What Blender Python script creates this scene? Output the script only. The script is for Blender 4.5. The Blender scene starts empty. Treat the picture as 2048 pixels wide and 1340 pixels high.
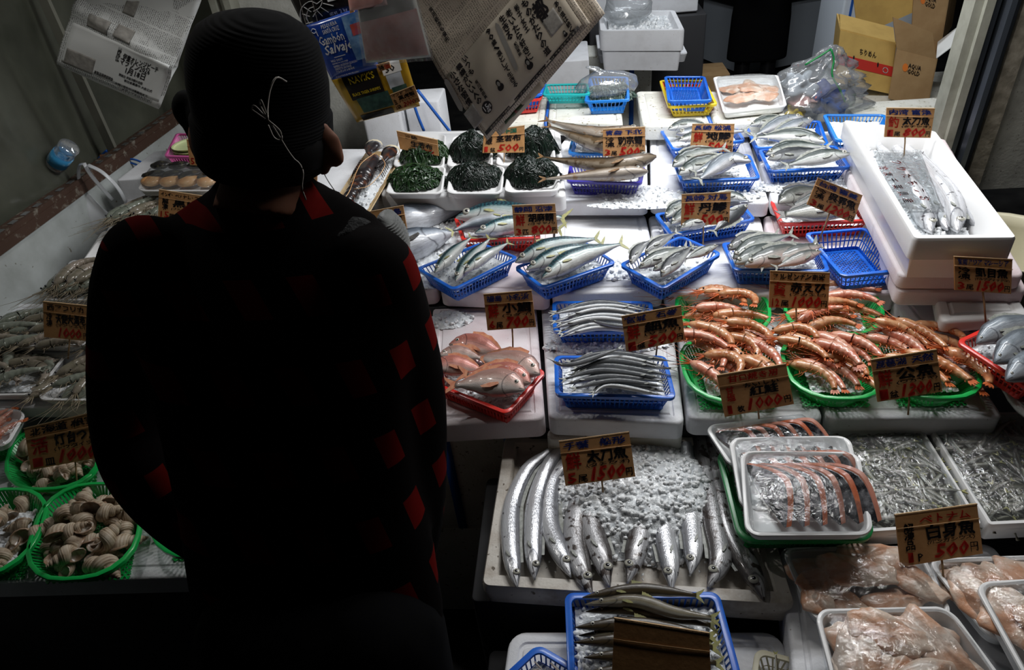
import bpy, math, random
from mathutils import Vector, Matrix, noise as mnoise
R = random.Random(7)
sc = bpy.context.scene
COL = sc.collection
# ------------------------------------------------------------------ camera
F, CX, CY, H = 1345.0, 1024.0, 670.0, 1.85
_dn = Vector((206, 1830, 1345)).normalized()
_y = Vector((116, -1000, 1345)); _y = (_y - _y.dot(_dn) * _dn).normalized()
_z = -_dn; _x = _y.cross(_z)
CAMO = Vector((0, 0, H))
def ray(px, py):
    d = Vector(((px - CX) / F, (py - CY) / F, 1.0))
    return Vector((d.dot(_x), d.dot(_y), d.dot(_z)))
def P(px, py, z):
    r = ray(px, py); return CAMO + r * ((z - H) / r.z)
def PY(px, py, Y):
    r = ray(px, py); return CAMO + r * (Y / r.y)
def PP(px, py, o, n):
    r = ray(px, py); return CAMO + r * ((o - CAMO).dot(n) / r.dot(n))
cam = bpy.data.cameras.new('camera'); camo = bpy.data.objects.new('camera', cam); COL.objects.link(camo)
cam.sensor_fit = 'HORIZONTAL'; cam.sensor_width = 36.0; cam.lens = 36.0 * F / 2048.0
cam.clip_start = 0.02; cam.clip_end = 60
cr = Vector((_x.x, _y.x, _z.x)); cd = Vector((_x.y, _y.y, _z.y)); cf = Vector((_x.z, _y.z, _z.z))
camo.matrix_world = Matrix(((cr.x, -cd.x, -cf.x, 0), (cr.y, -cd.y, -cf.y, 0), (cr.z, -cd.z, -cf.z, H), (0, 0, 0, 1)))
sc.camera = camo
Z = Vector((0, 0, 1))
# ------------------------------------------------------------------ objects
ORG = {}
class MB:
    def __init__(s): s.v = []; s.f = []; s.mi = []; s.uv = []; s.hasuv = False
    def add(s, vs, fs, mi=0, uvs=None):
        b = len(s.v); s.v += [Vector(p) for p in vs]
        s.uv += list(uvs) if uvs else [(0, 0)] * len(vs)
        if uvs: s.hasuv = True
        for f in fs: s.f.append(tuple(b + i for i in f)); s.mi.append(mi)
        return s
    def loft(s, rings, mi=0, caps=(True, True), uvs=None, closed=True):
        n = len(rings[0]); vs = [p for r in rings for p in r]; fs = []
        for k in range(len(rings) - 1):
            for i in range(n if closed else n - 1):
                j = (i + 1) % n
                fs.append((k * n + i, k * n + j, (k + 1) * n + j, (k + 1) * n + i))
        if caps[0]: fs.append(tuple(range(n - 1, -1, -1)))
        if caps[1]: fs.append(tuple((len(rings) - 1) * n + i for i in range(n)))
        return s.add(vs, fs, mi, uvs)
    def box(s, a, b, c, d, e, f, g, h, mi=0):  # bottom a b c d, top e f g h
        return s.add([a, b, c, d, e, f, g, h], [(3, 2, 1, 0), (4, 5, 6, 7), (0, 1, 5, 4), (1, 2, 6, 5), (2, 3, 7, 6), (3, 0, 4, 7)], mi)
    def abox(s, lo, hi, mi=0):
        x0, y0, z0 = lo; x1, y1, z1 = hi
        return s.box((x0, y0, z0), (x1, y0, z0), (x1, y1, z0), (x0, y1, z0), (x0, y0, z1), (x1, y0, z1), (x1, y1, z1), (x0, y1, z1), mi)
    def bar(s, p, q, w, t=None, up=Z, mi=0):
        t = t or w; p = Vector(p); q = Vector(q); d = (q - p)
        if d.length < 1e-7: return s
        d.normalize(); a = d.cross(up)
        if a.length < 1e-4: a = d.cross(Vector((1, 0, 0)))
        a = a.normalized() * w / 2; b = a.cross(d).normalized() * t / 2
        return s.loft([[p - a - b, p + a - b, p + a + b, p - a + b], [q - a - b, q + a - b, q + a + b, q - a + b]], mi)
    def tube(s, pts, r, seg=6, mi=0, caps=(True, True), flat=1.0, up=Z, uv=False):
        pts = [Vector(p) for p in pts]; n = len(pts); rings = []; uvs = []
        for i, p in enumerate(pts):
            t = (pts[min(i + 1, n - 1)] - pts[max(i - 1, 0)])
            if t.length < 1e-8: t = Vector((1, 0, 0))
            t.normalize(); a = t.cross(up)
            if a.length < 1e-3: a = t.cross(Vector((1, 0.1, 0)))
            a.normalize(); b = a.cross(t).normalized()
            rr = r(i / (n - 1)) if callable(r) else (r[i] if isinstance(r, (list, tuple)) else r)
            rings.append([p + (a * math.cos(2 * math.pi * k / seg) + b * flat * math.sin(2 * math.pi * k / seg)) * rr for k in range(seg)])
            uvs += [(i / (n - 1), k / seg) for k in range(seg)]
        return s.loft(rings, mi, caps, uvs if uv else None)
    def ball(s, c, rx, ry=None, rz=None, u=12, w=8, mi=0, M=None, bump=0, seed=0):
        ry = ry or rx; rz = rz or rx; c = Vector(c); vs = []; fs = []
        for i in range(1, w):
            for j in range(u):
                a = math.pi * i / w; b = 2 * math.pi * j / u
                vs.append(Vector((math.sin(a) * math.cos(b) * rx, math.sin(a) * math.sin(b) * ry, math.cos(a) * rz)))
        vs = [Vector((0, 0, rz))] + vs + [Vector((0, 0, -rz))]
        if bump: vs = [v * (1 + bump * mnoise.noise(v * (1.8 / rx) + Vector((seed, 0, 0)))) for v in vs]
        for j in range(u): fs.append((0, 1 + j, 1 + (j + 1) % u))
        for i in range(w - 2):
            for j in range(u):
                a = 1 + i * u; fs.append((a + j, a + u + j, a + u + (j + 1) % u, a + (j + 1) % u))
        l = len(vs) - 1; b0 = 1 + (w - 2) * u
        for j in range(u): fs.append((l, b0 + (j + 1) % u, b0 + j))
        return s.add([c + (M @ v if M else v) for v in vs], fs, mi)
    def poly(s, pts, nrm, th, mi=0):  # flat outline given thickness
        pts = [Vector(p) for p in pts]; o = Vector(nrm) * th / 2; n = len(pts)
        return s.loft([[p - o for p in pts], [p + o for p in pts]], mi)
def obj(name, mb, mat, parent=None, org=None, smooth=True, loc=None):
    me = bpy.data.meshes.new(name)
    if parent is not None: o0 = ORG.get(parent.name, Vector())
    elif org is not None: o0 = Vector(org)
    else:
        n = max(1, len(mb.v)); o0 = Vector((sum(p.x for p in mb.v) / n, sum(p.y for p in mb.v) / n, min(p.z for p in mb.v)))
    me.from_pydata([tuple(p - o0) for p in mb.v], [], mb.f)
    mats = mat if isinstance(mat, (list, tuple)) else [mat]
    for m in mats: me.materials.append(m)
    if len(mats) > 1: me.polygons.foreach_set('material_index', mb.mi)
    if mb.hasuv:
        ul = me.uv_layers.new(name='UVMap')
        li = [0] * len(me.loops); me.loops.foreach_get('vertex_index', li)
        ul.data.foreach_set('uv', [c for i in li for c in mb.uv[i]])
    if smooth:
        me.polygons.foreach_set('use_smooth', [True] * len(me.polygons))
        if smooth == 'auto':
            try: me.set_sharp_from_angle(angle=math.radians(38))
            except Exception: pass
    me.validate(); me.update()
    o = bpy.data.objects.new(name, me); COL.objects.link(o)
    if parent is not None: o.parent = parent
    else: o.location = o0
    ORG[o.name] = o0.copy()
    return o
def tag(o, label, cat=None, group=None, kind=None):
    if label: o['label'] = label
    if cat: o['category'] = cat
    if group: o['group'] = group
    if kind: o['kind'] = kind
    return o
def thing(name, label, cat, loc, group=None):
    o = bpy.data.objects.new(name, None); COL.objects.link(o); o.location = Vector(loc); o.empty_display_size = .05
    ORG[o.name] = Vector(loc); return tag(o, label, cat, group)
def dup(o, parent=None):
    c = o.copy(); COL.objects.link(c); c.parent = parent
    for k in o.children: dup(k, c)
    return c
# ------------------------------------------------------------------ materials
def newmat(name):
    m = bpy.data.materials.new(name); m.use_nodes = True; nt = m.node_tree; nt.nodes.clear()
    out = nt.nodes.new('ShaderNodeOutputMaterial'); return m, nt, out
def N(nt, t, **kw):
    n = nt.nodes.new('ShaderNode' + t)
    for k, v in kw.items():
        if k in n.inputs: n.inputs[k].default_value = v
        else: setattr(n, k, v)
    return n
def L(nt, a, b): nt.links.new(a, b)
def c4(c): return (c[0], c[1], c[2], 1)
def math_(nt, op, a, b=None, c=None):
    n = nt.nodes.new('ShaderNodeMath'); n.operation = op
    for i, x in enumerate((a, b, c)):
        if x is None: continue
        if isinstance(x, (int, float)): n.inputs[i].default_value = x
        else: L(nt, x, n.inputs[i])
    return n.outputs[0]
def ramp(nt, fac, stops):
    n = nt.nodes.new('ShaderNodeValToRGB'); e = n.color_ramp.elements
    while len(e) < len(stops): e.new(.5)
    for i, (p, c) in enumerate(stops): e[i].position = p; e[i].color = c4(c)
    L(nt, fac, n.inputs[0]); return n.outputs[0]
def mixc(nt, fac, a, b, mode='MIX'):
    n = nt.nodes.new('ShaderNodeMix'); n.data_type = 'RGBA'; n.blend_type = mode
    for s, x in ((n.inputs[0], fac), (n.inputs[6], a), (n.inputs[7], b)):
        if isinstance(x, (int, float)): s.default_value = x
        elif isinstance(x, tuple): s.default_value = c4(x)
        else: L(nt, x, s)
    return n.outputs[2]
def mat(name, col, rough=.5, metal=0., noise=None, bump=None, trans=0., coat=0., spec=.5, sss=0., ior=1.45, alpha=1., sheen=0, speck=None):
    m, nt, out = newmat(name); b = N(nt, 'BsdfPrincipled'); L(nt, b.outputs[0], out.inputs[0])
    b.inputs['Roughness'].default_value = rough; b.inputs['Metallic'].default_value = metal
    b.inputs['Transmission Weight'].default_value = trans; b.inputs['Coat Weight'].default_value = coat
    b.inputs['Coat Roughness'].default_value = .12; b.inputs['Specular IOR Level'].default_value = spec; b.inputs['IOR'].default_value = ior
    b.inputs['Alpha'].default_value = alpha; b.inputs['Sheen Weight'].default_value = sheen
    if sss: b.inputs['Subsurface Weight'].default_value = sss; b.inputs['Subsurface Scale'].default_value = .01; b.inputs['Subsurface Radius'].default_value = (1, .5, .35)
    tc = N(nt, 'TexCoord'); c = c4(col); b.inputs['Base Color'].default_value = c; cur = None
    if noise:
        sc_, c2, lo, hi = noise; n = N(nt, 'TexNoise', Scale=sc_, Detail=5.0, Roughness=.6); L(nt, tc.outputs['Object'], n.inputs['Vector'])
        cur = ramp(nt, n.outputs[0], [(lo, col), (hi, c2)])
    if speck:
        ss, cc, th = speck; n = N(nt, 'TexNoise', Scale=ss, Detail=2.0, Roughness=.5); L(nt, tc.outputs['Object'], n.inputs['Vector'])
        f = ramp(nt, n.outputs[0], [(th, (0, 0, 0)), (th + .03, (1, 1, 1))])
        cur = mixc(nt, f, cur if cur is not None else tuple(col), tuple(cc))
    if cur is not None: L(nt, cur, b.inputs['Base Color'])
    if bump:
        sc_, st = bump; n = N(nt, 'TexNoise', Scale=sc_, Detail=3.0); L(nt, tc.outputs['Object'], n.inputs['Vector'])
        bn = N(nt, 'Bump', Strength=st, Distance=.002); L(nt, n.outputs[0], bn.inputs['Height']); L(nt, bn.outputs[0], b.inputs['Normal'])
    return m
def film(name, density=.07, scale=(50, 50, 12), tint=(.93, .95, .96), rough=.07, white=.025, bump=.9):
    """clear cling film: mostly see-through, glossy wrinkles"""
    m, nt, out = newmat(name); tr = N(nt, 'BsdfTransparent'); tr.inputs[0].default_value = c4(tint)
    gl = N(nt, 'BsdfGlossy', Roughness=rough); df = N(nt, 'BsdfDiffuse', Color=(.8, .82, .84, 1))
    tc = N(nt, 'TexCoord'); mp = N(nt, 'Mapping'); mp.inputs['Scale'].default_value = scale; L(nt, tc.outputs['Object'], mp.inputs['Vector'])
    n = N(nt, 'TexNoise', Scale=1.0, Detail=4.0, Distortion=1.2); L(nt, mp.outputs[0], n.inputs['Vector'])
    bn = N(nt, 'Bump', Strength=bump, Distance=.004); L(nt, n.outputs[0], bn.inputs['Height'])
    L(nt, bn.outputs[0], gl.inputs['Normal'])
    fr = N(nt, 'LayerWeight', Blend=.25); L(nt, bn.outputs[0], fr.inputs['Normal'])
    fac = math_(nt, 'ADD', math_(nt, 'MULTIPLY', fr.outputs['Fresnel'], .5), density)
    mx = N(nt, 'MixShader'); L(nt, fac, mx.inputs[0]); L(nt, tr.outputs[0], mx.inputs[1]); L(nt, gl.outputs[0], mx.inputs[2])
    m2 = N(nt, 'MixShader'); m2.inputs[0].default_value = white; L(nt, mx.outputs[0], m2.inputs[1]); L(nt, df.outputs[0], m2.inputs[2])
    L(nt, m2.outputs[0], out.inputs[0]); return m
def fishmat(name, back, flank, belly, rough=.3, metal=.08, spots=None, bars=None, scales=90, split=.62, gill=.22, headc=None, soft=.14, mott=.75):
    m, nt, out = newmat(name); b = N(nt, 'BsdfPrincipled', Roughness=rough, Metallic=metal); L(nt, b.outputs[0], out.inputs[0])
    b.inputs['Coat Weight'].default_value = .5; b.inputs['Coat Roughness'].default_value = .1
    uv = N(nt, 'UVMap'); sp = N(nt, 'SeparateXYZ'); L(nt, uv.outputs[0], sp.inputs[0]); u, v = sp.outputs[0], sp.outputs[1]
    tc = N(nt, 'TexCoord'); n = N(nt, 'TexNoise', Scale=55.0, Detail=5.0, Roughness=.65); L(nt, tc.outputs['Object'], n.inputs['Vector'])
    vv = math_(nt, 'ADD', v, math_(nt, 'MULTIPLY', math_(nt, 'SUBTRACT', n.outputs[0], .5), .22))
    cur = ramp(nt, vv, [(0, belly), (max(.02, split - .34), belly), (split - soft, flank), (split + soft * .6, back), (1, back)])
    mp = N(nt, 'Mapping'); mp.inputs['Scale'].default_value = (6, 16, 1); L(nt, uv.outputs[0], mp.inputs['Vector'])
    n2 = N(nt, 'TexNoise', Scale=2.2, Detail=6.0, Roughness=.7); L(nt, mp.outputs[0], n2.inputs['Vector'])
    cur = mixc(nt, mott, cur, ramp(nt, n2.outputs[0], [(.3, (.45, .45, .45)), (.7, (1.25, 1.25, 1.25))]), 'MULTIPLY')
    if bars:
        w = N(nt, 'TexWave', Scale=bars[0], Distortion=7.0, Detail=2.0); L(nt, uv.outputs[0], w.inputs[0])
        f = math_(nt, 'MULTIPLY', ramp(nt, w.outputs[1] if len(w.outputs) > 1 else w.outputs[0], [(.45, (0, 0, 0)), (.6, (1, 1, 1))]), ramp(nt, v, [(split - .05, (0, 0, 0)), (split + .08, (1, 1, 1))]))
        cur = mixc(nt, f, cur, tuple(bars[1]))
    if spots:
        vo = N(nt, 'TexNoise', Scale=spots[0], Detail=3.0); L(nt, tc.outputs['Object'], vo.inputs['Vector'])
        f = ramp(nt, vo.outputs[0], [(spots[2], (0, 0, 0)), (spots[2] + .07, (1, 1, 1))]); cur = mixc(nt, f, cur, tuple(spots[1]))
    # gill cover line and lateral line
    q = math_(nt, 'SUBTRACT', v, .5); q = math_(nt, 'MULTIPLY', q, q)
    g = math_(nt, 'ABSOLUTE', math_(nt, 'SUBTRACT', math_(nt, 'ADD', u, math_(nt, 'MULTIPLY', q, .35)), gill))
    gf = ramp(nt, g, [(.0, (.25, .25, .27)), (.012, (1, 1, 1))])
    cur = mixc(nt, 1.0, cur, gf, 'MULTIPLY')
    if headc:
        cur = mixc(nt, ramp(nt, u, [(gill * .55, (1, 1, 1)), (gill, (0, 0, 0))]), cur, tuple(headc))
    lm = math_(nt, 'ABSOLUTE', math_(nt, 'SUBTRACT', v, .56)); lf = ramp(nt, lm, [(.0, (.62, .64, .66)), (.02, (1, 1, 1))])
    cur = mixc(nt, ramp(nt, u, [(gill, (0, 0, 0)), (gill + .02, (1, 1, 1))]), cur, mixc(nt, 1.0, cur, lf, 'MULTIPLY'))
    mm = math_(nt, 'ABSOLUTE', math_(nt, 'SUBTRACT', v, math_(nt, 'SUBTRACT', .5, math_(nt, 'MULTIPLY', u, 2.2))))
    mf = math_(nt, 'MULTIPLY', ramp(nt, mm, [(.02, (1, 1, 1)), (.05, (0, 0, 0))]), ramp(nt, u, [(.05, (1, 1, 1)), (.062, (0, 0, 0))]))
    cur = mixc(nt, mf, cur, (.03, .02, .02))
    L(nt, cur, b.inputs['Base Color'])
    vo = N(nt, 'TexVoronoi', Scale=float(scales)); mp2 = N(nt, 'Mapping'); mp2.inputs['Scale'].default_value = (2.4, 1, 1); L(nt, uv.outputs[0], mp2.inputs['Vector']); L(nt, mp2.outputs[0], vo.inputs['Vector'])
    bn = N(nt, 'Bump', Strength=.25, Distance=.001); L(nt, vo.outputs[0], bn.inputs['Height']); L(nt, bn.outputs[0], b.inputs['Normal'])
    return m
M = {}
M['styro'] = mat('styrofoam_white', (.84, .85, .88), .62, noise=(14, (.74, .74, .76), .45, .75), bump=(260, .25), speck=(120, (.42, .38, .33), .735))
M['styro_pink'] = mat('styrofoam_pinkish', (.84, .78, .80), .6, noise=(9, (.80, .66, .68), .42, .7), bump=(260, .25), speck=(90, (.45, .3, .3), .74))
M['styro_dirty'] = mat('styrofoam_dirty', (.66, .62, .56), .55, noise=(16, (.30, .22, .15), .48, .8), bump=(200, .35), speck=(60, (.14, .11, .08), .69))
M['styro_old'] = mat('styrofoam_speckled', (.80, .80, .74), .7, noise=(11, (.66, .65, .55), .45, .7), bump=(160, .5), speck=(75, (.36, .33, .24), .66))
M['foam'] = mat('foam_tray_white', (.86, .86, .86), .35, bump=(90, .1), coat=.2)
M['blue'] = mat('blue_plastic', (.01, .12, .62), .32, coat=.3, noise=(20, (.015, .16, .7), .4, .6))
M['blue_light'] = mat('light_blue_plastic', (.015, .22, .72), .35, coat=.3)
M['violet'] = mat('violet_blue_plastic', (.05, .04, .42), .35, coat=.3)
M['red'] = mat('red_plastic', (.72, .03, .02), .32, coat=.3)
M['yellow'] = mat('yellow_plastic', (.85, .62, .02), .35, coat=.3)
M['magenta'] = mat('magenta_plastic', (.35, .03, .30), .35, coat=.3)
M['pink'] = mat('pink_plastic', (.75, .14, .42), .35)
M['teal'] = mat('teal_plastic', (.02, .45, .45), .35)
M['green'] = mat('green_plastic', (.01, .52, .10), .3, trans=.15, coat=.3)
M['green_dark'] = mat('dark_green_plastic', (.01, .25, .06), .35, coat=.2)
M['cream'] = mat('cream_plastic', (.62, .58, .42), .4)
M['ice'] = mat('crushed_ice', (.95, .97, .985), .22, ior=1.31, spec=.7, coat=.4, bump=(500, .5))
M['icebase'] = mat('packed_ice', (.90, .93, .95), .25, ior=1.31, noise=(90, (.75, .79, .83), .4, .65), bump=(260, .8), spec=.8, coat=.6)
M['card'] = mat('cardboard', (.54, .28, .11), .8, noise=(40, (.46, .23, .085), .4, .65), bump=(150, .15))
M['card_edge'] = mat('cardboard_edge', (.58, .38, .20), .85, bump=(300, .5))
M['card_box'] = mat('cardboard_box_brown', (.42, .27, .13), .8, noise=(12, (.36, .22, .10), .4, .65))
M['card_gold'] = mat('cardboard_box_gold', (.60, .40, .12), .7, noise=(12, (.52, .34, .10), .4, .65))
M['ink'] = mat('black_ink', (.012, .01, .012), .5)
M['inkblue'] = mat('blue_ink', (.015, .04, .22), .5)
M['inkred'] = mat('red_ink', (.62, .03, .015), .5)
M['inkwhite'] = mat('white_ink', (.8, .8, .8), .5)
M['inkgreen'] = mat('green_ink', (.01, .2, .12), .5)
M['inkpurple'] = mat('purple_ink', (.08, .03, .3), .5)
M['orange'] = mat('orange_ink', (.75, .2, .03), .5)
M['wood'] = mat('bamboo_stick', (.38, .24, .12), .6)
M['rubber'] = mat('rubber_band', (.55, .33, .15), .5)
M['black'] = mat('black_plastic', (.012, .012, .014), .4)
M['darkfloor'] = mat('wet_concrete_floor', (.035, .034, .032), .25, noise=(4, (.015, .015, .016), .4, .65), bump=(30, .4))
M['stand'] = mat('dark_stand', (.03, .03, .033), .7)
M['concrete'] = mat('pale_concrete', (.46, .46, .42), .85, noise=(14, (.30, .30, .27), .35, .75), bump=(120, .6), speck=(130, (.2, .19, .16), .68))
M['tarp'] = mat('grey_green_sheet', (.10, .105, .08), .35, noise=(2.2, (.035, .038, .028), .35, .65), bump=(6, .8), coat=.2)
M['concrete_rough'] = mat('rough_grey_mortar', (.20, .18, .14), .9, noise=(30, (.34, .31, .25), .4, .65), bump=(60, 1.0))
M['tarp_seam'] = mat('pale_sheet_seam', (.16, .16, .13), .5)
M['panel'] = mat('pale_side_panel', (.50, .53, .52), .45, noise=(7, (.34, .36, .34), .4, .75), speck=(38, (.2, .19, .15), .71))
M['steel'] = mat('dull_steel', (.35, .37, .38), .35, .8, noise=(9, (.2, .2, .2), .4, .7))
M['rust'] = mat('rusty_rail', (.09, .05, .035), .6, .3, noise=(40, (.3, .27, .22), .55, .7))
M['darkmetal'] = mat('dark_channel', (.06, .07, .085), .3, .6)
M['greypaint'] = mat('grey_painted_frame', (.30, .30, .25), .5, noise=(12, (.2, .2, .16), .4, .7))
M['fridge'] = mat('grey_white_appliance', (.55, .60, .66), .35)
M['glassdark'] = mat('dark_glass', (.02, .022, .028), .08, coat=.5)
M['film'] = film('cling_film'); M['filmheavy'] = film('wrinkled_cling_film', .08, (90, 40, 10), rough=.08, white=.05, bump=1.0)
M['bag'] = film('milky_plastic_bag', .12, (26, 26, 16), white=.62, rough=.2, bump=.9)
M['bagclear'] = film('clear_plastic_bag', .12, (22, 22, 22), white=.16, rough=.12, bump=1.0)
M['strap'] = mat('blue_strap', (.02, .12, .5), .4)
M['eyew'] = mat('fish_eye_silver', (.42, .41, .35), .2, coat=1); M['eyeb'] = mat('fish_eye_pupil', (.006, .006, .01), .08, coat=1)
M['eyey'] = mat('fish_eye_gold', (.55, .48, .22), .2, coat=1)
# fish skins
M['aji'] = fishmat('horse_mackerel_skin', (.035, .05, .045), (.30, .33, .31), (.66, .67, .66), split=.58)
M['ajidark'] = fishmat('dark_horse_mackerel_skin', (.03, .035, .04), (.20, .21, .22), (.58, .60, .60), split=.5)
M['ajipink'] = fishmat('pinkish_horse_mackerel_skin', (.06, .07, .065), (.40, .36, .33), (.70, .54, .50), split=.6)
M['saba'] = fishmat('mackerel_skin', (.02, .10, .12), (.34, .46, .46), (.80, .82, .80), bars=(9, (.008, .02, .035)), split=.60, soft=.08)
M['tuna'] = fishmat('bonito_skin', (.035, .05, .075), (.30, .34, .40), (.66, .68, .73), split=.62, gill=.24, soft=.2, scales=160)
M['tai'] = fishmat('sea_bream_skin', (.50, .17, .13), (.66, .33, .28), (.74, .58, .52), split=.6, gill=.26, metal=.2, spots=(160, (.68, .50, .50), .66), scales=45, mott=.35)
M['taipale'] = fishmat('pale_sea_bream_skin', (.45, .26, .22), (.66, .50, .44), (.78, .70, .66), split=.66, gill=.26, metal=.2, scales=45, mott=.35)
M['tilapia'] = fishmat('tilapia_skin', (.05, .055, .05), (.16, .165, .15), (.34, .34, .31), split=.6, gill=.26, metal=.15, scales=32)
M['pollock'] = fishmat('pollock_skin', (.03, .02, .012), (.13, .085, .045), (.32, .26, .19), split=.5, gill=.2, metal=.1, spots=(38, (.11, .07, .035), .56))
M['pollockbelly'] = fishmat('pollock_pale_skin', (.10, .06, .03), (.28, .22, .16), (.44, .38, .32), split=.62, gill=.2, metal=.1, spots=(38, (.30, .2, .12), .6))
M['sayori'] = fishmat('halfbeak_skin', (.02, .03, .04), (.5, .52, .54), (.70, .71, .72), split=.62, gill=.2, soft=.05, metal=.15)
M['sayoridark'] = fishmat('dark_halfbeak_skin', (.015, .02, .025), (.12, .13, .15), (.62, .64, .65), split=.36, gill=.2, soft=.05, metal=.12)
M['kamasu'] = fishmat('barracuda_skin', (.09, .07, .035), (.30, .26, .17), (.60, .60, .54), split=.58, gill=.24, metal=.08)
M['kamasudark'] = fishmat('dark_barracuda_skin', (.05, .035, .018), (.13, .095, .05), (.28, .24, .16), split=.4, gill=.24, metal=.06)
M['tachi'] = fishmat('cutlassfish_skin', (.30, .31, .34), (.62, .63, .67), (.72, .73, .76), split=.8, gill=.12, metal=.3, rough=.22, spots=(70, (.12, .11, .12), .64), scales=30, mott=.8)
M['tachidark'] = fishmat('scraped_cutlassfish_skin', (.12, .11, .11), (.42, .41, .42), (.55, .55, .57), split=.7, gill=.12, metal=.2, rough=.3, spots=(60, (.06, .045, .04), .54), scales=30, mott=.8)
M['smelt'] = fishmat('smelt_skin', (.045, .045, .025), (.26, .25, .18), (.56, .56, .50), split=.52, gill=.2, metal=.08, mott=.7)
M['milk'] = fishmat('silver_grey_fish_skin', (.16, .19, .22), (.36, .39, .43), (.50, .50, .52), split=.62, gill=.25, metal=.3)
M['fin'] = mat('grey_fin', (.20, .21, .18), .4, noise=(120, (.34, .35, .32), .4, .6)); M['finyellow'] = mat('yellow_fin', (.44, .42, .16), .45, noise=(120, (.3, .3, .15), .4, .6))
M['finpink'] = mat('pink_fin', (.62, .22, .12), .4, noise=(120, (.7, .34, .2), .4, .6)); M['findark'] = mat('dark_fin', (.05, .05, .05), .4, noise=(120, (.12, .11, .10), .4, .6))
M['finbrown'] = mat('brown_fin', (.16, .08, .03), .4, noise=(120, (.26, .16, .08), .4, .6))
M['shrimp'] = mat('red_shrimp_shell', (.50, .17, .06), .3, noise=(55, (.68, .38, .20), .40, .62), coat=.5, bump=(90, .4))
M['shrimppink'] = mat('pink_shrimp_shell', (.58, .17, .10), .3, noise=(55, (.70, .38, .26), .4, .62), coat=.5, bump=(90, .4))
M['shrimpleg'] = mat('red_shrimp_legs', (.60, .14, .04), .4)
M['tiger'] = mat('grey_shrimp_shell', (.17, .19, .15), .25, noise=(30, (.34, .36, .30), .4, .65), coat=.5)
M['tigerbrown'] = mat('brown_grey_shrimp_shell', (.20, .18, .13), .25, noise=(30, (.36, .30, .25), .4, .65), coat=.5)
M['tigerleg'] = mat('grey_shrimp_legs', (.22, .18, .12), .4)
M['whelk'] = None; M['weedgrey'] = mat('grey_green_weed', (.05, .09, .07), .35, noise=(60, (.22, .28, .25), .5, .62), coat=.5)
M['wakame'] = mat('wakame_green', (.008, .028, .008), .32, noise=(60, (.022, .06, .016), .4, .65), coat=.35)
M['kelp'] = mat('dark_kelp', (.003, .007, .005), .34, noise=(60, (.005, .016, .009), .4, .65), coat=.25)
M['fillet'] = mat('white_fish_fillet', (.66, .34, .20), .35, noise=(24, (.80, .64, .52), .42, .6), coat=.35, sss=.1, bump=(90, .8))
M['fillet_pale'] = mat('pale_fish_fillet', (.82, .68, .58), .35, noise=(18, (.68, .38, .24), .42, .62), coat=.35, sss=.1, bump=(90, .8))
M['salmon'] = mat('salmon_flesh', (.45, .09, .03), .35, noise=(40, (.55, .18, .09), .4, .65), coat=.4, sss=.15)
M['salmonskin'] = mat('salmon_skin', (.015, .016, .02), .25, .05, noise=(26, (.26, .26, .28), .5, .68), coat=.4, bump=(90, .4))
M['salmonflesh2'] = mat('pale_salmon_flesh', (.42, .17, .11), .4, noise=(30, (.5, .2, .14), .4, .65), coat=.4, sss=.15)
M['lobster'] = mat('dark_lobster_shell', (.025, .02, .022), .3, noise=(30, (.16, .045, .015), .52, .68), coat=.4, bump=(60, .4))
M['lobsterband'] = mat('rubber_claw_band', (.7, .62, .45), .5)
M['basketwood'] = mat('pale_wood_tray', (.62, .46, .26), .6, noise=(20, (.52, .36, .18), .4, .6))
M['bun'] = mat('orange_shellfish_meat', (.72, .34, .12), .35, noise=(20, (.8, .5, .25), .4, .6), coat=.4)
M['shelldark'] = mat('dark_shell', (.02, .018, .018), .35, noise=(50, (.10, .09, .05), .5, .62))
M['plate'] = mat('yellow_green_plate', (.72, .80, .42), .4)
M['newsprint'] = None
M['paper'] = mat('newsprint_plain', (.54, .48, .39), .8); M['paperwhite'] = mat('newsprint_pale', (.86, .88, .87), .8)
M['photo'] = mat('newsprint_photo', (.26, .25, .23), .8, noise=(60, (.42, .4, .37), .35, .65)); M['grey'] = mat('grey_print', (.30, .29, .27), .8)
M['skin'] = mat('skin', (.17, .07, .04), .7, spec=.2); M['hair'] = mat('black_hair', (.004, .004, .004), .8, spec=.1)
M['knit'] = mat('grey_knit', (.16, .165, .16), .95, sheen=.3, bump=(200, .6)); M['knitdark'] = mat('black_fuzzy_knit', (.008, .008, .008), .95, bump=(300, 1.0), speck=(140, (.03, .03, .03), .6))
M['beanie'] = None
M['trouser'] = mat('black_trousers', (.003, .003, .0035), .95, spec=.1)
M['mask'] = mat('black_face_mask', (.003, .003, .003), .9, spec=.1)
M['wire'] = mat('pale_cord', (.35, .32, .28), .5); M['darkwire'] = mat('dark_wire', (.05, .045, .04), .4)
M['pkgblue'] = mat('blue_printed_bag', (.015, .05, .34), .25, coat=.5, noise=(18, (.02, .10, .42), .4, .7), bump=(30, .3))
M['pkgblack'] = mat('black_printed_bag', (.02, .017, .016), .25, coat=.5, bump=(30, .3))
M['pkggold'] = mat('gold_printed_bag', (.50, .30, .02), .3, coat=.4, noise=(8, (.38, .2, .02), .4, .7), bump=(30, .3))
M['pkgdkgreen'] = mat('printed_green_shrimp', (.02, .06, .05), .4, noise=(40, (.06, .14, .11), .4, .6))
M['pkgsmoke'] = mat('printed_blue_smoke', (.05, .16, .40), .4, noise=(30, (.25, .42, .62), .4, .65)); M['pkgshrimp'] = mat('printed_red_shrimp', (.5, .08, .06), .4, noise=(40, (.2, .1, .3), .4, .65))
M['pinkmeat'] = mat('pink_frozen_fillet', (.80, .38, .34), .4, noise=(14, (.85, .62, .58), .4, .65), coat=.3)
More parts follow.
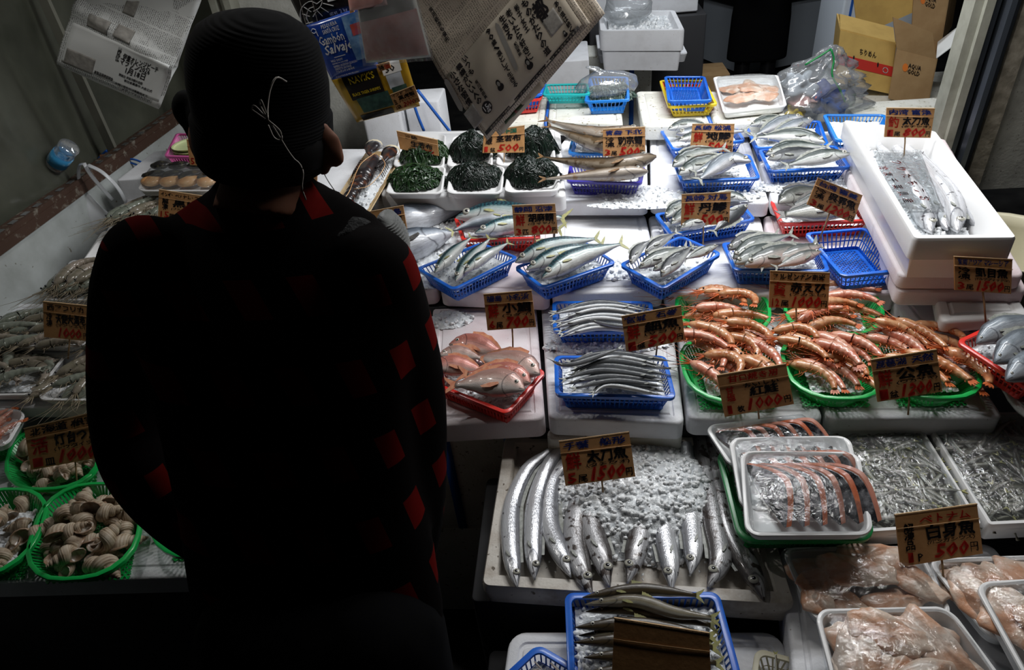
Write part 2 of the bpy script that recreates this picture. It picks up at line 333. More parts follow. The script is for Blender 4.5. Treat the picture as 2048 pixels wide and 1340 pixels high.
def whelkmat():
    m, nt, out = newmat('whelk_shell'); b = N(nt, 'BsdfPrincipled', Roughness=.55); L(nt, b.outputs[0], out.inputs[0])
    uv = N(nt, 'UVMap'); sp = N(nt, 'SeparateXYZ'); L(nt, uv.outputs[0], sp.inputs[0])
    s = math_(nt, 'SINE', math_(nt, 'MULTIPLY', sp.outputs[1], 100.0)); tc = N(nt, 'TexCoord')
    n = N(nt, 'TexNoise', Scale=50.0, Detail=4.0); L(nt, tc.outputs['Object'], n.inputs['Vector'])
    f = math_(nt, 'ADD', math_(nt, 'MULTIPLY', s, .09), n.outputs[0])
    L(nt, ramp(nt, f, [(.25, (.16, .10, .06)), (.45, (.42, .32, .22)), (.75, (.62, .54, .42))]), b.inputs['Base Color'])
    bn = N(nt, 'Bump', Strength=.35, Distance=.0006); L(nt, s, bn.inputs['Height']); L(nt, bn.outputs[0], b.inputs['Normal']); return m
M['whelk'] = whelkmat()
def newsmat(name, base, ink, lines, chars, bands, th=.5):
    m, nt, out = newmat(name); b = N(nt, 'BsdfPrincipled', Roughness=.85); L(nt, b.outputs[0], out.inputs[0])
    uv = N(nt, 'UVMap'); sp = N(nt, 'SeparateXYZ'); L(nt, uv.outputs[0], sp.inputs[0]); u, v = sp.outputs[0], sp.outputs[1]
    fu = math_(nt, 'FRACT', math_(nt, 'MULTIPLY', u, lines)); lm = math_(nt, 'LESS_THAN', fu, .62)
    fb = math_(nt, 'FRACT', math_(nt, 'MULTIPLY', v, bands)); bm = math_(nt, 'LESS_THAN', fb, .93)
    cb = N(nt, 'CombineXYZ'); L(nt, math_(nt, 'MULTIPLY', u, lines * 2.2), cb.inputs[0]); L(nt, math_(nt, 'MULTIPLY', v, chars * 1.6), cb.inputs[1])
    n = N(nt, 'TexNoise', Scale=1.0, Detail=1.0); L(nt, cb.outputs[0], n.inputs['Vector'])
    nm = ramp(nt, n.outputs[0], [(th - .03, (0, 0, 0)), (th + .05, (1, 1, 1))])
    n3 = N(nt, 'TexNoise', Scale=9.0, Detail=1.0); L(nt, uv.outputs[0], n3.inputs['Vector'])
    f = math_(nt, 'MULTIPLY', math_(nt, 'MULTIPLY', lm, bm), math_(nt, 'MULTIPLY', nm, ramp(nt, n3.outputs[0], [(.36, (.35, .35, .35)), (.42, (1, 1, 1))])))
    L(nt, mixc(nt, f, base, ink), b.inputs['Base Color']); return m
M['newsprint'] = newsmat('newsprint_brown', (.54, .47, .38), (.14, .12, .10), 62.0, 150.0, 9.0)
M['newsgrey'] = newsmat('newsprint_grey', (.84, .86, .85), (.16, .16, .16), 60.0, 130.0, 8.0)
def plaid():
    m, nt, out = newmat('red_black_plaid_wool'); b = N(nt, 'BsdfPrincipled', Roughness=.95); L(nt, b.outputs[0], out.inputs[0]); b.inputs['Sheen Weight'].default_value = .0
    b.inputs['Specular IOR Level'].default_value = .04
    tc = N(nt, 'TexCoord'); sp = N(nt, 'SeparateXYZ'); L(nt, tc.outputs['Object'], sp.inputs[0])
    a = math_(nt, 'LESS_THAN', math_(nt, 'FRACT', math_(nt, 'MULTIPLY', sp.outputs[2], 11.0)), .45)
    c = math_(nt, 'LESS_THAN', math_(nt, 'FRACT', math_(nt, 'MULTIPLY', math_(nt, 'ADD', sp.outputs[0], math_(nt, 'MULTIPLY', sp.outputs[1], .9)), 11.0)), .45)
    L(nt, mixc(nt, math_(nt, 'MULTIPLY', a, c), (.004, .003, .003), (.11, .004, .003)), b.inputs['Base Color'])
    return m
M['plaid'] = plaid()
def beaniemat():
    m, nt, out = newmat('black_ribbed_knit'); b = N(nt, 'BsdfPrincipled', Roughness=.95); L(nt, b.outputs[0], out.inputs[0]); b.inputs['Base Color'].default_value = (.0015, .0015, .0018, 1)
    b.inputs['Specular IOR Level'].default_value = .08
    tc = N(nt, 'TexCoord'); sp = N(nt, 'SeparateXYZ'); L(nt, tc.outputs['Object'], sp.inputs[0])
    s = math_(nt, 'SINE', math_(nt, 'MULTIPLY', math_(nt, 'ADD', sp.outputs[2], math_(nt, 'MULTIPLY', sp.outputs[0], .35)), 1500.0))
    bn = N(nt, 'Bump', Strength=.35, Distance=.0012); L(nt, s, bn.inputs['Height']); L(nt, bn.outputs[0], b.inputs['Normal']); return m
M['beanie'] = beaniemat()
# ------------------------------------------------------------------ quads and trays
class Quad:
    """four rim corners: front-left, front-right, back-right, back-left"""
    def __init__(s, fl, fr, br, bl):
        s.c = [Vector(p) for p in (fl, fr, br, bl)]; a, b, c, d = s.c
        s.w = ((b - a).length + (c - d).length) / 2; s.d = ((d - a).length + (c - b).length) / 2
        s.n = (b - a).cross(d - a).normalized()
        if s.n.z < 0: s.n = -s.n
    def at(s, u, v, n=0.0):
        a, b, c, d = s.c; return (a * (1 - u) + b * u) * (1 - v) + (d * (1 - u) + c * u) * v + s.n * n
    def atm(s, x, y, n=0.0): return s.at(x / s.w + .5, y / s.d + .5, n)
    def off(s, n): q = Quad(*[p + s.n * n for p in s.c]); return q
def QP(z, *px):  # FL FR BR BL in photo pixels on a level plane
    zs = z if isinstance(z, (list, tuple)) else [z] * 4
    pts = [P(a, b, zz) for (a, b), zz in zip(px, zs)]
    if len(pts) == 3: pts = [pts[0], pts[1], pts[1] + pts[2] - pts[0], pts[2]]
    return Quad(*pts)
def rr(w, d, r, seg=5):
    r = max(.0008, min(r, w / 2 - .0005, d / 2 - .0005)); out = []
    for cx, cy, a0 in ((w / 2 - r, -d / 2 + r, -90), (w / 2 - r, d / 2 - r, 0), (-w / 2 + r, d / 2 - r, 90), (-w / 2 + r, -d / 2 + r, 180)):
        for k in range(seg + 1):
            a = math.radians(a0 + 90 * k / seg); out.append((cx + r * math.cos(a), cy + r * math.sin(a)))
    return out
def rrl(mb, q, prof, r, seg=5, caps=(True, True), mi=0, wob=0):
    rings = []
    for (i, dz) in prof:
        rings.append([q.atm(x, y, dz) for x, y in rr(q.w - 2 * i, q.d - 2 * i, r - i * .7, seg)])
    return mb.loft(rings, mi, caps)
def lid(name, label, q, h, m='styro', cat='styrofoam slab', r=.02, recess=True, group=None):
    mb = MB()
    pr = [(.003, -h), (0, -h + .003), (0, -.006), (.002, -.002), (.006, 0)]
    if recess: pr += [(.020, 0), (.023, -.003), (.028, -.003), (.031, 0)]
    rrl(mb, q, pr, r); o = obj(name, mb, M[m], smooth='auto'); return tag(o, label, cat, group)
def openbox(name, label, q, h, wall=.02, m='styro', cat='styrofoam box', r=.02, floor=.012, taper=.012, group=None, lip=0.0):
    mb = MB(); pr = [(taper, -h), (taper * .5, -h * .5)]
    if lip: pr += [(.006, -h * .5), (.0, -h * .5 + .002)]
    pr += [(0, -.006), (.003, 0), (wall - .003, 0), (wall, -.004), (wall + taper * .6, -h + floor + .004), (wall + taper * .6 + .006, -h + floor)]
    rrl(mb, q, pr, r); o = obj(name, mb, M[m], smooth='auto'); return tag(o, label, cat, group)
def foamtray(name, label, q, h=.022, m='foam', cat='foam tray', r=.03, group=None, slope=.014):
    mb = MB()
    rrl(mb, q, [(slope, -h), (slope * .7, -h + .002), (.002, -.004), (-.001, -.002), (0, .001), (.004, .002), (.008, 0), (slope + .004, -h + .006), (slope + .012, -h + .003)], r, 7)
    o = obj(name, mb, M[m], smooth='auto'); tag(o, label, cat, group); return o
def filmover(q, parent, m='film', rise=.012, seed=0, r=.03, skirt=.012):
    """taut clear film as its own thin domed sheet, wrapped down over the rim"""
    mb = MB(); nx = ny = 20; vs = []; fs = []
    for j in range(ny + 1):
        for i in range(nx + 1):
            u = i / nx; v = j / ny; e = min(u, 1 - u, v, 1 - v) * 2
            x, y = (u - .5), (v - .5)
            k = 1.0 - .07 * (abs(x * 2) ** 4) * (abs(y * 2) ** 4)
            hgt = .004 + rise * (math.sin(math.pi * u) * math.sin(math.pi * v)) ** .6 + .0025 * mnoise.noise(Vector((u * 7 + seed, v * 7, seed)))
            if e <= 0: hgt = -skirt
            ex = 1.012 if e <= 0 else 1.0
            vs.append(q.at(.5 + x * k * ex, .5 + y * k * ex, hgt))
    for j in range(ny):
        for i in range(nx):
            a = j * (nx + 1) + i; fs.append((a, a + 1, a + nx + 2, a + nx + 1))
    mb.add(vs, fs); return tag(obj('cling_film', mb, M[m], parent), 'clear shiny cling film')
def basket(name, label, q, h=.055, m='blue', r=.018, pitch=.0105, bar=.0028, tap=.018, cat='basket', group=None, rim=.0085, basefill=True, rail=True):
    root = thing(name, label, cat, q.at(.5, .5, -h), group); mt = M[m]
    mb = MB()
    rings = [[q.atm(x, y, dz) for x, y in rr(q.w - 2 * i, q.d - 2 * i, r - i * .5, 5)] for i, dz in ((-.001, -.008), (-.001, -.001), (.0006, 0), (rim - .0008, 0), (rim, -.001), (rim, -.004), (.003, -.005), (.003, -.008))]
    rings.append(rings[0]); mb.loft(rings, 0, (False, False)); obj('rim', mb, mt, root, smooth='auto')
    mb = MB(); top = rr(q.w - .012, q.d - .012, r - .004, 8); bot = rr(q.w - 2 * tap - .006, q.d - 2 * tap - .006, r - .006, 8)
    n = len(top); seg = [((Vector(top[(i + 1) % n]) - Vector(top[i])).length) for i in range(n)]; tot = sum(seg); cnt = int(tot / pitch)
    def per(l, s):
        k = 0
        s %= tot
        while s > seg[k] and k < n - 1: s -= seg[k]; k += 1
        t = min(1, s / max(seg[k], 1e-9)); a = Vector(l[k]); b = Vector(l[(k + 1) % n]); return a * (1 - t) + b * t
    for k in range(cnt):
        s = tot * k / cnt; a = per(top, s); b = per(bot, s)
        mb.bar(q.atm(a.x, a.y, -.004), q.atm(b.x, b.y, -h + .004), bar, .002, up=(q.atm(a.x, a.y) - q.at(.5, .5)))
    for f, hh in (((.5, .003), (.93, .010)) if rail else ((.93, .008),)):
        pts = [Vector(top[i]) * (1 - f) + Vector(bot[i]) * f for i in range(n)]
        z0 = -.004 - (h - .008) * f
        mb.loft([[q.atm(p.x * .996, p.y * .996, z0 - hh / 2) for p in pts], [q.atm(p.x * 1.004, p.y * 1.004, z0 - hh / 2) for p in pts], [q.atm(p.x * 1.004, p.y * 1.004, z0 + hh / 2) for p in pts], [q.atm(p.x * .996, p.y * .996, z0 + hh / 2) for p in pts]], 0, (False, False))
    obj('lattice_wall', mb, mt, root, smooth=False)
    mb = MB(); bw = q.w - 2 * tap - .006; bd = q.d - 2 * tap - .006; z0 = -h + .002
    if basefill is True:
        nx = int((bw + bd) / .012)
        for k in range(nx):   # diagonal lattice clipped to the base
            c = -(bd) / 2 - bw / 2 + (bw + bd) * (k + .5) / nx
            for sgn in (1, -1):
                pts = []
                for y in (-bd / 2, bd / 2):
                    x = c + sgn * y
                    pts.append((x, y))
                (x0, y0), (x1, y1) = pts
                t0, t1 = 0., 1.; dx = x1 - x0
                if abs(dx) > 1e-9:
                    ta = (-bw / 2 - x0) / dx; tb = (bw / 2 - x0) / dx
                    t0 = max(0, min(ta, tb)); t1 = min(1, max(ta, tb))
                if t1 > t0: mb.bar(q.atm(x0 + dx * t0, y0 + (y1 - y0) * t0, z0), q.atm(x0 + dx * t1, y0 + (y1 - y0) * t1, z0), .0032, .002)
        rg = [[q.atm(x, y, zz) for x, y in rr(bw - 2 * i, bd - 2 * i, r - .008, 4)] for i, zz in ((0, z0 - .001), (0, z0 + .002), (.008, z0 + .002), (.008, z0 - .001))]; rg.append(rg[0]); mb.loft(rg, 0, (False, False))
    else:
        rrl(mb, q.off(z0), [(tap, 0), (tap, .002)], r)
    obj('base', mb, mt, root, smooth=False)
    return root
def icebed(name, label, q, inset, depth, n, size=.008, amp=.006, seed=1, group=None, mound=0.0, region=None):
    """loose crushed ice: one uncountable mass"""
    rg = random.Random(seed); mb = MB(); G = int(min(70, max(16, q.w / size * 2.2))); vs = []; fs = []
    iu = inset / q.w; iv = inset / q.d
    def hh(u, v):
        e = min(1, 6 * min(u, 1 - u, v, 1 - v)); return depth + (amp * mnoise.noise(Vector((u * 5 + seed, v * 5, 0))) * 1.5 + mound * math.sin(math.pi * u) * math.sin(math.pi * v)) * e
    for j in range(G + 1):
        for i in range(G + 1):
            u, v = i / G, j / G; vs.append(q.at(iu + u * (1 - 2 * iu), iv + v * (1 - 2 * iv), hh(u, v) + size * .55 * (1 - 1.6 * mnoise.voronoi(Vector((u * q.w / size * .75, v * q.d / size * .75, seed)))[0][0])))
    nb = len(vs)
    for j in range(G):
        for i in range(G): a = j * (G + 1) + i; fs.append((a, a + 1, a + G + 2, a + G + 1))
    mb.add(vs, fs)
    for _ in range(n):
        u, v = rg.random(), rg.random()
        chunk(mb, rg, q.at(iu + u * (1 - 2 * iu), iv + v * (1 - 2 * iv), hh(u, v) + rg.uniform(-.1, .45) * size), size * rg.uniform(.4, .95), 1)
    return tag(obj(name, mb, [M['icebase'], M['ice']], smooth=True), label, 'ice', group, 'stuff')
_OCT = [(1, 0, 0), (-1, 0, 0), (0, 1, 0), (0, -1, 0), (0, 0, 1), (0, 0, -1), (.6, .6, .6), (-.6, .6, .6), (-.6, -.6, .6), (.6, -.6, .6)]
_OCF = [(4, 6, 7), (4, 7, 8), (4, 8, 9), (4, 9, 6), (6, 0, 2), (6, 2, 7), (7, 2, 1), (7, 1, 8), (8, 1, 3), (8, 3, 9), (9, 3, 0), (9, 0, 6), (5, 2, 0), (5, 1, 2), (5, 3, 1), (5, 0, 3)]
def chunk(mb, rg, c, s, mi=0):
    m = Matrix.Rotation(rg.uniform(0, 6.28), 3, Vector((rg.gauss(0, 1), rg.gauss(0, 1), rg.gauss(0, 1) + .01)).normalized())
    k = Vector((rg.uniform(.6, 1.1), rg.uniform(.6, 1.1), rg.uniform(.4, .9)))
    mb.add([c + m @ Vector((a * k.x, b * k.y, d * k.z)) * s * rg.uniform(.75, 1.1) for a, b, d in _OCT], _OCF, mi)
# ------------------------------------------------------------------ lettering
_TC = {}
def glyphs(s, bold=.0, res=1):
    key = (s, bold, res)
    if key not in _TC:
        c = bpy.data.curves.new('lettering_source', 'FONT'); c.body = s; c.resolution_u = res; c.offset = bold; c.align_x = 'LEFT'
        if '\n' in s: c.space_line = .92
        o = bpy.data.objects.new('lettering_source', c); COL.objects.link(o)
        me = bpy.data.meshes.new_from_object(o)
        vs = [(v.co.x, v.co.y) for v in me.vertices]; fs = [tuple(p.vertices) for p in me.polygons]
        bpy.data.objects.remove(o); bpy.data.meshes.remove(me); bpy.data.curves.remove(c)
        if not vs: vs = [(0, 0)]; fs = []
        x0 = min(a for a, _ in vs); x1 = max(a for a, _ in vs); y0 = min(b for _, b in vs); y1 = max(b for _, b in vs)
        w = max(x1 - x0, 1e-6); h = max(y1 - y0, 1e-6)
        _TC[key] = ([((a - x0) / w, (b - y0) / h) for a, b in vs], fs, w / h)
    return _TC[key]
def write(mb, s, fn, u0, v0, u1, v1, bold=.02, slant=0., wob=0., seed=0, mi=0, res=1):
    """fit the string into the box u0..u1, v0..v1 of fn(u, v, n)"""
    vs, fs, _ = glyphs(s, 0., res); lines = s.split('\n'); nc = max(len(l) for l in lines)
    ou = bold * (u1 - u0) / max(nc, 1) * .75; ov = bold * (v1 - v0) / len(lines) * .75
    for du, dv in (((0, 0),) if bold < .004 else ((-ou, -ov), (ou, -ov), (ou, ov), (-ou, ov))):
        out = []
        for a, b in vs:
            aa = a + slant * b + wob * mnoise.noise(Vector((a * 7 + seed, b * 2, 1.3))) * .5
            bb = b + wob * mnoise.noise(Vector((a * 6, b * 2 + seed, 7.7)))
            out.append(fn(u0 + (u1 - u0) * aa + du, v0 + (v1 - v0) * bb + dv))
        mb.add(out, fs, mi)
# ------------------------------------------------------------------ fish
def catmull(pts, n):
    pts = [Vector(p) for p in pts]
    if len(pts) == 2: return [pts[0].lerp(pts[1], i / (n - 1)) for i in range(n)]
    e = [pts[0] * 2 - pts[1]] + pts + [pts[-1] * 2 - pts[-2]]; dense = []
    for k in range(1, len(e) - 2):
        for j in range(12):
            t = j / 12; a, b, c, d = e[k - 1], e[k], e[k + 1], e[k + 2]
            dense.append(.5 * ((2 * b) + (c - a) * t + (2 * a - 5 * b + 4 * c - d) * t * t + (3 * b - a - 3 * c + d) * t ** 3))
    dense.append(pts[-1]); acc = [0]
    for i in range(1, len(dense)): acc.append(acc[-1] + (dense[i] - dense[i - 1]).length)
    out = []; k = 0
    for i in range(n):
        s = acc[-1] * i / (n - 1)
        while k < len(acc) - 2 and acc[k + 1] < s: k += 1
        t = (s - acc[k]) / max(1e-9, acc[k + 1] - acc[k]); out.append(dense[k].lerp(dense[k + 1], min(1, max(0, t))))
    return out
def interp(tab, u):
    for a, b in zip(tab, tab[1:]):
        if u <= b[0]:
            t = (u - a[0]) / max(1e-9, b[0] - a[0]); t = t * t * (3 - 2 * t) * .5 + t * .5
            return [x + (y - x) * t for x, y in zip(a[1:], b[1:])]
    return list(tab[-1][1:])
SPEC = {
 'aji': dict(prof=[(0, .006, .008, .008), (.03, .026, .026, .026), (.10, .062, .052, .045), (.22, .095, .085, .065), (.38, .112, .11, .075), (.55, .095, .098, .065), (.72, .055, .058, .04), (.84, .024, .026, .02), (.92, .017, .017, .012)], tail=(.92, .10, .10), eye=(.085, .30, .036), dors=(.32, .78, .05), pect=(.26, .15), fin='fin'),
 'saba': dict(prof=[(0, .006, .008, .008), (.04, .026, .028, .03), (.11, .052, .052, .05), (.23, .08, .085, .075), (.38, .092, .098, .085), (.58, .078, .082, .07), (.76, .042, .045, .04), (.88, .018, .018, .016), (.93, .013, .013, .01)], tail=(.93, .08, .10), eye=(.10, .25, .036), dors=(.34, .46, .045), pect=(.25, .10), fin='finyellow'),
 'tuna': dict(prof=[(0, .004, .005, .006), (.05, .035, .032, .035), (.14, .075, .075, .075), (.28, .118, .125, .11), (.42, .13, .145, .12), (.6, .10, .11, .09), (.78, .05, .05, .045), (.9, .018, .018, .02), (.95, .012, .012, .014)], tail=(.95, .07, .16), eye=(.10, .35, .016), dors=(.3, .62, .03), pect=(.27, .14), fin='findark'),
 'tai': dict(prof=[(0, .01, .016, .012), (.03, .05, .04, .03), (.10, .13, .085, .055), (.22, .19, .15, .085), (.36, .205, .175, .095), (.52, .17, .15, .08), (.68, .10, .09, .05), (.8, .045, .042, .025), (.86, .035, .035, .016)], tail=(.86, .16, .12), eye=(.12, .34, .032), dors=(.28, .76, .055), pect=(.30, .22), fin='finpink'),
 'tilapia': dict(prof=[(0, .01, .016, .014), (.05, .06, .05, .04), (.14, .13, .10, .065), (.3, .19, .16, .09), (.5, .18, .16, .085), (.7, .11, .10, .05), (.84, .055, .055, .028), (.88, .055, .055, .018)], tail=(.88, .14, .09), eye=(.11, .35, .02), dors=(.3, .8, .06), pect=(.3, .16), fin='findark'),
 'milk': dict(prof=[(0, .006, .01, .008), (.04, .04, .04, .035), (.12, .09, .08, .06), (.26, .15, .15, .09), (.45, .17, .17, .10), (.65, .12, .12, .07), (.82, .05, .05, .03), (.9, .03, .03, .016)], tail=(.9, .12, .13), eye=(.09, .3, .02), dors=(.35, .7, .04), pect=(.28, .14), fin='fin'),
 'sayori': dict(prof=[(0, .0015, .0015, .002), (.09, .004, .004, .004), (.11, .010, .010, .010), (.16, .018, .018, .018), (.28, .026, .028, .026), (.5, .030, .034, .03), (.7, .026, .028, .025), (.86, .013, .014, .013), (.93, .009, .009, .007)], tail=(.93, .07, .03), eye=(.135, .3, .009), dors=(.72, .86, .014), pect=(.2, .05), fin='fin'),
 'kamasu': dict(prof=[(0, .003, .005, .004), (.06, .016, .018, .018), (.15, .032, .034, .035), (.28, .045, .048, .045), (.5, .052, .056, .052), (.7, .042, .045, .04), (.85, .024, .024, .022), (.93, .017, .017, .012)], tail=(.93, .075, .06), eye=(.125, .32, .018), dors=(.42, .5, .03), pect=(.28, .08), fin='finyellow'),
 'tachi': dict(prof=[(0, .0015, .003, .002), (.03, .012, .016, .010), (.075, .028, .03, .018), (.12, .036, .036, .022), (.3, .042, .042, .024), (.6, .034, .034, .02), (.85, .012, .012, .009), (1.0, .0012, .0012, .001)], tail=None, eye=(.062, .30, .0155), dors=(.11, .93, .014), pect=(.13, .035), fin='fin'),
 'pollock': dict(prof=[(0, .008, .010, .012), (.05, .034, .034, .04), (.13, .055, .058, .06), (.24, .066, .072, .065), (.4, .058, .064, .055), (.6, .036, .038, .035), (.8, .016, .017, .016), (.92, .010, .010, .008)], tail=(.92, .08, .05), eye=(.09, .35, .022), dors=(.28, .8, .03), pect=(.25, .10), fin='finbrown'),
 'smelt': dict(prof=[(0, .01, .01, .01), (.1, .05, .05, .045), (.35, .072, .075, .06), (.6, .058, .06, .045), (.82, .024, .024, .02), (.9, .018, .018, .01)], tail=(.9, .10, .07), eye=(.08, .3, .028), dors=(.5, .62, .04), pect=None, fin='fin'),
}
def fish_geo(pts, spec, dsign, thick=1.0, n=22, seg=12, zb=Z):
    sp = SPEC[spec]; body_end = sp['tail'][0] if sp['tail'] else 1.0
    c = catmull(pts, n + 6); Ltot = sum((b - a).length for a, b in zip(c, c[1:]))
    def frame(u):
        x = u * (len(c) - 1); i = min(int(x), len(c) - 2); p = c[i].lerp(c[i + 1], x - i)
        t = (c[min(i + 2, len(c) - 1)] - c[max(i - 1, 0)]).normalized(); nn = zb.cross(t).normalized()
        if dsign(nn): nn = -nn
        return p, t, nn, t.cross(nn) * (1 if t.cross(nn).dot(zb) > 0 else -1)
    us = [0, .012, .03, .055] + [.055 + (body_end - .055) * ((k + 1) / n) for k in range(n)]
    mb = MB(); rings = []; uvs = []
    for u in us:
        hd, hv, th = interp(sp['prof'], u); p, t, nn, up = frame(u); ring = []
        for k in range(seg):
            a = 2 * math.pi * k / seg; ca, sa = math.cos(a), math.sin(a)
            y = ca * (hd if ca > 0 else hv); zz = (abs(sa) ** .85) * math.copysign(1, sa) * th * thick
            ring.append(p + (nn * y + up * zz) * Ltot); uvs.append((u, .5 + .5 * ca))
        rings.append(ring)
    mb.loft(rings, 0, (True, True), uvs)
    return mb, frame, Ltot, sp
def fishparts(root, frame, Lt, sp, thick, parts='tpde', fin=None, rs=0, eyem='eyew'):
    fm = M[fin or sp['fin']]
    if 't' in parts and sp['tail']:
        u0, ln, spr = sp['tail']; p, t, nn, up = frame(u0 - .01); w = sp['prof'][-1][1] * Lt; a = ln * Lt; b = spr * Lt
        o = [p - nn * w, p + nn * w, p + t * a * .5 + nn * b * .62, p + t * a + nn * b, p + t * a * .82 + nn * b * .55, p + t * a * .42, p + t * a * .82 - nn * b * .55, p + t * a - nn * b, p + t * a * .5 - nn * b * .62]
        top = [q + up * .0009 for q in o]; bot = [q - up * .0009 for q in o]; k = len(o); mid_t = 5
        mb = MB(); vs = bot + top; fs = []
        for tri in ((0, 1, 5), (1, 2, 5), (2, 4, 5), (2, 3, 4), (0, 5, 8), (8, 5, 6), (8, 6, 7)):
            fs.append(tuple(reversed(tri))); fs.append(tuple(x + k for x in tri))
        for i in range(k): fs.append((i, (i + 1) % k, k + (i + 1) % k, k + i))
        mb.add(vs, fs); obj('tail_fin', mb, fm, root, smooth=False)
    if 'd' in parts and sp['dors']:
        a0, a1, hh = sp['dors']; mb = MB(); m = 9; rings = []
        for i in range(m):
            s = i / (m - 1); u = a0 + (a1 - a0) * s; hd, hv, th = interp(sp['prof'], u); p, t, nn, up = frame(u)
            f = hh * Lt * (math.sin(math.pi * min(1, .12 + s * .86)) ** .5 if spec_round(sp) else (1 - s) ** .7 * (1 if s > 0 else 1)) * (1 - .22 * (i % 2))
            b = p + nn * hd * Lt * .93; e = p + nn * (hd * Lt + max(f, .0005))
            rings.append([b - up * .0008, e - up * .0004, e + up * .0004, b + up * .0008])
        mb.loft(rings); obj('dorsal_fin', mb, fm, root, smooth=False)
    if 'p' in parts and sp['pect']:
        u0, ln = sp['pect']; p, t, nn, up = frame(u0); hd, hv, th = interp(sp['prof'], u0 + ln * .3)
        b = p + up * th * Lt * thick * .96 - nn * hv * Lt * .18; a = ln * Lt; d = (t - nn * .35).normalized(); e = d.cross(up).normalized()
        o = [b - e * a * .07, b + d * a * .45 - e * a * .17, b + d * a * .9 - e * a * .1, b + d * a, b + d * a * .5 + e * a * .1, b + e * a * .06]
        mb = MB().poly([x + up * (.0015 + .02 * a * i % 2 * 0) for i, x in enumerate(o)], up, .0016); obj('pectoral_fin', mb, fm, root, smooth=False)
    if 'e' in parts:
        u0, v0, r = sp['eye']; p, t, nn, up = frame(u0); hd, hv, th = interp(sp['prof'], u0); r *= Lt
        c = p + nn * hd * Lt * v0 * 1.1 + up * th * Lt * thick * (1 - .5 * v0 * v0) * .86
        Mx = Matrix((t, nn, up)).transposed(); mb = MB()
        mb.ball(c, r, r, r * .42, 12, 6, 0, Mx)
        ey = obj('eye', mb, M[eyem], root); pu = MB().ball(c + up * r * .2, r * .52, r * .52, r * .30, 10, 6, 0, Mx); ORG[ey.name] = ORG[root.name]
        obj('pupil', pu, M['eyeb'], ey)
def spec_round(sp): return sp['dors'][1] - sp['dors'][0] > .2
ZT = {'aji': .6, 'saba': .55, 'tuna': .35, 'tai': .45, 'tilapia': .5, 'milk': .45, 'pollock': .3, 'sayori': .3, 'kamasu': .3}
for k_ in ('aji', 'saba'): SPEC[k_]['prof'] = [(a, b * 1.14, c * 1.14, d) for a, b, c, d in SPEC[k_]['prof']]
def fish(name, label, spec, skin, pts, z, up=True, cat='fish', group=None, parts='tpde', thick=1.0, fin=None, eyem='eyew', world=False):
    """pts: photo pixels head -> tail, each on its own height; up: dorsal edge away from the viewer"""
    n = len(pts); zs = z if isinstance(z, (list, tuple)) else (z, z)
    if len(zs) == 2 and n > 2: zs = [zs[0] + (zs[1] - zs[0]) * i / (n - 1) for i in range(n)]
    w = [Vector(p) for p in pts] if world else [P(a, b, zz) for (a, b), zz in zip(pts, zs)]
    d = (lambda nn: nn.y < 0) if up is True else ((lambda nn: nn.y > 0) if up is False else ((lambda nn: nn.x < 0) if up == 'right' else (lambda nn: nn.x > 0)))
    tz = ZT.get(spec, .0)
    if tz and not world: w = [p + Z * .005 for p in w]
    mb, frame, Lt, sp = fish_geo(w, spec, d, thick, zb=Vector((0, -tz, 1)).normalized() if not world else Z)
    o = obj(name, mb, M[skin], smooth=True); tag(o, label, cat, group)
    fishparts(o, frame, Lt, sp, thick, parts, fin, eyem=eyem); return o
def _short(sp, k): return dict(sp, prof=[(min(1, a * k), b * k, c * k, d * k) for a, b, c, d in sp['prof'] if a * k <= 1.0], eye=(sp['eye'][0] * k, sp['eye'][1], sp['eye'][2] * k), dors=(sp['dors'][0] * k, .95, sp['dors'][2] * k), pect=(sp['pect'][0] * k, sp['pect'][1] * k))
SPEC['tachi_short'] = _short(SPEC['tachi'], 1.55)
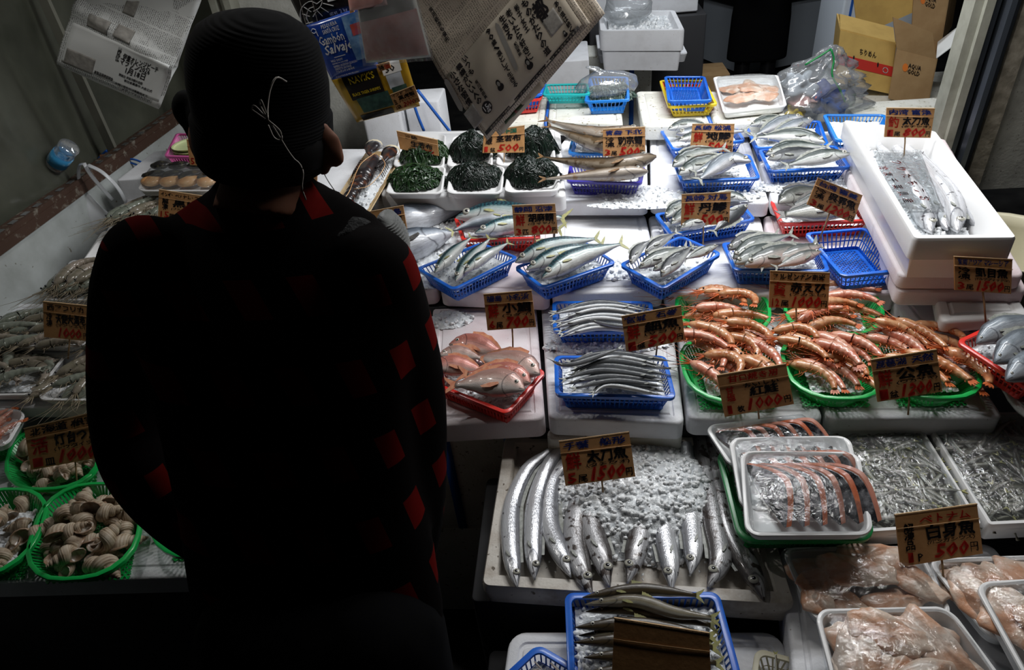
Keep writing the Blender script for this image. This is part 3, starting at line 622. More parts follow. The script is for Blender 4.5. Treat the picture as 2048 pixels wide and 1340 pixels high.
# ------------------------------------------------------------------ shrimps (local: lies on its side, head at -x)
def make_shrimp(curl, shell, leg, Ls=.13, seed=0, root_name='red_shrimp'):
    rg = random.Random(seed); n = 36; pts = []; a = -curl * .5; p = Vector((-Ls * .5, 0, .012)); st = Ls / n
    for i in range(n + 1):
        pts.append(p.copy()); k = i / n; a += (curl * 1.7 / n) * (0 if k < .35 else 1.0); p = p + Vector((math.cos(a), -math.sin(a), 0)) * st
    mb = MB(); rings = []; seg = 10
    for i, c in enumerate(pts):
        k = i / n; t = (pts[min(i + 1, n)] - pts[max(i - 1, 0)]).normalized(); nn = Vector((-t.y, t.x, 0))
        w = Ls * (.022 + .088 * min(1, k / .16) ** .7) if k < .16 else Ls * (.11 if k < .36 else .108 - .062 * ((k - .36) / .64) ** 1.2)
        if k > .36: w *= 1 + .07 * (1 - ((k - .36) / .64 * 6.0) % 1 * 2)
        rings.append([c + nn * math.cos(2 * math.pi * j / seg) * w + Z * math.sin(2 * math.pi * j / seg) * w * .8 for j in range(seg)])
    mb.loft(rings[:0] + rings[13:], 0); o = obj(root_name, mb, M[shell], org=(0, 0, 0), smooth=True)
    hb = MB(); hb.loft(rings[:15]); t0 = (pts[1] - pts[0]).normalized(); n0 = Vector((-t0.y, t0.x, 0))
    hb.tube([pts[3] + n0 * Ls * .05, pts[0] + n0 * Ls * .03 - t0 * Ls * .02, pts[0] + n0 * Ls * .055 - t0 * Ls * .16], [Ls * .014, Ls * .009, .0004], 5)
    obj('head_shell', hb, M[shell], o)
    lb = MB()
    for i in range(9):
        q = pts[7 + int(i * 2.3)]; k = (7 + i * 2.3) / n; b = q - n0 * Ls * .07
        d = (-n0 * rg.uniform(.7, 1.1) + t0 * rg.uniform(-.9, .5)); l = Ls * (rg.uniform(.12, .22) if i < 5 else .08)
        lb.tube([b, b + d * l * .5 + Z * rg.uniform(-.004, .006), b + d * l + t0 * l * rg.uniform(-.5, .3)], [.0013, .001, .0004], 4)
    for i in range(3):
        b = pts[1] - n0 * Ls * .02 * i; lb.tube([b, b - t0 * Ls * .14 - n0 * Ls * (.03 + .05 * i), b - t0 * Ls * .24 - n0 * Ls * (.12 * i - .02)], [.002, .0012, .0003], 4)
    obj('legs', lb, M[leg], o)
    ab = MB()
    for s in (1, -1):
        q = pts[0].copy(); path = [q]; d = -t0 + n0 * s * .25
        for i in range(9):
            d = (d + Vector((rg.uniform(-.25, .25), rg.uniform(-.25, .25), rg.uniform(-.04, .05)))).normalized(); q = q + d * Ls * .085; q.z = max(q.z, .006); path.append(q)
        ab.tube(path, lambda s_: .0006 * (1 - s_) + .00022, 4)
    obj('antennae', ab, M[leg], o)
    tb = MB(); te = pts[-1]; tt = (pts[-1] - pts[-3]).normalized(); tn = Vector((-tt.y, tt.x, 0))
    for s in (-.55, -.2, .2, .55):
        d = (tt + tn * s).normalized(); e = Vector((-d.y, d.x, 0)); l = Ls * .15; b = te - tt * .003
        tb.poly([b - e * .0015, b + d * l * .6 - e * l * .17, b + d * l, b + d * l * .6 + e * l * .17, b + e * .0015], Z, .0016)
    obj('tail_fan', tb, M[leg if shell.startswith('shrimp') else shell], o, smooth=False)
    eb = MB().ball(pts[1] + n0 * Ls * .035 + Z * Ls * .045, Ls * .02, u=8, w=6); obj('eye', eb, M['eyeb'], o)
    return o
def place(o, loc, rz, s=1.0, rx=0.0, ry=0.0):
    o.location = Vector(loc); o.rotation_euler = (rx, ry, rz); o.scale = (s, s, s)
# ------------------------------------------------------------------ whelk
def make_whelk(seed=0):
    rg = random.Random(seed); mb = MB(); T = 4.8 * 2 * math.pi; n = 110; seg = 12; rings = []; uvs = []
    for i in range(n + 1):
        th = T * i / n; g = math.exp(-.079 * (T - th)); r = .0150 * g; c = .0115 * g; zc = .060 * (1 - g)
        ctr = Vector((c * math.cos(th), c * math.sin(th), zc)); rad = Vector((math.cos(th), math.sin(th), 0))
        rings.append([ctr + rad * math.cos(2 * math.pi * k / seg) * r + Z * math.sin(2 * math.pi * k / seg) * r * 1.18 for k in range(seg)])
        uvs += [(i / n * 6, k / seg) for k in range(seg)]
    # turn so that the shell lies with its axis along +x
    Rm = Matrix.Rotation(math.radians(90), 3, 'Y')
    rings = [[Rm @ p for p in r] for r in rings]
    mb.loft(rings, 0, (True, False), uvs); o = obj('whelk', mb, M['whelk'], org=(0, 0, 0))
    e = rings[-1]; c = sum(e, Vector()) / seg; d = (rings[-1][0] + rings[-1][6] - rings[-2][0] - rings[-2][6]).normalized(); lb = MB()
    fl = [[c + (p - c) * k + d * t for p in e] for k, t in ((1.0, -.001), (1.14, .003), (1.05, .0045), (.92, .003), (.8, -.003), (.3, -.008))]
    lb.loft(fl, 0, (False, True)); obj('lip', lb, M['whelk_lip'], o); return o
M['whelk_lip'] = mat('whelk_lip', (.34, .22, .14), .35, noise=(40, (.62, .56, .48), .45, .6), coat=.3)
# ------------------------------------------------------------------ seaweed heap
def seaweed(name, label, cx, cy, z, rx, ry, hgt, n, wid, m, seed, flat=.18, group=None, steps=9, stp=.014):
    rg = random.Random(seed); mb = MB(); c0 = P(cx, cy, z)
    mb.ball(c0 + Z * hgt * .1, rx * .8, ry * .8, hgt * .62, 20, 12, 0, None, .3, seed)
    for k in range(n):
        a = rg.uniform(0, 6.28); r = math.sqrt(rg.random()); x, y = r * math.cos(a) * rx, r * math.sin(a) * ry
        hd = rg.uniform(0, 6.28); pts = []
        for i in range(steps):
            rr_ = (x / rx) ** 2 + (y / ry) ** 2
            zz = hgt * math.sqrt(max(0, 1 - rr_)) if rr_ < 1 else 0
            zz = zz * (.9 + .25 * mnoise.noise(Vector((x * 30, y * 30, seed)))) + rg.uniform(-.003, .005)
            pts.append(c0 + Vector((x, y, max(.002, zz)))); hd += rg.uniform(-.9, .9); st = stp * rg.uniform(.6, 1.2)
            if rr_ > 1.05: hd = math.atan2(-y, -x) + rg.uniform(-1, 1)
            x += math.cos(hd) * st; y += math.sin(hd) * st
        w = wid * rg.uniform(.5, 1.3); mb.tube(catmull(pts, steps * 2), lambda s: w * (.35 + .65 * math.sin(math.pi * min(1, s + .05))), 4 if flat > .5 else 6, flat=flat, up=Vector((rg.gauss(0, .5), rg.gauss(0, .5), 1)).normalized())
    return tag(obj(name, mb, M[m], org=c0), label, 'seaweed', group, 'stuff')
# ------------------------------------------------------------------ price cards
def card(name, label, px, base, tilt, texts, stick=None, group=None, twist=0.0, th=.004, band=.72, dark=False, cat='price sign', Y=None, edge='card', stickz=None):
    """px TL TR BR BL in the photo; base = pixel + level where the stick stands"""
    if Y is None: b = P(base[0], base[1], base[2])
    else: b = PY(base[0], base[1], Y)
    t = math.radians(tilt); n = Vector((math.sin(math.radians(twist)), -math.cos(math.radians(twist)), 0)) * math.cos(t) + Z * math.sin(t)
    if stick: o = b + n * .0
    o = b; tl, tr, br_, bl = [PP(a, c, o, n) for a, c in px]; q = Quad(bl, br_, tr, tl)
    if q.n.dot(n) < 0: q.n = -q.n
    root = tag(obj(name, MB().box(*[q.at(u, v, -th) for u, v in ((0, 0), (1, 0), (1, 1), (0, 1))], *[q.at(u, v, 0) for u, v in ((0, 0), (1, 0), (1, 1), (0, 1))]), M['card'], org=q.at(.5, 0), smooth=False), label, cat, group)
    if stick:
        mb = MB(); c = q.at(.5 if stick is True else stick, .3, -th - .0016)
        e = b.copy() if stickz is None else Vector((b.x, b.y, stickz)); mb.tube([c, c.lerp(e, .5) + Vector((.001, 0, 0)), e], .0019, 6); obj('stick', mb, M['wood'], root)
    if band:
        mb = MB(); pts = [q.at(-.008, band + .015, .001), q.at(.3, band + .006, .0012), q.at(.7, band - .006, .0012), q.at(1.008, band - .012, .001)]
        mb.tube(pts, .0007, 4); obj('rubber_band', mb, M['rubber'], root)
    if edge:
        mb = MB(); mb.box(q.at(-.004, .985, -th - .0005), q.at(1.004, .985, -th - .0005), q.at(1.004, .985, .0006), q.at(-.004, .985, .0006), q.at(-.004, 1.01, -th - .0005), q.at(1.004, 1.01, -th - .0005), q.at(1.004, 1.01, .0006), q.at(-.004, 1.01, .0006)); obj('corrugated_edge', mb, M['card_edge'], root, smooth=False)
    by = {}
    for i, (s, ink, u0, v0, u1, v1, *rest) in enumerate(texts):
        bold = rest[0] if rest else .03; sl = rest[1] if len(rest) > 1 else 0
        mb = by.setdefault(ink, MB()); write(mb, s, lambda u, v: q.at(u, v, .0009), u0, v0, u1, v1, bold, sl, .09, i * 3.1 + px[0][0])
    for ink, mb in by.items():
        obj('lettering', mb, M[ink], root, smooth=False)['label'] = {'ink': 'black', 'inkblue': 'dark blue', 'inkred': 'red', 'inkwhite': 'white', 'inkgreen': 'green', 'orange': 'orange'}.get(ink, 'dark') + ' brush lettering'
    return root
def std(origin, tagw, kanji, kana, cnt, cntu, price, tagc='inkred', oc='inkblue', yen='円'):
    """the stall's usual card layout"""
    t = []
    if origin: t.append((origin, oc, .06, .78, .92, .95, .035))
    if tagw: t.append((tagw, tagc, .06, .34, .27, .70, .025))
    if kanji: t.append((kanji, 'ink', .36, .44, .93, .71, .045))
    if kana: t.append((kana, 'ink', .34, .33, .96, .42, .03))
    if cnt: t.append((cnt, 'inkred', .05, .04, .17, .25, .05))
    if cntu: t.append((cntu, 'ink', .20, .04, .33, .20, .03))
    if price: t.append((price, 'inkred', .38, .04, .84, .32, .07, .12))
    if yen: t.append((yen, 'ink', .88, .05, .97, .22, .03))
    return t
# ------------------------------------------------------------------ sheets of paper
def sheet(q, fn, nx=18, ny=18, th=.0006, mi=0, uv=True, mb=None, u0=0, v0=0, u1=1, v1=1, base=0.0):
    mb = mb or MB(); vs = []; uvs = []; fs = []
    for s in (0, 1):
        for j in range(ny + 1):
            for i in range(nx + 1):
                u = u0 + (u1 - u0) * i / nx; v = v0 + (v1 - v0) * j / ny; vs.append(q.at(u, v, fn(u, v) + base - th * s)); uvs.append((u, v))
    k = (nx + 1) * (ny + 1)
    for j in range(ny):
        for i in range(nx):
            a = j * (nx + 1) + i; fs.append((a, a + 1, a + nx + 2, a + nx + 1)); fs.append((k + a, k + a + nx + 1, k + a + nx + 2, k + a + 1))
    rim = [i for i in range(nx + 1)] + [j * (nx + 1) + nx for j in range(1, ny + 1)] + [ny * (nx + 1) + i for i in range(nx - 1, -1, -1)] + [j * (nx + 1) for j in range(ny - 1, 0, -1)]
    for a, b in zip(rim, rim[1:] + rim[:1]): fs.append((a, k + a, k + b, b))
    return mb.add(vs, fs, mi, uvs)
def hollow(name, label, lo, hi, m, cat='box', rot=0.0, group=None, bev=.006):
    """plain closed carton / styrofoam block with softened edges, turned by rot about its centre"""
    c = Vector(((lo[0] + hi[0]) / 2, (lo[1] + hi[1]) / 2, 0)); ca, sa = math.cos(rot), math.sin(rot)
    def W(x, y, z): x -= c.x; y -= c.y; return Vector((c.x + x * ca - y * sa, c.y + x * sa + y * ca, z))
    q = Quad(W(lo[0], lo[1], hi[2]), W(hi[0], lo[1], hi[2]), W(hi[0], hi[1], hi[2]), W(lo[0], hi[1], hi[2])); h = hi[2] - lo[2]
    mb = MB(); rrl(mb, q, [(bev, -h), (0, -h + bev), (0, -bev), (bev * .3, -bev * .3), (bev, 0)], bev * 2, 3)
    return tag(obj(name, mb, M[m], smooth='auto'), label, cat, group), q
# ================================================================== SETTING
def struct(name, mb, m, smooth=False):
    o = obj(name, mb, M[m], smooth=smooth); o['kind'] = 'structure'; return o
struct('floor', MB().abox((-4, -1.5, -.05), (6, 9.5, 0)), 'darkfloor')
def wavy(x0, y0, x1, y1, z0, z1, amp, nx=60, th=.01, freq=9, seed=0):
    mb = MB(); d = Vector((x1 - x0, y1 - y0, 0)); nrm = Vector((-d.y, d.x, 0)).normalized(); vs = []; fs = []
    for s in (0, 1):
        for j in range(9):
            for i in range(nx + 1):
                t = i / nx; zz = z0 + (z1 - z0) * j / 8
                o = amp * (mnoise.noise(Vector((t * freq, zz * 1.2, seed))) + .5 * mnoise.noise(Vector((t * freq * 2.6, zz * 2, seed + 5))))
                p = Vector((x0, y0, zz)) + d * t + nrm * (o + s * th); vs.append(p)
    k = 9 * (nx + 1)
    for j in range(8):
        for i in range(nx): a = j * (nx + 1) + i; fs.append((a, a + 1, a + nx + 2, a + nx + 1)); fs.append((k + a, k + a + nx + 1, k + a + nx + 2, k + a + 1))
    return mb.add(vs, fs)
struct('wall_left', wavy(-1.72, 0.3, -1.66, 2.9, 0, 3.0, .06, seed=2), 'tarp', True)
struct('wall_back', MB().abox((-1.30, 2.78, 0), (-.86, 2.95, 3.0)), 'concrete')
struct('wall_right', MB().abox((PY(1935, 300, 2.14).x, 2.14, .80), (3.2, 2.30, 3.0)), 'concrete')
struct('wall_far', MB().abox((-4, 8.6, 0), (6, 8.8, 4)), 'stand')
struct('wall_lower', MB().abox((-1.64, .2, .0), (-1.60, 2.75, 1.09)), 'panel').name = 'wall_apron'
mb = MB(); mb.abox((-1.64, .2, 1.09), (-1.597, 2.75, 1.105)); mb.abox((-1.599, .2, 1.06), (-1.594, 2.75, 1.09))
struct('trim_rail', mb, 'rust')
mb = MB()
for k in range(44): mb.abox((-1.606, .35 + k * .055, 1.1052), (-1.622, .375 + k * .055, 1.1065))
struct('trim_rail_clip', mb, 'steel').name = 'trim_2'
# metal post at the corner of the left wall
mb = MB(); mb.abox((-1.375, 2.70, 0), (-1.35, 2.95, 3)); mb.abox((-1.35, 2.74, 0), (-1.32, 2.95, 3)); mb.abox((-1.32, 2.70, 0), (-1.295, 2.95, 3)); struct('trim_3', mb, 'greypaint')
struct('wall_corner', MB().abox((-1.70, 2.86, 0), (-1.34, 2.92, 3.0)), 'tarp'); mb = MB(); mb.abox((-1.665, 2.2, .9), (-1.635, 2.215, 3.0)); struct('trim_4', mb, 'tarp_seam')
# right-hand door frame: pale rail, dark channel, brick edge
xr = PY(1868, 269, 2.14).x
mb = MB(); mb.abox((xr - .012, 2.10, .5), (xr + .012, 2.16, 3)); mb.abox((xr + .012, 2.085, .5), (xr + .035, 2.11, 3)); struct('trim_5', mb, 'greypaint')
mb = MB(); mb.abox((xr + .036, 2.09, .5), (xr + .052, 2.2, 3)); mb.abox((xr + .036, 2.16, .5), (xr + .15, 2.2, 3)); mb.tube([(xr + .085, 2.10, .5), (xr + .085, 2.10, 3)], .022, 10); struct('trim_6', mb, 'darkmetal')
struct('trim_7', MB().abox((xr + .12, 2.105, .62), (xr + .165, 2.19, 3)), 'concrete_rough')
# ================================================================== BOXES THAT CARRY THE GOODS
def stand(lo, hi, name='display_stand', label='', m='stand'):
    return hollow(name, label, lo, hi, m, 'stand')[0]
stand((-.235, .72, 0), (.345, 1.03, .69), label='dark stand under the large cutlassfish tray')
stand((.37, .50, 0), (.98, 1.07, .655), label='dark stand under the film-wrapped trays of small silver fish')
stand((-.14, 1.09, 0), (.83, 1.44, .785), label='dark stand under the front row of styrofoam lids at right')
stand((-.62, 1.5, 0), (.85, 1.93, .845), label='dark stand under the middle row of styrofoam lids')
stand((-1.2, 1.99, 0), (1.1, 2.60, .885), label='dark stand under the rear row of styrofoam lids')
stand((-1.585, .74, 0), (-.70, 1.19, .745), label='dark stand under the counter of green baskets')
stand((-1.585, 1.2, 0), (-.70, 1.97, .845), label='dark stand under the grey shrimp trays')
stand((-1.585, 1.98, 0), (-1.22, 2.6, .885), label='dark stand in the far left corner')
ws = tag(hollow('styrofoam_box', '', (-.60, 1.10, .42), (-.145, 1.44, .775), 'styro_old', 'styrofoam box')[0], 'deep closed styrofoam box with two blue straps under the red basket of sea bream', 'styrofoam box')
mb = MB()
for x in (-.335, -.185): mb.abox((x - .011, 1.096, .42), (x + .011, 1.10, .775))
obj('strap', mb, M['strap'], ws)
hollow('styrofoam_box', 'dim styrofoam box beneath the blue-strapped box', (-.60, 1.10, .03), (-.145, 1.44, .415), 'styro_old', 'styrofoam box')
# row A : large shallow tray
qa = QP(.75, (962, 1172), (1592, 1212), (1492, 874), (1010, 869))
openbox('display_tray', 'large shallow dirty styrofoam tray of cutlassfish and crushed ice', qa, .055, .028, 'styro_dirty', 'tray', r=.015, floor=.030, taper=.004, lip=1)
# row B lids z .84
ZB = .84
lid('styrofoam_slab', 'pale pinkish styrofoam lid under the red basket of sea bream', QP(ZB, (850, 852), (1090, 838), (1072, 609), (866, 612)), .055, 'styro_pink')
lid('styrofoam_slab', 'white styrofoam lid under the two blue baskets of halfbeaks', QP(ZB, (1097, 838), (1369, 847), (1340, 604), (1082, 606)), .05)
lid('styrofoam_slab', 'white styrofoam lid under the two left green baskets of red shrimp', QP(ZB, (1376, 838), (1648, 840), (1565, 602), (1350, 604)), .05)
lid('styrofoam_slab', 'white styrofoam lid under the front green baskets of red shrimp at right', QP(ZB, (1656, 838), (2010, 836), (1862, 610), (1575, 600)), .05)
hollow('styrofoam_box', 'white styrofoam box below the lid with the halfbeak baskets', (-.092, 1.05, .0), (.2, 1.085, .788), 'styro_old', 'styrofoam box')
# row C lids z .90
ZC = .90
lid('styrofoam_slab', 'pink-stained styrofoam lid at the left end of the middle row beside the plaid jacket', QP(ZC, (690, 590), (872, 578), (930, 400), (700, 400)), .05, 'styro_pink')
lid('styrofoam_slab', 'white styrofoam lid under the leftmost blue basket of mackerel', QP(ZC, (878, 582), (1097, 590), (1108, 425), (938, 425)), .05, 'styro_pink')
lid('styrofoam_slab', 'white styrofoam lid at the centre of the middle row with an empty speckled top', QP(ZC, (1103, 588), (1327, 582), (1290, 427), (1112, 425)), .05)
lid('styrofoam_slab', 'icy white styrofoam lid behind the first green shrimp basket', QP(ZC, (1332, 586), (1560, 590), (1520, 430), (1296, 430)), .05)
lid('styrofoam_slab', 'white styrofoam lid under the empty blue basket', QP(ZC, (1566, 590), (1798, 588), (1740, 430), (1526, 430)), .05, 'styro_pink')
# row D lids z .96
ZD = .96
lid('styrofoam_slab', 'long white styrofoam lid on the left behind the head and ear', QP(1.0, (590, 412), (700, 412), (790, 297), (640, 297)), .035)
lid('styrofoam_slab', 'white styrofoam lid raised under the trays of seaweed', QP(1.0, (760, 392), (1132, 392), (1120, 258), (800, 262)), .05, 'foam')
lid('styrofoam_slab', 'white styrofoam lid with small blue marks under the brown pollock', QP(ZD, (1040, 405), (1296, 404), (1293, 268), (1140, 262)), .045)
lid('styrofoam_slab', 'white styrofoam lid under the two middle baskets of horse mackerel', QP(ZD, (1302, 402), (1540, 406), (1492, 262), (1300, 266)), .045)
lid('styrofoam_slab', 'white styrofoam lid under the right-hand baskets of horse mackerel', QP(ZD, (1546, 405), (1766, 398), (1690, 262), (1499, 262)), .045)
mb = MB()
for a, b_ in (((1142, 414), (1165, 414)), ((1180, 410), (1196, 410)), ((1186, 407), (1188, 419))):
    p, q_ = PY(*a, 1.893), PY(*b_, 1.893)
# long narrow box with cutlassfish
qbx = QP(1.105, (1828, 478), (2036, 476), (1872, 262), (1686, 239))
bx = openbox('fish_box', 'long deep white styrofoam box of cutlassfish on ice at right', qbx, .105, .019, 'foam', 'styrofoam box', r=.012, floor=.015, taper=.016, lip=1)
icebed('crushed_ice', 'crushed ice around the cutlassfish in the long white box', qbx.off(-.068), .034, 0, 420, .010, .004, 5)
lid('styrofoam_slab', 'pinkish styrofoam lid directly under the long white fish box', QP(.999, (1800, 552), (2052, 552), (1890, 275), (1668, 292)), .035, 'styro_pink')
lid('styrofoam_slab', 'second pinkish styrofoam lid below the long white fish box', QP(.963, (1795, 582), (2058, 582), (1900, 290), (1690, 300)), .04, 'styro_pink')
q5 = QP(.885, (1850, 672), (2120, 660), (2000, 585), (1785, 592))
lid('styrofoam_slab', 'pink-tinged styrofoam lid with purple printed characters at right', QP(.885, (1905, 745), (2180, 735), (2010, 585), (1782, 592)), .05, 'styro_pink')
sm = lid('styrofoam_slab', 'small upturned styrofoam lid with a hollow top behind the silver-grey fish', QP(.935, (1882, 645), (2062, 632), (2025, 578), (1868, 578)), .03, 'foam')
mb = MB(); qw = QP(.8862, (1938, 664), (1972, 664), (1950, 640), (1916, 640)); write(mb, '水\n産\n県', lambda u, v: qw.at(u, v, .0006), 0, 0, 1, 1, .04); write(mb, '名', lambda u, v: qw.at(u, v, .0006), 1.6, .5, 2.8, 1.4, .04)
tag(obj('printed_characters', mb, M['inkpurple'], [o for o in bpy.data.objects if o.get('label', '').startswith('pink-tinged')][0], smooth=False), 'purple printed characters')
# row E : old speckled lids at the back
e1 = lid('styrofoam_slab', 'speckled old styrofoam lid under the blue basket of bagged seaweed', QP(1.03, (1096, 243), (1246, 248), (1240, 189), (1100, 189)), .05, 'styro_old')
e2 = lid('styrofoam_slab', 'speckled old styrofoam lid under the stacked coloured baskets', QP(1.03, (1286, 252), (1428, 250), (1400, 182), (1272, 182)), .05, 'styro_old')
e3 = lid('styrofoam_slab', 'speckled old styrofoam lid under the rear tray of pale fillets', QP(1.03, (1432, 250), (1576, 240), (1552, 184), (1404, 182)), .05, 'styro_old')
mb = MB(); a, b_ = P(1422, 246, 1.0305), P(1398, 190, 1.0305); mb.bar(a, b_, .012, .002); mb.bar(a, a - Z * .05, .012, .002, up=Vector((0, 1, 0)))
tag(obj('strap', mb, M['strap'], org=a), 'blue strap over the speckled lids beside the stacked baskets', 'strap')
mb = MB(); a, b_ = P(1091, 246, 1.0305), P(1100, 188, 1.0305); mb.bar(a, b_, .010, .002); mb.bar(a, a - Z * .05, .01, .002, up=Vector((0, 1, 0)))
tag(obj('strap', mb, M['strap'], org=a), 'blue strap at the left end of the speckled lids', 'strap')
lid('styrofoam_slab', 'wide styrofoam lid behind the hanging newspaper tip', QP(1.03, (960, 252), (1088, 245), (1094, 190), (985, 190)), .05, 'styro_old')
# ================================================================== BASKETS
ICE = {}
def bk(key, label, z, px, h=.055, m='blue', ice=(70, .007), r=.016, icez=-.022, **kw):
    q = QP(z, *px); bs = basket(kw.pop('name', 'plastic_basket'), label, q, h, m, r, group=None, **kw)
    if ice: icebed('crushed_ice', 'crushed ice in the ' + label, q.off(icez), .016, 0, ice[0], ice[1], .004, hash(key) % 50 if False else sum(map(ord, key)))
    ICE[key] = q; return q
b1 = bk('k1', 'leftmost blue basket of three mackerel with heads towards the viewer', .955, ((831, 536), (907, 580), (1037, 514), (962, 484)))
b2 = bk('k2', 'blue basket of three mackerel in the centre with tails to the upper right', .955, ((1028, 533), (1085, 576), (1233, 525), (1170, 482)))
b3 = bk('k3', 'blue basket packed with dark horse mackerel right of the mackerel', .955, ((1238, 528), (1326, 578), (1444, 506), (1362, 470)))
b4 = bk('k4', 'blue basket of pinkish horse mackerel left of the empty basket', .955, ((1468, 540), (1660, 542), (1638, 487), (1443, 484)))
b5 = bk('k5', 'empty blue basket right of the pinkish horse mackerel', .960, ((1684, 552), (1810, 540), (1733, 454), (1609, 465)), ice=None, pitch=.012)
b6 = bk('k6', 'red basket of dark tilapia', .955, ((1562, 448), (1746, 440), (1716, 396), (1540, 400)), m='red')
b7 = bk('k7', 'blue basket behind the 500 yen card in the middle row', .955, ((1342, 470), (1511, 438), (1488, 410), (1308, 426)))
b8 = bk('k8', 'blue basket of four silver-blue fish at the centre of the rear row', 1.012, ((1361, 362), (1521, 356), (1500, 308), (1344, 318)))
b9 = bk('k9', 'right-hand blue basket of three horse mackerel', 1.012, ((1538, 342), (1702, 334), (1672, 290), (1517, 298)))
b10 = bk('k10', 'rear blue basket behind the card for local horse mackerel', 1.012, ((1345, 299), (1491, 280), (1464, 240), (1320, 260)))
b11 = bk('k11', 'rear blue basket of pale silver fish', 1.012, ((1512, 296), (1658, 290), (1640, 240), (1490, 250)), ice=(60, .007))
b12 = bk('k12', 'light blue basket half hidden behind the long white box', 1.03, ((1672, 280), (1800, 280), (1770, 228), (1646, 228)), m='blue_light', ice=(60, .008))
b13 = bk('k13', 'violet basket of brown pollock', 1.012, ((1133, 362), (1283, 366), (1290, 332), (1140, 328)), m='violet')
b14 = bk('k14', 'light blue basket of pollock in the rear row', 1.012, ((1136, 306), (1288, 308), (1288, 276), (1145, 272)), m='blue_light')
b15 = bk('k15', 'red basket of spotted mackerel', .955, ((924, 480), (1082, 475), (1062, 426), (908, 434)), m='red')
b16 = bk('k16', 'red basket of pink sea bream', .895, ((862, 766), (1014, 828), (1093, 742), (908, 683)), m='red', ice=(160, .006))
b17 = bk('k17', 'rear blue basket of halfbeaks', .895, ((1107, 664), (1312, 662), (1303, 602), (1105, 602)))
b18 = bk('k18', 'front blue basket of dark halfbeaks', .895, ((1111, 790), (1352, 796), (1331, 711), (1109, 711)))
b19 = bk('k19', 'red basket of silver-grey fish at the right edge', .945, ((1912, 682), (2060, 778), (2180, 712), (2032, 626)), m='red')
b20 = bk('k20', 'nearest blue basket of barracuda behind the dark card', .76, ((1140, 1425), (1502, 1425), (1437, 1184), (1130, 1186)), h=.06, ice=(260, .012), rim=.011)
b21 = bk('k21', 'blue basket corner with small fish at the bottom edge', .74, ((962, 1392), (1090, 1480), (1185, 1352), (1075, 1288)), h=.05, ice=(60, .009), rim=.011)
b22 = bk('k22', 'cream basket with yellow tails at the bottom edge', .72, ((1500, 1380), (1600, 1400), (1600, 1320), (1512, 1296)), m='cream', ice=None, h=.04)
# back baskets
bk('k23', 'small blue basket holding bagged seaweed on the speckled lid', 1.085, ((1169, 203), (1259, 199), (1256, 153), (1179, 152)), m='blue_light', ice=None, pitch=.014)
for i, (m_, lb, dz, dx) in enumerate((('red', 'lowest red basket of the coloured stack', 1.055, 0), ('magenta', 'thin magenta basket inside the coloured stack', 1.066, 0), ('yellow', 'yellow basket of the coloured stack', 1.076, 0))):
    bk('k24%d' % i, lb, dz, ((1337, 213), (1435, 208), (1410, 160), (1319, 160)), m=m_, ice=None, h=.05 if i == 0 else .045, pitch=.014)
bk('k27', 'blue basket on top of the coloured stack', 1.095, ((1336, 202), (1424, 200), (1410, 152), (1329, 152)), ice=None, pitch=.014, h=.045)
bk('k28', 'red basket behind the newspaper edge', 1.09, ((1000, 205), (1082, 197), (1092, 168), (1010, 172)), m='red', ice=None, pitch=.014)
bk('k29', 'blue basket nested in the red one behind the newspaper edge', 1.105, ((1002, 196), (1083, 188), (1093, 162), (1012, 164)), ice=None, pitch=.014)
bk('k30', 'flat teal basket at the back behind the speckled lid', 1.09, ((1085, 190), (1180, 188), (1176, 166), (1090, 168)), m='teal', ice=None, pitch=.014, h=.04)
# green oval baskets
def gb(key, label, z, px, ice=(150, .007), h=.05, m='green', name='oval_basket'):
    q = QP(z, *px); basket(name, label, q, h, m, r=min(q.w, q.d) * .42, pitch=.0085, bar=.0042, tap=.026, rim=.007)
    if ice: icebed('crushed_ice', 'crushed ice in the ' + label, q.off(-.024), .045, 0, ice[0], ice[1], .004, sum(map(ord, key)))
    ICE[key] = q; return q
g1 = gb('g1', 'rear left green oval basket of red shrimp', .893, ((1362, 668), (1548, 672), (1535, 570), (1343, 572)))
g2 = gb('g2', 'rear right green oval basket of red shrimp', .893, ((1578, 670), (1782, 668), (1752, 566), (1560, 568)))
g3 = gb('g3', 'front left green oval basket of red shrimp behind the dark 1000 yen card', .893, ((1382, 805), (1590, 800), (1545, 672), (1348, 670)))
g4 = gb('g4', 'front middle green oval basket of red shrimp', .893, ((1592, 797), (1790, 797), (1732, 668), (1548, 670)))
g5 = gb('g5', 'front right green oval basket of red shrimp', .893, ((1790, 797), (1992, 794), (1910, 664), (1728, 668)))
# ================================================================== FISH
def row(specname, cat, skin, key, lb, items, z, **kw):
    n = len(items); words = ['rearmost', 'second', 'third', 'fourth', 'fifth', 'sixth', 'seventh', 'eighth', 'ninth', 'tenth', 'eleventh', 'twelfth', 'thirteenth', 'fourteenth']
    for i, it in enumerate(items):
        pts, up = it[0], it[1]; zz = it[2] if len(it) > 2 and it[2] else z; sk = it[3] if len(it) > 3 else skin
        pos = 'front' if (i == n - 1 and n > 1) else words[i] + (' from the back' if i else '')
        fish(kw.get('name', cat.replace(' ', '_')), '%s %s %s' % (pos, cat, lb), specname, sk, pts, zz, up, 'fish', group=None, **{k: v for k, v in kw.items() if k in ('parts', 'thick', 'fin', 'eyem')})
row('saba', 'mackerel', 'saba', 'k1', 'in the leftmost blue basket', [([(870, 549), (905, 510), (947, 474)], True, (.965, .985)), ([(911, 566), (938, 525), (984, 476)], True, (.962, .988)), ([(929, 548), (965, 518), (1022, 486)], True, (.975, .985))], .97)
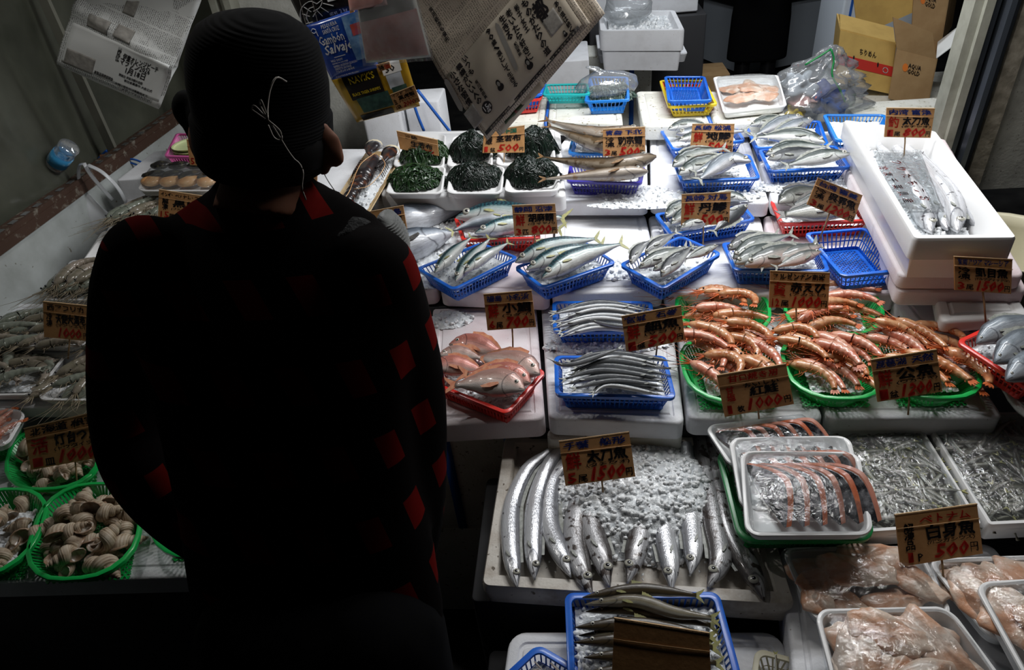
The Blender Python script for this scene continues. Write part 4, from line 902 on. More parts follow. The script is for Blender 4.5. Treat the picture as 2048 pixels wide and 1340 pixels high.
row('saba', 'mackerel', 'saba', 'k2', 'in the central blue basket with yellow tails', [([(1031, 528), (1100, 497), (1203, 479)], True, (.97, .985)), ([(1053, 543), (1120, 512), (1215, 490)], True, (.97, .98)), ([(1084, 560), (1150, 520), (1253, 488)], True, (.975, .985))], .97)
row('saba', 'spotted mackerel', 'saba', 'k15', 'in the red basket', [([(912, 438), (1000, 428), (1140, 440)], True, (.97, .975), 'saba'), ([(1040, 440), (960, 448), (897, 468)], False, (.972, .972), 'milk'), ([(950, 470), (1030, 452), (1130, 462)], True, (.975, .97), 'saba')], .972)
row('tuna', 'bonito', 'tuna', 't', 'on ice beside the plaid jacket', [([(684, 424), (780, 410), (940, 424)], True, (.95, .93)), ([(708, 452), (820, 442), (958, 408)], True, (.94, .93)), ([(910, 468), (800, 500), (640, 560)], True, (.95, .95))], .95, fin='findark')
row('tai', 'sea bream', 'tai', 'k16', 'in the red basket', [([(899, 692), (950, 697), (1030, 722)], True, (.905, .90)), ([(878, 714), (920, 712), (975, 722)], True, (.91, .905), 'taipale'), ([(1080, 752), (1030, 735), (935, 712)], True, (.91, .90), 'taipale'), ([(864, 742), (905, 736), (985, 748)], True, (.915, .90)), ([(1062, 770), (1010, 755), (915, 750)], True, (.912, .91)), ([(1050, 783), (985, 770), (888, 775)], True, (.918, .905), 'taipale')], .905, eyem='eyew')
AJ = [([(1456, 503), (1495, 482), (1560, 470)], True, (.975, .98), 'ajidark'), ([(1466, 521), (1512, 492), (1590, 470)], True, (.97, .985)), ([(1470, 531), (1525, 505), (1590, 492)], True), ([(1488, 535), (1560, 512), (1640, 488)], True, None, 'ajipink'), ([(1642, 494), (1590, 512), (1516, 536)], True, (.98, .97), 'ajipink'), ([(1642, 506), (1600, 520), (1546, 540)], True, (.98, .97), 'ajipink')]
row('aji', 'horse mackerel', 'aji', 'k4', 'in the basket left of the empty one', AJ, .975)
row('aji', 'horse mackerel', 'ajidark', 'k3', 'in the basket of dark fish', [([(1262, 532), (1276, 502), (1308, 480)], True, (.965, .985)), ([(1290, 512), (1315, 490), (1357, 466)], True, (.975, .99)), ([(1278, 540), (1318, 518), (1378, 494)], True, (.975, .985), 'aji'), ([(1306, 545), (1340, 525), (1392, 500)], True, (.965, .975), 'aji'), ([(1322, 557), (1350, 525), (1388, 492)], True, (.975, .985)), ([(1436, 494), (1410, 505), (1366, 524)], True, (.985, .97), 'aji')], .975)
row('tilapia', 'tilapia', 'tilapia', 'k6', 'in the red basket', [([(1556, 410), (1600, 392), (1668, 384)], True, (.968, .97)), ([(1692, 402), (1640, 404), (1575, 418)], True, (.975, .975)), ([(1700, 428), (1640, 426), (1552, 434)], True, (.98, .97))], .97, fin='findark')
row('aji', 'horse mackerel', 'aji', 'k7', 'behind the 500 yen card', [([(1494, 404), (1460, 396), (1400, 402)], True), ([(1331, 438), (1358, 415), (1400, 400)], True), ([(1342, 452), (1380, 428), (1440, 412)], True), ([(1495, 412), (1466, 432), (1424, 470)], 'right', (.98, .965), 'ajidark'), ([(1360, 460), (1400, 445), (1460, 428)], True, (.972, .975))], .975)
row('aji', 'horse mackerel', 'aji', 'k8', 'in the central rear basket', [([(1345, 336), (1390, 312), (1456, 298)], True), ([(1357, 352), (1410, 328), (1482, 312)], True), ([(1502, 326), (1455, 325), (1393, 366)], True, (1.045, 1.03), 'milk'), ([(1470, 316), (1435, 330), (1385, 350)], True, (1.04, 1.035), 'milk')], 1.035)
row('aji', 'horse mackerel', 'aji', 'k9', 'in the right-hand rear basket', [([(1531, 312), (1590, 298), (1664, 296)], True), ([(1535, 322), (1590, 310), (1650, 300)], True, (1.04, 1.04), 'ajidark'), ([(1700, 311), (1640, 318), (1566, 336)], True, (1.05, 1.035))], 1.035)
row('aji', 'silver horse mackerel', 'milk', 'k10', 'behind the card for local horse mackerel', [([(1336, 262), (1375, 252), (1430, 256)], True, None, 'aji'), ([(1357, 284), (1400, 274), (1450, 268)], True, None, 'aji'), ([(1352, 270), (1430, 268), (1500, 264)], True)], 1.035)
row('aji', 'silver horse mackerel', 'milk', 'k11', 'in the rear basket of pale fish', [([(1500, 254), (1540, 243), (1590, 238)], True, None, 'aji'), ([(1606, 236), (1565, 248), (1505, 276)], True, (1.05, 1.03)), ([(1626, 242), (1580, 258), (1530, 276)], True, (1.05, 1.035)), ([(1650, 288), (1590, 276), (1500, 278)], True, (1.04, 1.03), 'aji')], 1.035)
row('pollock', 'pollock', 'pollock', 'k14', 'in the rear light blue basket', [([(1290, 264), (1200, 272), (1082, 240)], True, (1.05, 1.05), 'pollockbelly'), ([(1282, 290), (1200, 292), (1088, 252)], True, (1.045, 1.05))], 1.04, fin='finbrown')
row('pollock', 'pollock', 'pollock', 'k13', 'in the violet basket', [([(1312, 316), (1220, 334), (1068, 316)], True, (1.06, 1.04)), ([(1296, 346), (1210, 352), (1074, 362)], True, (1.045, 1.03), 'pollockbelly')], 1.04, fin='finbrown')
rg = random.Random(3)
SY = []
for i in range(9):
    y0 = 612 + i * 6.2; f = i % 3 == 2
    a, m_, b_ = (1098 + rg.uniform(-4, 18), y0 + 18 + rg.uniform(-3, 3)), (1195 + rg.uniform(-10, 10), y0 - 3), (1305 + rg.uniform(-14, 10), y0 + 8 + rg.uniform(-4, 6))
    SY.append(([a, m_, b_] if f else [b_, m_, a], True, (.905 + .004 * (i % 3),) * 2, 'sayori' if i not in (0, 6) else 'sayoridark'))
SY.append(([(1165, 640), (1215, 652), (1290, 662)], True, (.925, .92), 'sayoridark')); 
row('sayori', 'halfbeak', 'sayori', 'k17', 'in the rear blue basket', SY, .91)
SY = [([(1092, 719), (1140, 733), (1248, 697)], True, (.93, .93), 'sayoridark')]
for i in range(11):
    y0 = 716 + i * 6.6; f = i % 4 == 3
    a, m_, b_ = (1122 + rg.uniform(-6, 20), y0 + 16 + rg.uniform(-4, 4)), (1215 + rg.uniform(-14, 14), y0 - 6 + rg.uniform(-3, 3)), (1345 + rg.uniform(-16, 14), y0 + 10 + rg.uniform(-5, 5))
    if i > 8: a = (a[0] + 50, a[1]); 
    SY.append(([a, m_, b_] if f else [b_, m_, a], True, (.905 + .005 * (i % 3),) * 2, 'sayori' if i in (1, 6, 9, 10) else 'sayoridark'))
row('sayori', 'halfbeak', 'sayoridark', 'k18', 'in the front blue basket', SY, .91)
row('milk', 'silver-grey fish', 'milk', 'k19', 'in the red basket at the right edge', [([(1950, 692), (2010, 660), (2110, 640)], True, (.95, .98)), ([(1986, 730), (2050, 690), (2140, 660)], True, (.965, .98)), ([(2010, 765), (2070, 730), (2150, 700)], True, (.965, .97))], .96)
row('aji', 'silver fish', 'aji', 'x', 'lying beyond the right red basket below the tall card', [([(2085, 860), (2040, 810), (1985, 758)], 'right', (.87, .87))], .87)
row('kamasu', 'barracuda', 'kamasudark', 'k20', 'in the nearest blue basket', [([(1165, 1198), (1280, 1182), (1410, 1196)], True), ([(1170, 1212), (1270, 1205), (1350, 1228), (1442, 1242)], True, (.79, .79), 'kamasu'), ([(1172, 1226), (1270, 1222), (1440, 1258)], True, (.78, .775)), ([(1150, 1258), (1270, 1252), (1440, 1278)], True, (.785, .775)), ([(1158, 1274), (1280, 1272), (1436, 1292)], True, (.772, .77), 'kamasu'), ([(1148, 1288), (1280, 1284), (1446, 1300)], True, (.785, .775)), ([(1168, 1318), (1290, 1314), (1452, 1332)], True, (.785, .775)), ([(1165, 1350), (1290, 1345), (1462, 1362)], True, (.785, .775))], .775, fin='finyellow')
row('smelt', 'small pinkish fish', 'ajipink', 'k21', 'in the corner basket at the bottom edge', [([(1068, 1322), (1090, 1345)], True, (.735, .735)), ([(1100, 1325), (1128, 1350)], True, (.735, .735)), ([(1052, 1345), (1085, 1335)], True, (.735, .735))], .735)
row('kamasu', 'yellow-tailed fish', 'kamasu', 'k22', 'at the bottom edge right of the nearest blue basket', [([(1540, 1400), (1552, 1350), (1550, 1304)], 'right', (.72, .75)), ([(1580, 1420), (1592, 1372), (1590, 1332)], 'right', (.70, .72))], .72, fin='finyellow')
# cutlassfish in the large tray
TA = [([(1035, 1176), (1022, 1100), (1024, 1010), (1058, 935), (1110, 895), (1150, 838)], 'right', None, 'tachi'),
      ([(1070, 1160), (1066, 1080), (1074, 990), (1104, 920), (1150, 872), (1215, 830)], 'right', None, 'tachi'),
      ([(1142, 1154), (1118, 1100), (1096, 1040), (1105, 960), (1160, 900)], 'right', None, 'tachi'),
      ([(1185, 1192), (1160, 1130), (1150, 1060), (1170, 980), (1220, 900)], 'right', None, 'tachidark'),
      ([(1220, 1174), (1202, 1110), (1180, 1040), (1180, 960), (1230, 880)], 'right', None, 'tachidark'),
      ([(1254, 1166), (1272, 1100), (1285, 1030), (1290, 960), (1280, 880)], 'left', None, 'tachidark'),
      ([(1342, 1180), (1338, 1120), (1325, 1050), (1330, 980), (1330, 900)], 'left', None, 'tachi'),
      ([(1380, 1150), (1386, 1100), (1380, 1040), (1375, 960), (1370, 890)], 'left', None, 'tachi'),
      ([(1414, 1176), (1440, 1120), (1430, 1050), (1420, 980), (1400, 880)], 'left', None, 'tachidark'),
      ([(1528, 1202), (1500, 1140), (1460, 1070), (1440, 980), (1420, 880)], 'left', None, 'tachidark')]
TA = [(a, b_, (.752,) * len(a), d) for a, b_, c, d in TA]
for i, it in enumerate(TA):
    w = ['leftmost cutlassfish in the big tray', 'second cutlassfish from the left in the big tray', 'third cutlassfish from the left with a short visible head', 'dark cutlassfish touching the rear rim of the near basket', 'fifth cutlassfish from the left dark and thick', 'cutlassfish left of the gap in the ice', 'cutlassfish head at the centre bottom of the ice', 'small cutlassfish head half under the ice', 'cutlassfish with its head turned left near the right end', 'rightmost cutlassfish reaching over the tray rim'][i]
    zz = [.758 - .000 * k for k in range(len(it[0]))]
    zz = [.760, .755, .750, .752, .755, .76][:len(it[0])] if i < 2 else [.758, .752, .745, .742, .742]
    fish('cutlassfish', w, 'tachi' if i < 2 else 'tachi_short', it[3], it[0], zz, it[1], 'fish', None, 'dpe', 1.15, eyem='eyew')
row('tachi', 'cutlassfish', 'tachi', 'bx', 'in the long white box', [([(1864, 466), (1835, 400), (1790, 330), (1757, 290), (1748, 268)], 'right', (1.056, 1.05), 'tachi'), ([(1896, 460), (1860, 400), (1815, 330), (1780, 280), (1770, 262)], 'right', (1.05, 1.048), 'tachi'), ([(1916, 464), (1900, 400), (1862, 350), (1815, 300), (1790, 262)], 'right', (1.062, 1.05), 'tachi'), ([(1968, 464), (1940, 420), (1900, 370), (1860, 320), (1830, 290)], 'right', (1.054, 1.05), 'tachi')], 1.05, thick=1.6)
qt = None
mb = MB(); rg = random.Random(2)
for s_, a, b in (('冷凍千葉県産', (1762, 330), (1822, 408)), ('つりたちうお', (1788, 318), (1856, 404))):
    A, Bq = P(a[0], a[1], 1.078), P(b[0], b[1], 1.078); d = (Bq - A) / len(s_); e = Vector((-d.y, d.x, 0)).normalized() * .017; dd = d.normalized() * .021
    for i, ch in enumerate(s_):
        c = A + d * (i + .5); write(mb, ch, lambda u, v, c=c: c + e * (1 - 2 * v) * -.5 * 1.3 + dd * (u - .5) + Z * .0, 0, 0, 1, 1, .012)
fsh = MB(); cs = [P(*p, 1.076) for p in ((1790, 425), (1890, 425), (1840, 300), (1745, 300))]; qq_ = Quad(*cs); sheet(qq_, lambda u, v: .003 * mnoise.noise(Vector((u * 6, v * 9, 1))), 14, 14, .0004, mb=fsh); fo = tag(obj('printed_film', fsh, M['film']), 'clear film with red brush characters lying over the cutlassfish in the long box', 'plastic film')
obj('lettering', mb, M['inkred'], fo, smooth=False)['label'] = 'red brush lettering'
# thick crushed ice mound over the big tray
def mound(name, label, px, z, rx, ry, hg, n, size, seed, off=0.0):
    rg = random.Random(seed); c = P(*px, z); mb = MB(); rings = []; G = 14
    def hh(r, a): return hg * max(0, 1 - r ** 2.4) + .004 * mnoise.noise(Vector((r * 6 * math.cos(a), r * 6 * math.sin(a), seed)))
    def rad(a): return 1 + .14 * mnoise.noise(Vector((math.cos(a) * 2.2, math.sin(a) * 2.2, seed + 3)))
    for k in range(G + 1):
        r = 1.0 - k / G; rings.append([c + Vector((math.cos(a) * rx * rad(a) * max(r, .001), math.sin(a) * ry * rad(a) * max(r, .001), hh(r, a))) for a in [2 * math.pi * j / 40 for j in range(40)]])
    NX = int(min(150, 2 * rx / size * 3.2)); NY = max(8, int(NX * ry / rx)); vs = []; fs = []; ok = {}
    for jj in range(NY + 1):
        for ii in range(NX + 1):
            x = (ii / NX * 2 - 1) * 1.1; y = (jj / NY * 2 - 1) * 1.1; a = math.atan2(y, x); r = math.hypot(x, y) / rad(a)
            if r > 1.06: continue
            p = Vector((x * rx, y * ry, 0)); w = mnoise.voronoi(Vector((p.x / size * .72, p.y / size * .72, seed)))[0][0]; w2 = mnoise.voronoi(Vector((p.x / size * 1.5, p.y / size * 1.5, seed + 3)))[0][0]
            p.z = hh(min(r, 1), a) + size * (.62 * (1 - 1.5 * w) + .25 * (1 - 1.5 * w2)) * min(1, max(0, (1.06 - r) * 7)); ok[(ii, jj)] = len(vs); vs.append(c + p)
    for jj in range(NY):
        for ii in range(NX):
            k4 = [ok.get(t) for t in ((ii, jj), (ii + 1, jj), (ii + 1, jj + 1), (ii, jj + 1))]
            if None not in k4: fs.append(tuple(k4))
    mb.add(vs, fs)
    n = int(n * .35)
    for _ in range(n):
        r = math.sqrt(rg.random()) * 1.05; a = rg.uniform(0, 6.2832)
        chunk(mb, rg, c + Vector((math.cos(a) * rx * rad(a) * r, math.sin(a) * ry * rad(a) * r, max(.002, hh(min(r, 1), a)) + rg.uniform(-.001, .004))), size * rg.uniform(.35, 1.0), 1)
    return tag(obj(name, mb, [M['icebase'], M['ice']], org=c), label, 'ice', None, 'stuff')
mound('crushed_ice', 'big heap of crushed ice over the cutlassfish tray', (1272, 985), .728, .185, .165, .052, 3600, .0095, 4)
icebed('crushed_ice', 'thin melting ice over the floor of the cutlassfish tray', qa.off(-.030), .04, 0, 900, .007, .002, 9)
mound('crushed_ice', 'crushed ice beneath the bonito', (860, 500), .902, .26, .20, .02, 900, .011, 8)
mound('crushed_ice', 'loose ice around the baskets of halfbeaks', (1218, 690), .841, .15, .035, .006, 420, .009, 12)
mound('crushed_ice', 'loose ice between the central blue baskets', (1235, 540), .901, .20, .05, .008, 420, .009, 13)
mound('crushed_ice', 'loose ice in front of the rear basket of four fish', (1350, 400), .961, .24, .05, .006, 420, .009, 14)
mound('crushed_ice', 'loose ice between the pollock and the rear lids', (1260, 385), .961, .11, .04, .006, 200, .008, 15)
mound('crushed_ice', 'scattered ice right of the rear baskets', (1620, 372), .961, .16, .04, .006, 300, .009, 16)
mound('crushed_ice', 'scattered ice at the rear of the pink-stained lid', (900, 640), .841, .06, .04, .006, 120, .008, 17)
mound('crushed_ice', 'scattered ice under the front green baskets', (1560, 700), .841, .2, .05, .004, 300, .007, 18)
# ================================================================== RED SHRIMP
PROTO = [make_shrimp(c, sh, 'shrimpleg', .125, i) for i, (c, sh) in enumerate(((.6, 'shrimp'), (1.2, 'shrimp'), (.9, 'shrimppink'), (1.8, 'shrimp'), (.8, 'shrimppink')))]
GPROTO = [make_shrimp(c, sh, 'tigerleg', .125, 20 + i, 'grey_shrimp') for i, (c, sh) in enumerate(((.4, 'tiger'), (.9, 'tiger'), (1.3, 'tigerbrown'), (.6, 'tigerbrown')))]
used = set()
def copy_of(pr):
    if pr.name not in used: used.add(pr.name); return pr
    return dup(pr)
def heap(protos, q, spots, z0, label, group, cat='shrimp', s=1.0, seed=0, dz=.006, region=None):
    rg = random.Random(seed)
    for i, (u, v, deg, lv) in enumerate(spots):
        o = copy_of(protos[rg.randrange(len(protos))]); p = q.at(u, v, z0 + lv * .014 + rg.uniform(0, .003))
        place(o, p, math.radians(deg), s * rg.uniform(.92, 1.1), rg.uniform(-.25, .25), rg.uniform(-.12, .12)); tag(o, label, cat, group)
def fan(n, base, jit, seed, rows=2, m=.2, lv0=0):
    rg = random.Random(seed); out = []
    for k in range(n):
        r = k // ((n + rows - 1) // rows); c = k % ((n + rows - 1) // rows); w = (n + rows - 1) // rows
        out.append((m + (1 - 2 * m) * (c + .5) / w + rg.uniform(-.03, .03), .70 - .36 * r + rg.uniform(-.06, .06) if rows > 1 else .5 + rg.uniform(-.1, .1), base + rg.uniform(-jit, jit), lv0 + (c % 2) * .7 + rg.random() * .4))
    return out
heap(PROTO, ICE['g1'], fan(9, -28, 16, 1, 3) + [(.5, .5, -50, 2), (.62, .42, -60, 2.4)], -.020, 'red shrimp with orange shell in the rear left green basket', 'red shrimp in the rear left green basket', seed=1)
heap(PROTO, ICE['g2'], fan(10, -12, 22, 2, 3) + [(.5, .3, 5, 2), (.65, .45, -25, 2.2), (.35, .2, 15, 2)], -.020, 'red shrimp with pinkish shell in the rear right green basket', 'red shrimp in the rear right green basket', seed=2)
heap(PROTO, ICE['g3'], fan(12, -78, 14, 3, 2, .16) + [(.2, .72, -30, 2), (.3, .8, -60, 2.4), (.7, .8, -50, 2.4)], -.018, 'red shrimp pointing away in the front left green basket', 'red shrimp in the front left green basket', seed=3)
heap(PROTO, ICE['g4'], fan(11, -62, 12, 4, 2, .14) + [(.18, .75, -45, 2.2), (.16, .55, -50, 2.4), (.5, .5, -62, 2.3)], -.018, 'red shrimp pointing up-left in the front middle green basket', 'red shrimp in the front middle green basket', seed=4)
heap(PROTO, ICE['g5'], fan(11, -58, 14, 5, 2, .14) + [(.3, .8, -50, 2.2), (.5, .82, -64, 2.2), (.72, .78, -50, 2.3), (.75, .3, -85, 2)], -.018, 'red shrimp in the front right green basket behind the card', 'red shrimp in the front right green basket', seed=5)
# ================================================================== LEFT COUNTER
lid('styrofoam_slab', 'green-stained white styrofoam slab of the left counter under the whelk baskets', QP(.80, (-230, 1172), (452, 1152), (500, 815), (40, 822)), .05, 'styro', r=.012)
lid('styrofoam_slab', 'white styrofoam slab under the two nearest trays of grey shrimp', QP(.885, (-170, 812), (420, 816), (420, 702), (-60, 702)), .035)
lid('styrofoam_slab', 'white styrofoam slab under the second pair of grey shrimp trays', QP(.915, (-120, 706), (420, 716), (420, 606), (20, 606)), .035)
lid('styrofoam_slab', 'white styrofoam slab under the shrimp tray beside the plaid sleeve', QP(.945, (78, 612), (420, 612), (440, 520), (140, 518)), .035)
lid('styrofoam_slab', 'white styrofoam slab under the empty white foam tray', QP(.975, (150, 540), (440, 542), (460, 462), (204, 460)), .04)
lid('styrofoam_slab', 'white styrofoam slab under the black tiger shrimp tray', QP(1.005, (206, 470), (450, 470), (470, 398), (252, 396)), .04)
hollow('styrofoam_box', 'white styrofoam box under the tray of orange shellfish', (-1.52, 1.98, .885), (-1.14, 2.24, 1.072), 'styro')
W1 = gb('w1', 'left rear green oval basket of whelks behind the card', .85, ((-5, 984), (196, 972), (202, 846), (28, 850)), ice=None)
W2 = gb('w2', 'green oval basket of whelks cut by the left edge', .85, ((-190, 1165), (40, 1152), (118, 975), (-70, 975)), ice=(60, .008))
W3 = gb('w3', 'large front green oval basket heaped with whelks', .85, ((26, 1166), (262, 1150), (298, 962), (96, 966)), ice=None)
W4 = gb('w4', 'green oval basket half hidden behind the elbow', .85, ((292, 1116), (500, 1112), (480, 925), (318, 930)), ice=None)
W5 = gb('w5', 'green oval basket behind the whelk card and the sleeve', .85, ((205, 960), (400, 955), (400, 846), (225, 848)), ice=None)
W6 = gb('w6', 'green oval basket under the wrapped red shrimp at the left edge', .85, ((-170, 935), (18, 900), (52, 832), (-90, 832)), ice=None)
WP = [make_whelk(1)]
def whelks(q, n, label, group, seed, z0=-.030, m=.17, lay=2):
    rg = random.Random(seed)
    for k in range(n):
        o = copy_of(WP[0]); a = rg.uniform(0, 6.28); r = math.sqrt((k + .5) / n) * (.5 - m) * 1.15; aa = k * 2.4
        u, v = .5 + r * math.cos(aa), .5 + r * math.sin(aa)
        place(o, q.at(min(.85, max(.15, u)), min(.85, max(.15, v)), z0 + .012 + (.024 if k % 3 == 0 and r < .3 else 0) + rg.uniform(0, .006)), a, rg.uniform(.72, 1.02), rg.uniform(0, 6.28), rg.uniform(-.2, .25))
        tag(o, label, 'shell', group)
whelks(W3, 32, 'banded brown whelk shell in the large front green basket', 'whelks in the large front green basket', 11)
whelks(W1, 18, 'banded brown whelk shell in the basket behind the whelk card', 'whelks behind the card', 12)
whelks(W2, 14, 'banded brown whelk shell in the basket cut by the left edge', 'whelks at the left edge', 13)
whelks(W4, 5, 'whelk shell in the basket half hidden behind the elbow', 'whelks behind the elbow', 14)
def ft(key, label, z, px, **kw):
    q = QP(z, *px); foamtray('foam_tray', label, q, **kw); ICE[key] = q; return q
T6 = ft('t6', 'white foam tray of grey shrimp against the plaid sleeve', .912, ((68, 800), (300, 804), (330, 716), (150, 714)))
T5 = ft('t5', 'white foam tray of grey shrimp at the left edge in the nearest row', .912, ((-150, 794), (70, 790), (136, 706), (-70, 704)))
T3 = ft('t3', 'wide white foam tray of grey shrimp behind the left shrimp card', .942, ((-90, 692), (168, 694), (196, 622), (40, 620)))
T4 = ft('t4', 'white foam tray of grey shrimp mostly hidden by the plaid sleeve', .942, ((172, 712), (380, 712), (390, 632), (196, 630)))
T2 = ft('t2', 'white foam tray of long grey shrimp above the left shrimp card', .972, ((86, 600), (330, 602), (350, 528), (142, 528)))
T1 = ft('t1', 'empty white foam tray with ridged bottom', 1.002, ((158, 532), (420, 530), (440, 464), (208, 464)))
T0 = ft('t0', 'white foam tray of black tiger shrimp beside the plastic bag', 1.032, ((214, 462), (430, 462), (440, 400), (262, 398)))
TM = ft('tm', 'white foam tray of packed orange shellfish', 1.095, ((274, 382), (436, 382), (440, 338), (298, 336)))
mb = MB()
for k in range(7): mb.tube([T1.at(.2 + k * .07, .25, -.0185), T1.at(.2 + k * .07, .8, -.0185)], .0018, 5)
obj('ridges', mb, M['foam'], [o for o in bpy.data.objects if o.get('label', '').startswith('empty white foam')][0])
for key, sp, lb, sd in (('t6', fan(14, 35, 25, 6, 2, .12), 'against the plaid sleeve', 6), ('t5', fan(14, -25, 45, 7, 2, .12), 'at the left edge', 7), ('t3', fan(15, 12, 16, 8, 3, .12), 'in the wide tray behind the card', 8), ('t4', fan(8, 20, 20, 9, 2, .12), 'in the tray hidden by the sleeve', 9), ('t2', fan(12, 58, 8, 10, 1, .08) + fan(8, 55, 8, 11, 1, .12, 1), 'in the tray above the shrimp card', 10), ('t0', fan(13, 58, 7, 12, 1, .08) + fan(10, 56, 7, 13, 1, .12, 1), 'in the black tiger shrimp tray', 11)):
    heap(GPROTO, ICE[key], sp, -.012, 'striped grey raw shrimp ' + lb, 'grey shrimp ' + lb, seed=sd, s=1.0 if key not in ('t2', 't0') else 1.15)
    icebed('crushed_ice', 'crushed ice under the grey shrimp ' + lb, ICE[key].off(-.015), .03, 0, 60, .007, .003, sd)
filmover(TM, [o for o in bpy.data.objects if o.get('label', '').startswith('white foam tray of packed')][0], 'filmheavy', .03, 3)
for k in range(4):
    c = TM.at(.14 + .24 * k, .38, .004); mb = MB(); mb.ball(c, .034, .028, .015, 14, 8, 0, Matrix.Rotation(.3 * k, 3, 'Z'), .15, k); s_ = obj('shellfish', mb, M['bun']); tag(s_, 'orange clam meat with black shell edge packed in clear film', 'shellfish', 'packed orange shellfish')
    mb = MB(); mb.ball(c + Vector((0, .022, .012)), .036, .022, .010, 14, 8, 0, Matrix.Rotation(.3 * k, 3, 'Z'), .2, k + 5); obj('shell', mb, M['shelldark'], s_)
for k in range(3):
    c = TM.at(.22 + .26 * k, .85, .022); mb = MB(); mb.ball(c, .034, .02, .012, 14, 8, 0, None, .2, k + 9); tag(obj('shellfish', mb, M['shelldark']), 'dark shell at the back of the film-wrapped shellfish tray', 'shellfish', 'dark shells in the shellfish tray')
# wrapped red shrimp at the left edge
qr = QP(.885, (-120, 905), (14, 892), (54, 822), (-70, 808)); tr_ = foamtray('foam_tray', 'film-wrapped foam tray of bright red shrimp at the left edge', qr); filmover(qr, tr_, 'film', .02, 4)
for k in range(7):
    o = copy_of(PROTO[2]); place(o, qr.at(.28 + .1 * k, .35 + .3 * (k % 2), -.01), math.radians(60 + 15 * (k % 3)), .75); tag(o, 'bright red shrimp packed under film at the left edge', 'shrimp', 'red shrimp packed at the left edge')
# pink basket with plates
bk('pk', 'pink basket with yellow-green plates behind the shellfish', 1.13, ((328, 312), (430, 314), (440, 268), (352, 266)), m='pink', ice=None)
qq = ICE['pk']
for k in range(3):
    mb = MB(); c = qq.at(.45, .5, -.03 + .011 * k); mb.loft([[c + Vector((math.cos(a) * r, math.sin(a) * r, z)) for a in [6.2832 * j / 24 for j in range(24)]] for r, z in ((.03, 0), (.05, .003), (.062, .012), (.064, .012), (.05, .005), (.03, .003))]); tag(obj('plate', mb, M['plate']), ['lowest', 'middle', 'topmost'][k] + ' yellow-green plate in the pink basket', 'plate')
# carrier bag
def crumple(name, label, base, prof, m, sx=1, sy=.6, seed=0, amp=.25, cat='plastic bag', n=26):
    mb = MB(); rings = []
    for k, (dx, dy, dz, r) in enumerate(prof):
        c = Vector(base) + Vector((dx, dy, dz)); rings.append([c + Vector((math.cos(a) * r * sx, math.sin(a) * r * sy, 0)) * (1 + amp * mnoise.noise(Vector((math.cos(a) * 1.8, math.sin(a) * 1.8, k * .6 + seed)))) for a in [6.2832 * j / n for j in range(n)]])
    mb.loft(rings, 0, (True, True)); o = obj(name, mb, M[m], org=base); return tag(o, label, cat)
bb = PY(203, 486, 1.93)
bg = crumple('carrier_bag', 'milky white plastic carrier bag hanging between the side panel and the shrimp', bb, [(0, 0, 0, .02), (-.01, 0, .02, .055), (-.015, 0, .06, .075), (-.01, 0, .10, .072), (0, 0, .14, .05), (.01, 0, .17, .03), (.02, 0, .185, .012)], 'bag', 1.05, .7, 2)
mb = MB()
for pts in (((165, 420), (160, 380), (157, 340), (166, 325), (178, 345), (200, 372), (225, 400)), ((176, 330), (205, 345), (235, 375), (252, 404))):
    mb.tube(catmull([PY(a, b, 1.93) for a, b in pts], 18), .009, 8, flat=.35)
obj('handle', mb, M['bag'], bg)
o = crumple('seaweed', 'dark contents inside the milky carrier bag', bb + Vector((-.01, 0, .018)), [(0, 0, 0, .01), (0, 0, .01, .035), (0, 0, .04, .04), (0, 0, .065, .02)], 'tiger', 1, .6, 4, cat='food')
# bottle
pb = PY(97, 346, 1.9); pt_ = PY(140, 292, 1.9); ax = (pt_ - pb).normalized(); Lb = (pt_ - pb).length
def rev(mb, p, ax, prof, n=20, mi=0):
    a = ax.cross(Vector((0, 1, .1))).normalized(); b = a.cross(ax)
    return mb.loft([[p + ax * t + (a * math.cos(6.2832 * k / n) + b * math.sin(6.2832 * k / n)) * r for k in range(n)] for t, r in prof], mi)
M['pet'] = film('clear_bottle_plastic', .22, (12, 12, 12), tint=(.8, .9, .97), white=.16, rough=.06)
mb = MB(); rr_ = Lb * .21; rev(mb, pb, ax, [(0, rr_ * .38), (Lb * .1, rr_ * .38), (Lb * .16, rr_ * .5), (Lb * .32, rr_)] + [(Lb * (.36 + .06 * k), rr_ * (1 if k % 2 else .94)) for k in range(10)] + [(Lb * .98, rr_), (Lb, rr_ * .8)])
bo = tag(obj('water_bottle', mb, M['pet']), 'clear plastic water bottle with a blue label lying cap-down by the left rail', 'bottle')
mb = MB(); rev(mb, pb, ax, [(-Lb * .06, rr_ * .35), (-Lb * .05, rr_ * .42), (Lb * .09, rr_ * .42)]); obj('cap', mb, M['blue'], bo)
M['labelblue'] = mat('bottle_label', (.05, .32, .62), .35, noise=(30, (.5, .72, .85), .5, .62))
mb = MB(); rev(mb, pb, ax, [(Lb * .40, rr_ * 1.02), (Lb * .40, rr_ * 1.03), (Lb * .70, rr_ * 1.03), (Lb * .70, rr_ * 1.02)]); obj('label_sleeve', mb, M['labelblue'], bo)
M['plank'] = mat('red_brown_wood', (.24, .10, .05), .6, noise=(14, (.34, .15, .07), .4, .65))
for k, (a, b, w) in enumerate((((210, 308), (238, 402), .035), ((228, 306), (250, 402), .03))):
    tag(obj('wooden_stake', MB().bar(PY(*a, 2.18 + .03 * k), PY(*b, 2.12 + .03 * k), w, .012, up=Vector((0, 1, 0))), M['plank'], smooth=False), ['left', 'right'][k] + ' of the two red-brown wooden slats leaning behind the carrier bag', 'wooden slat')
mb = MB()
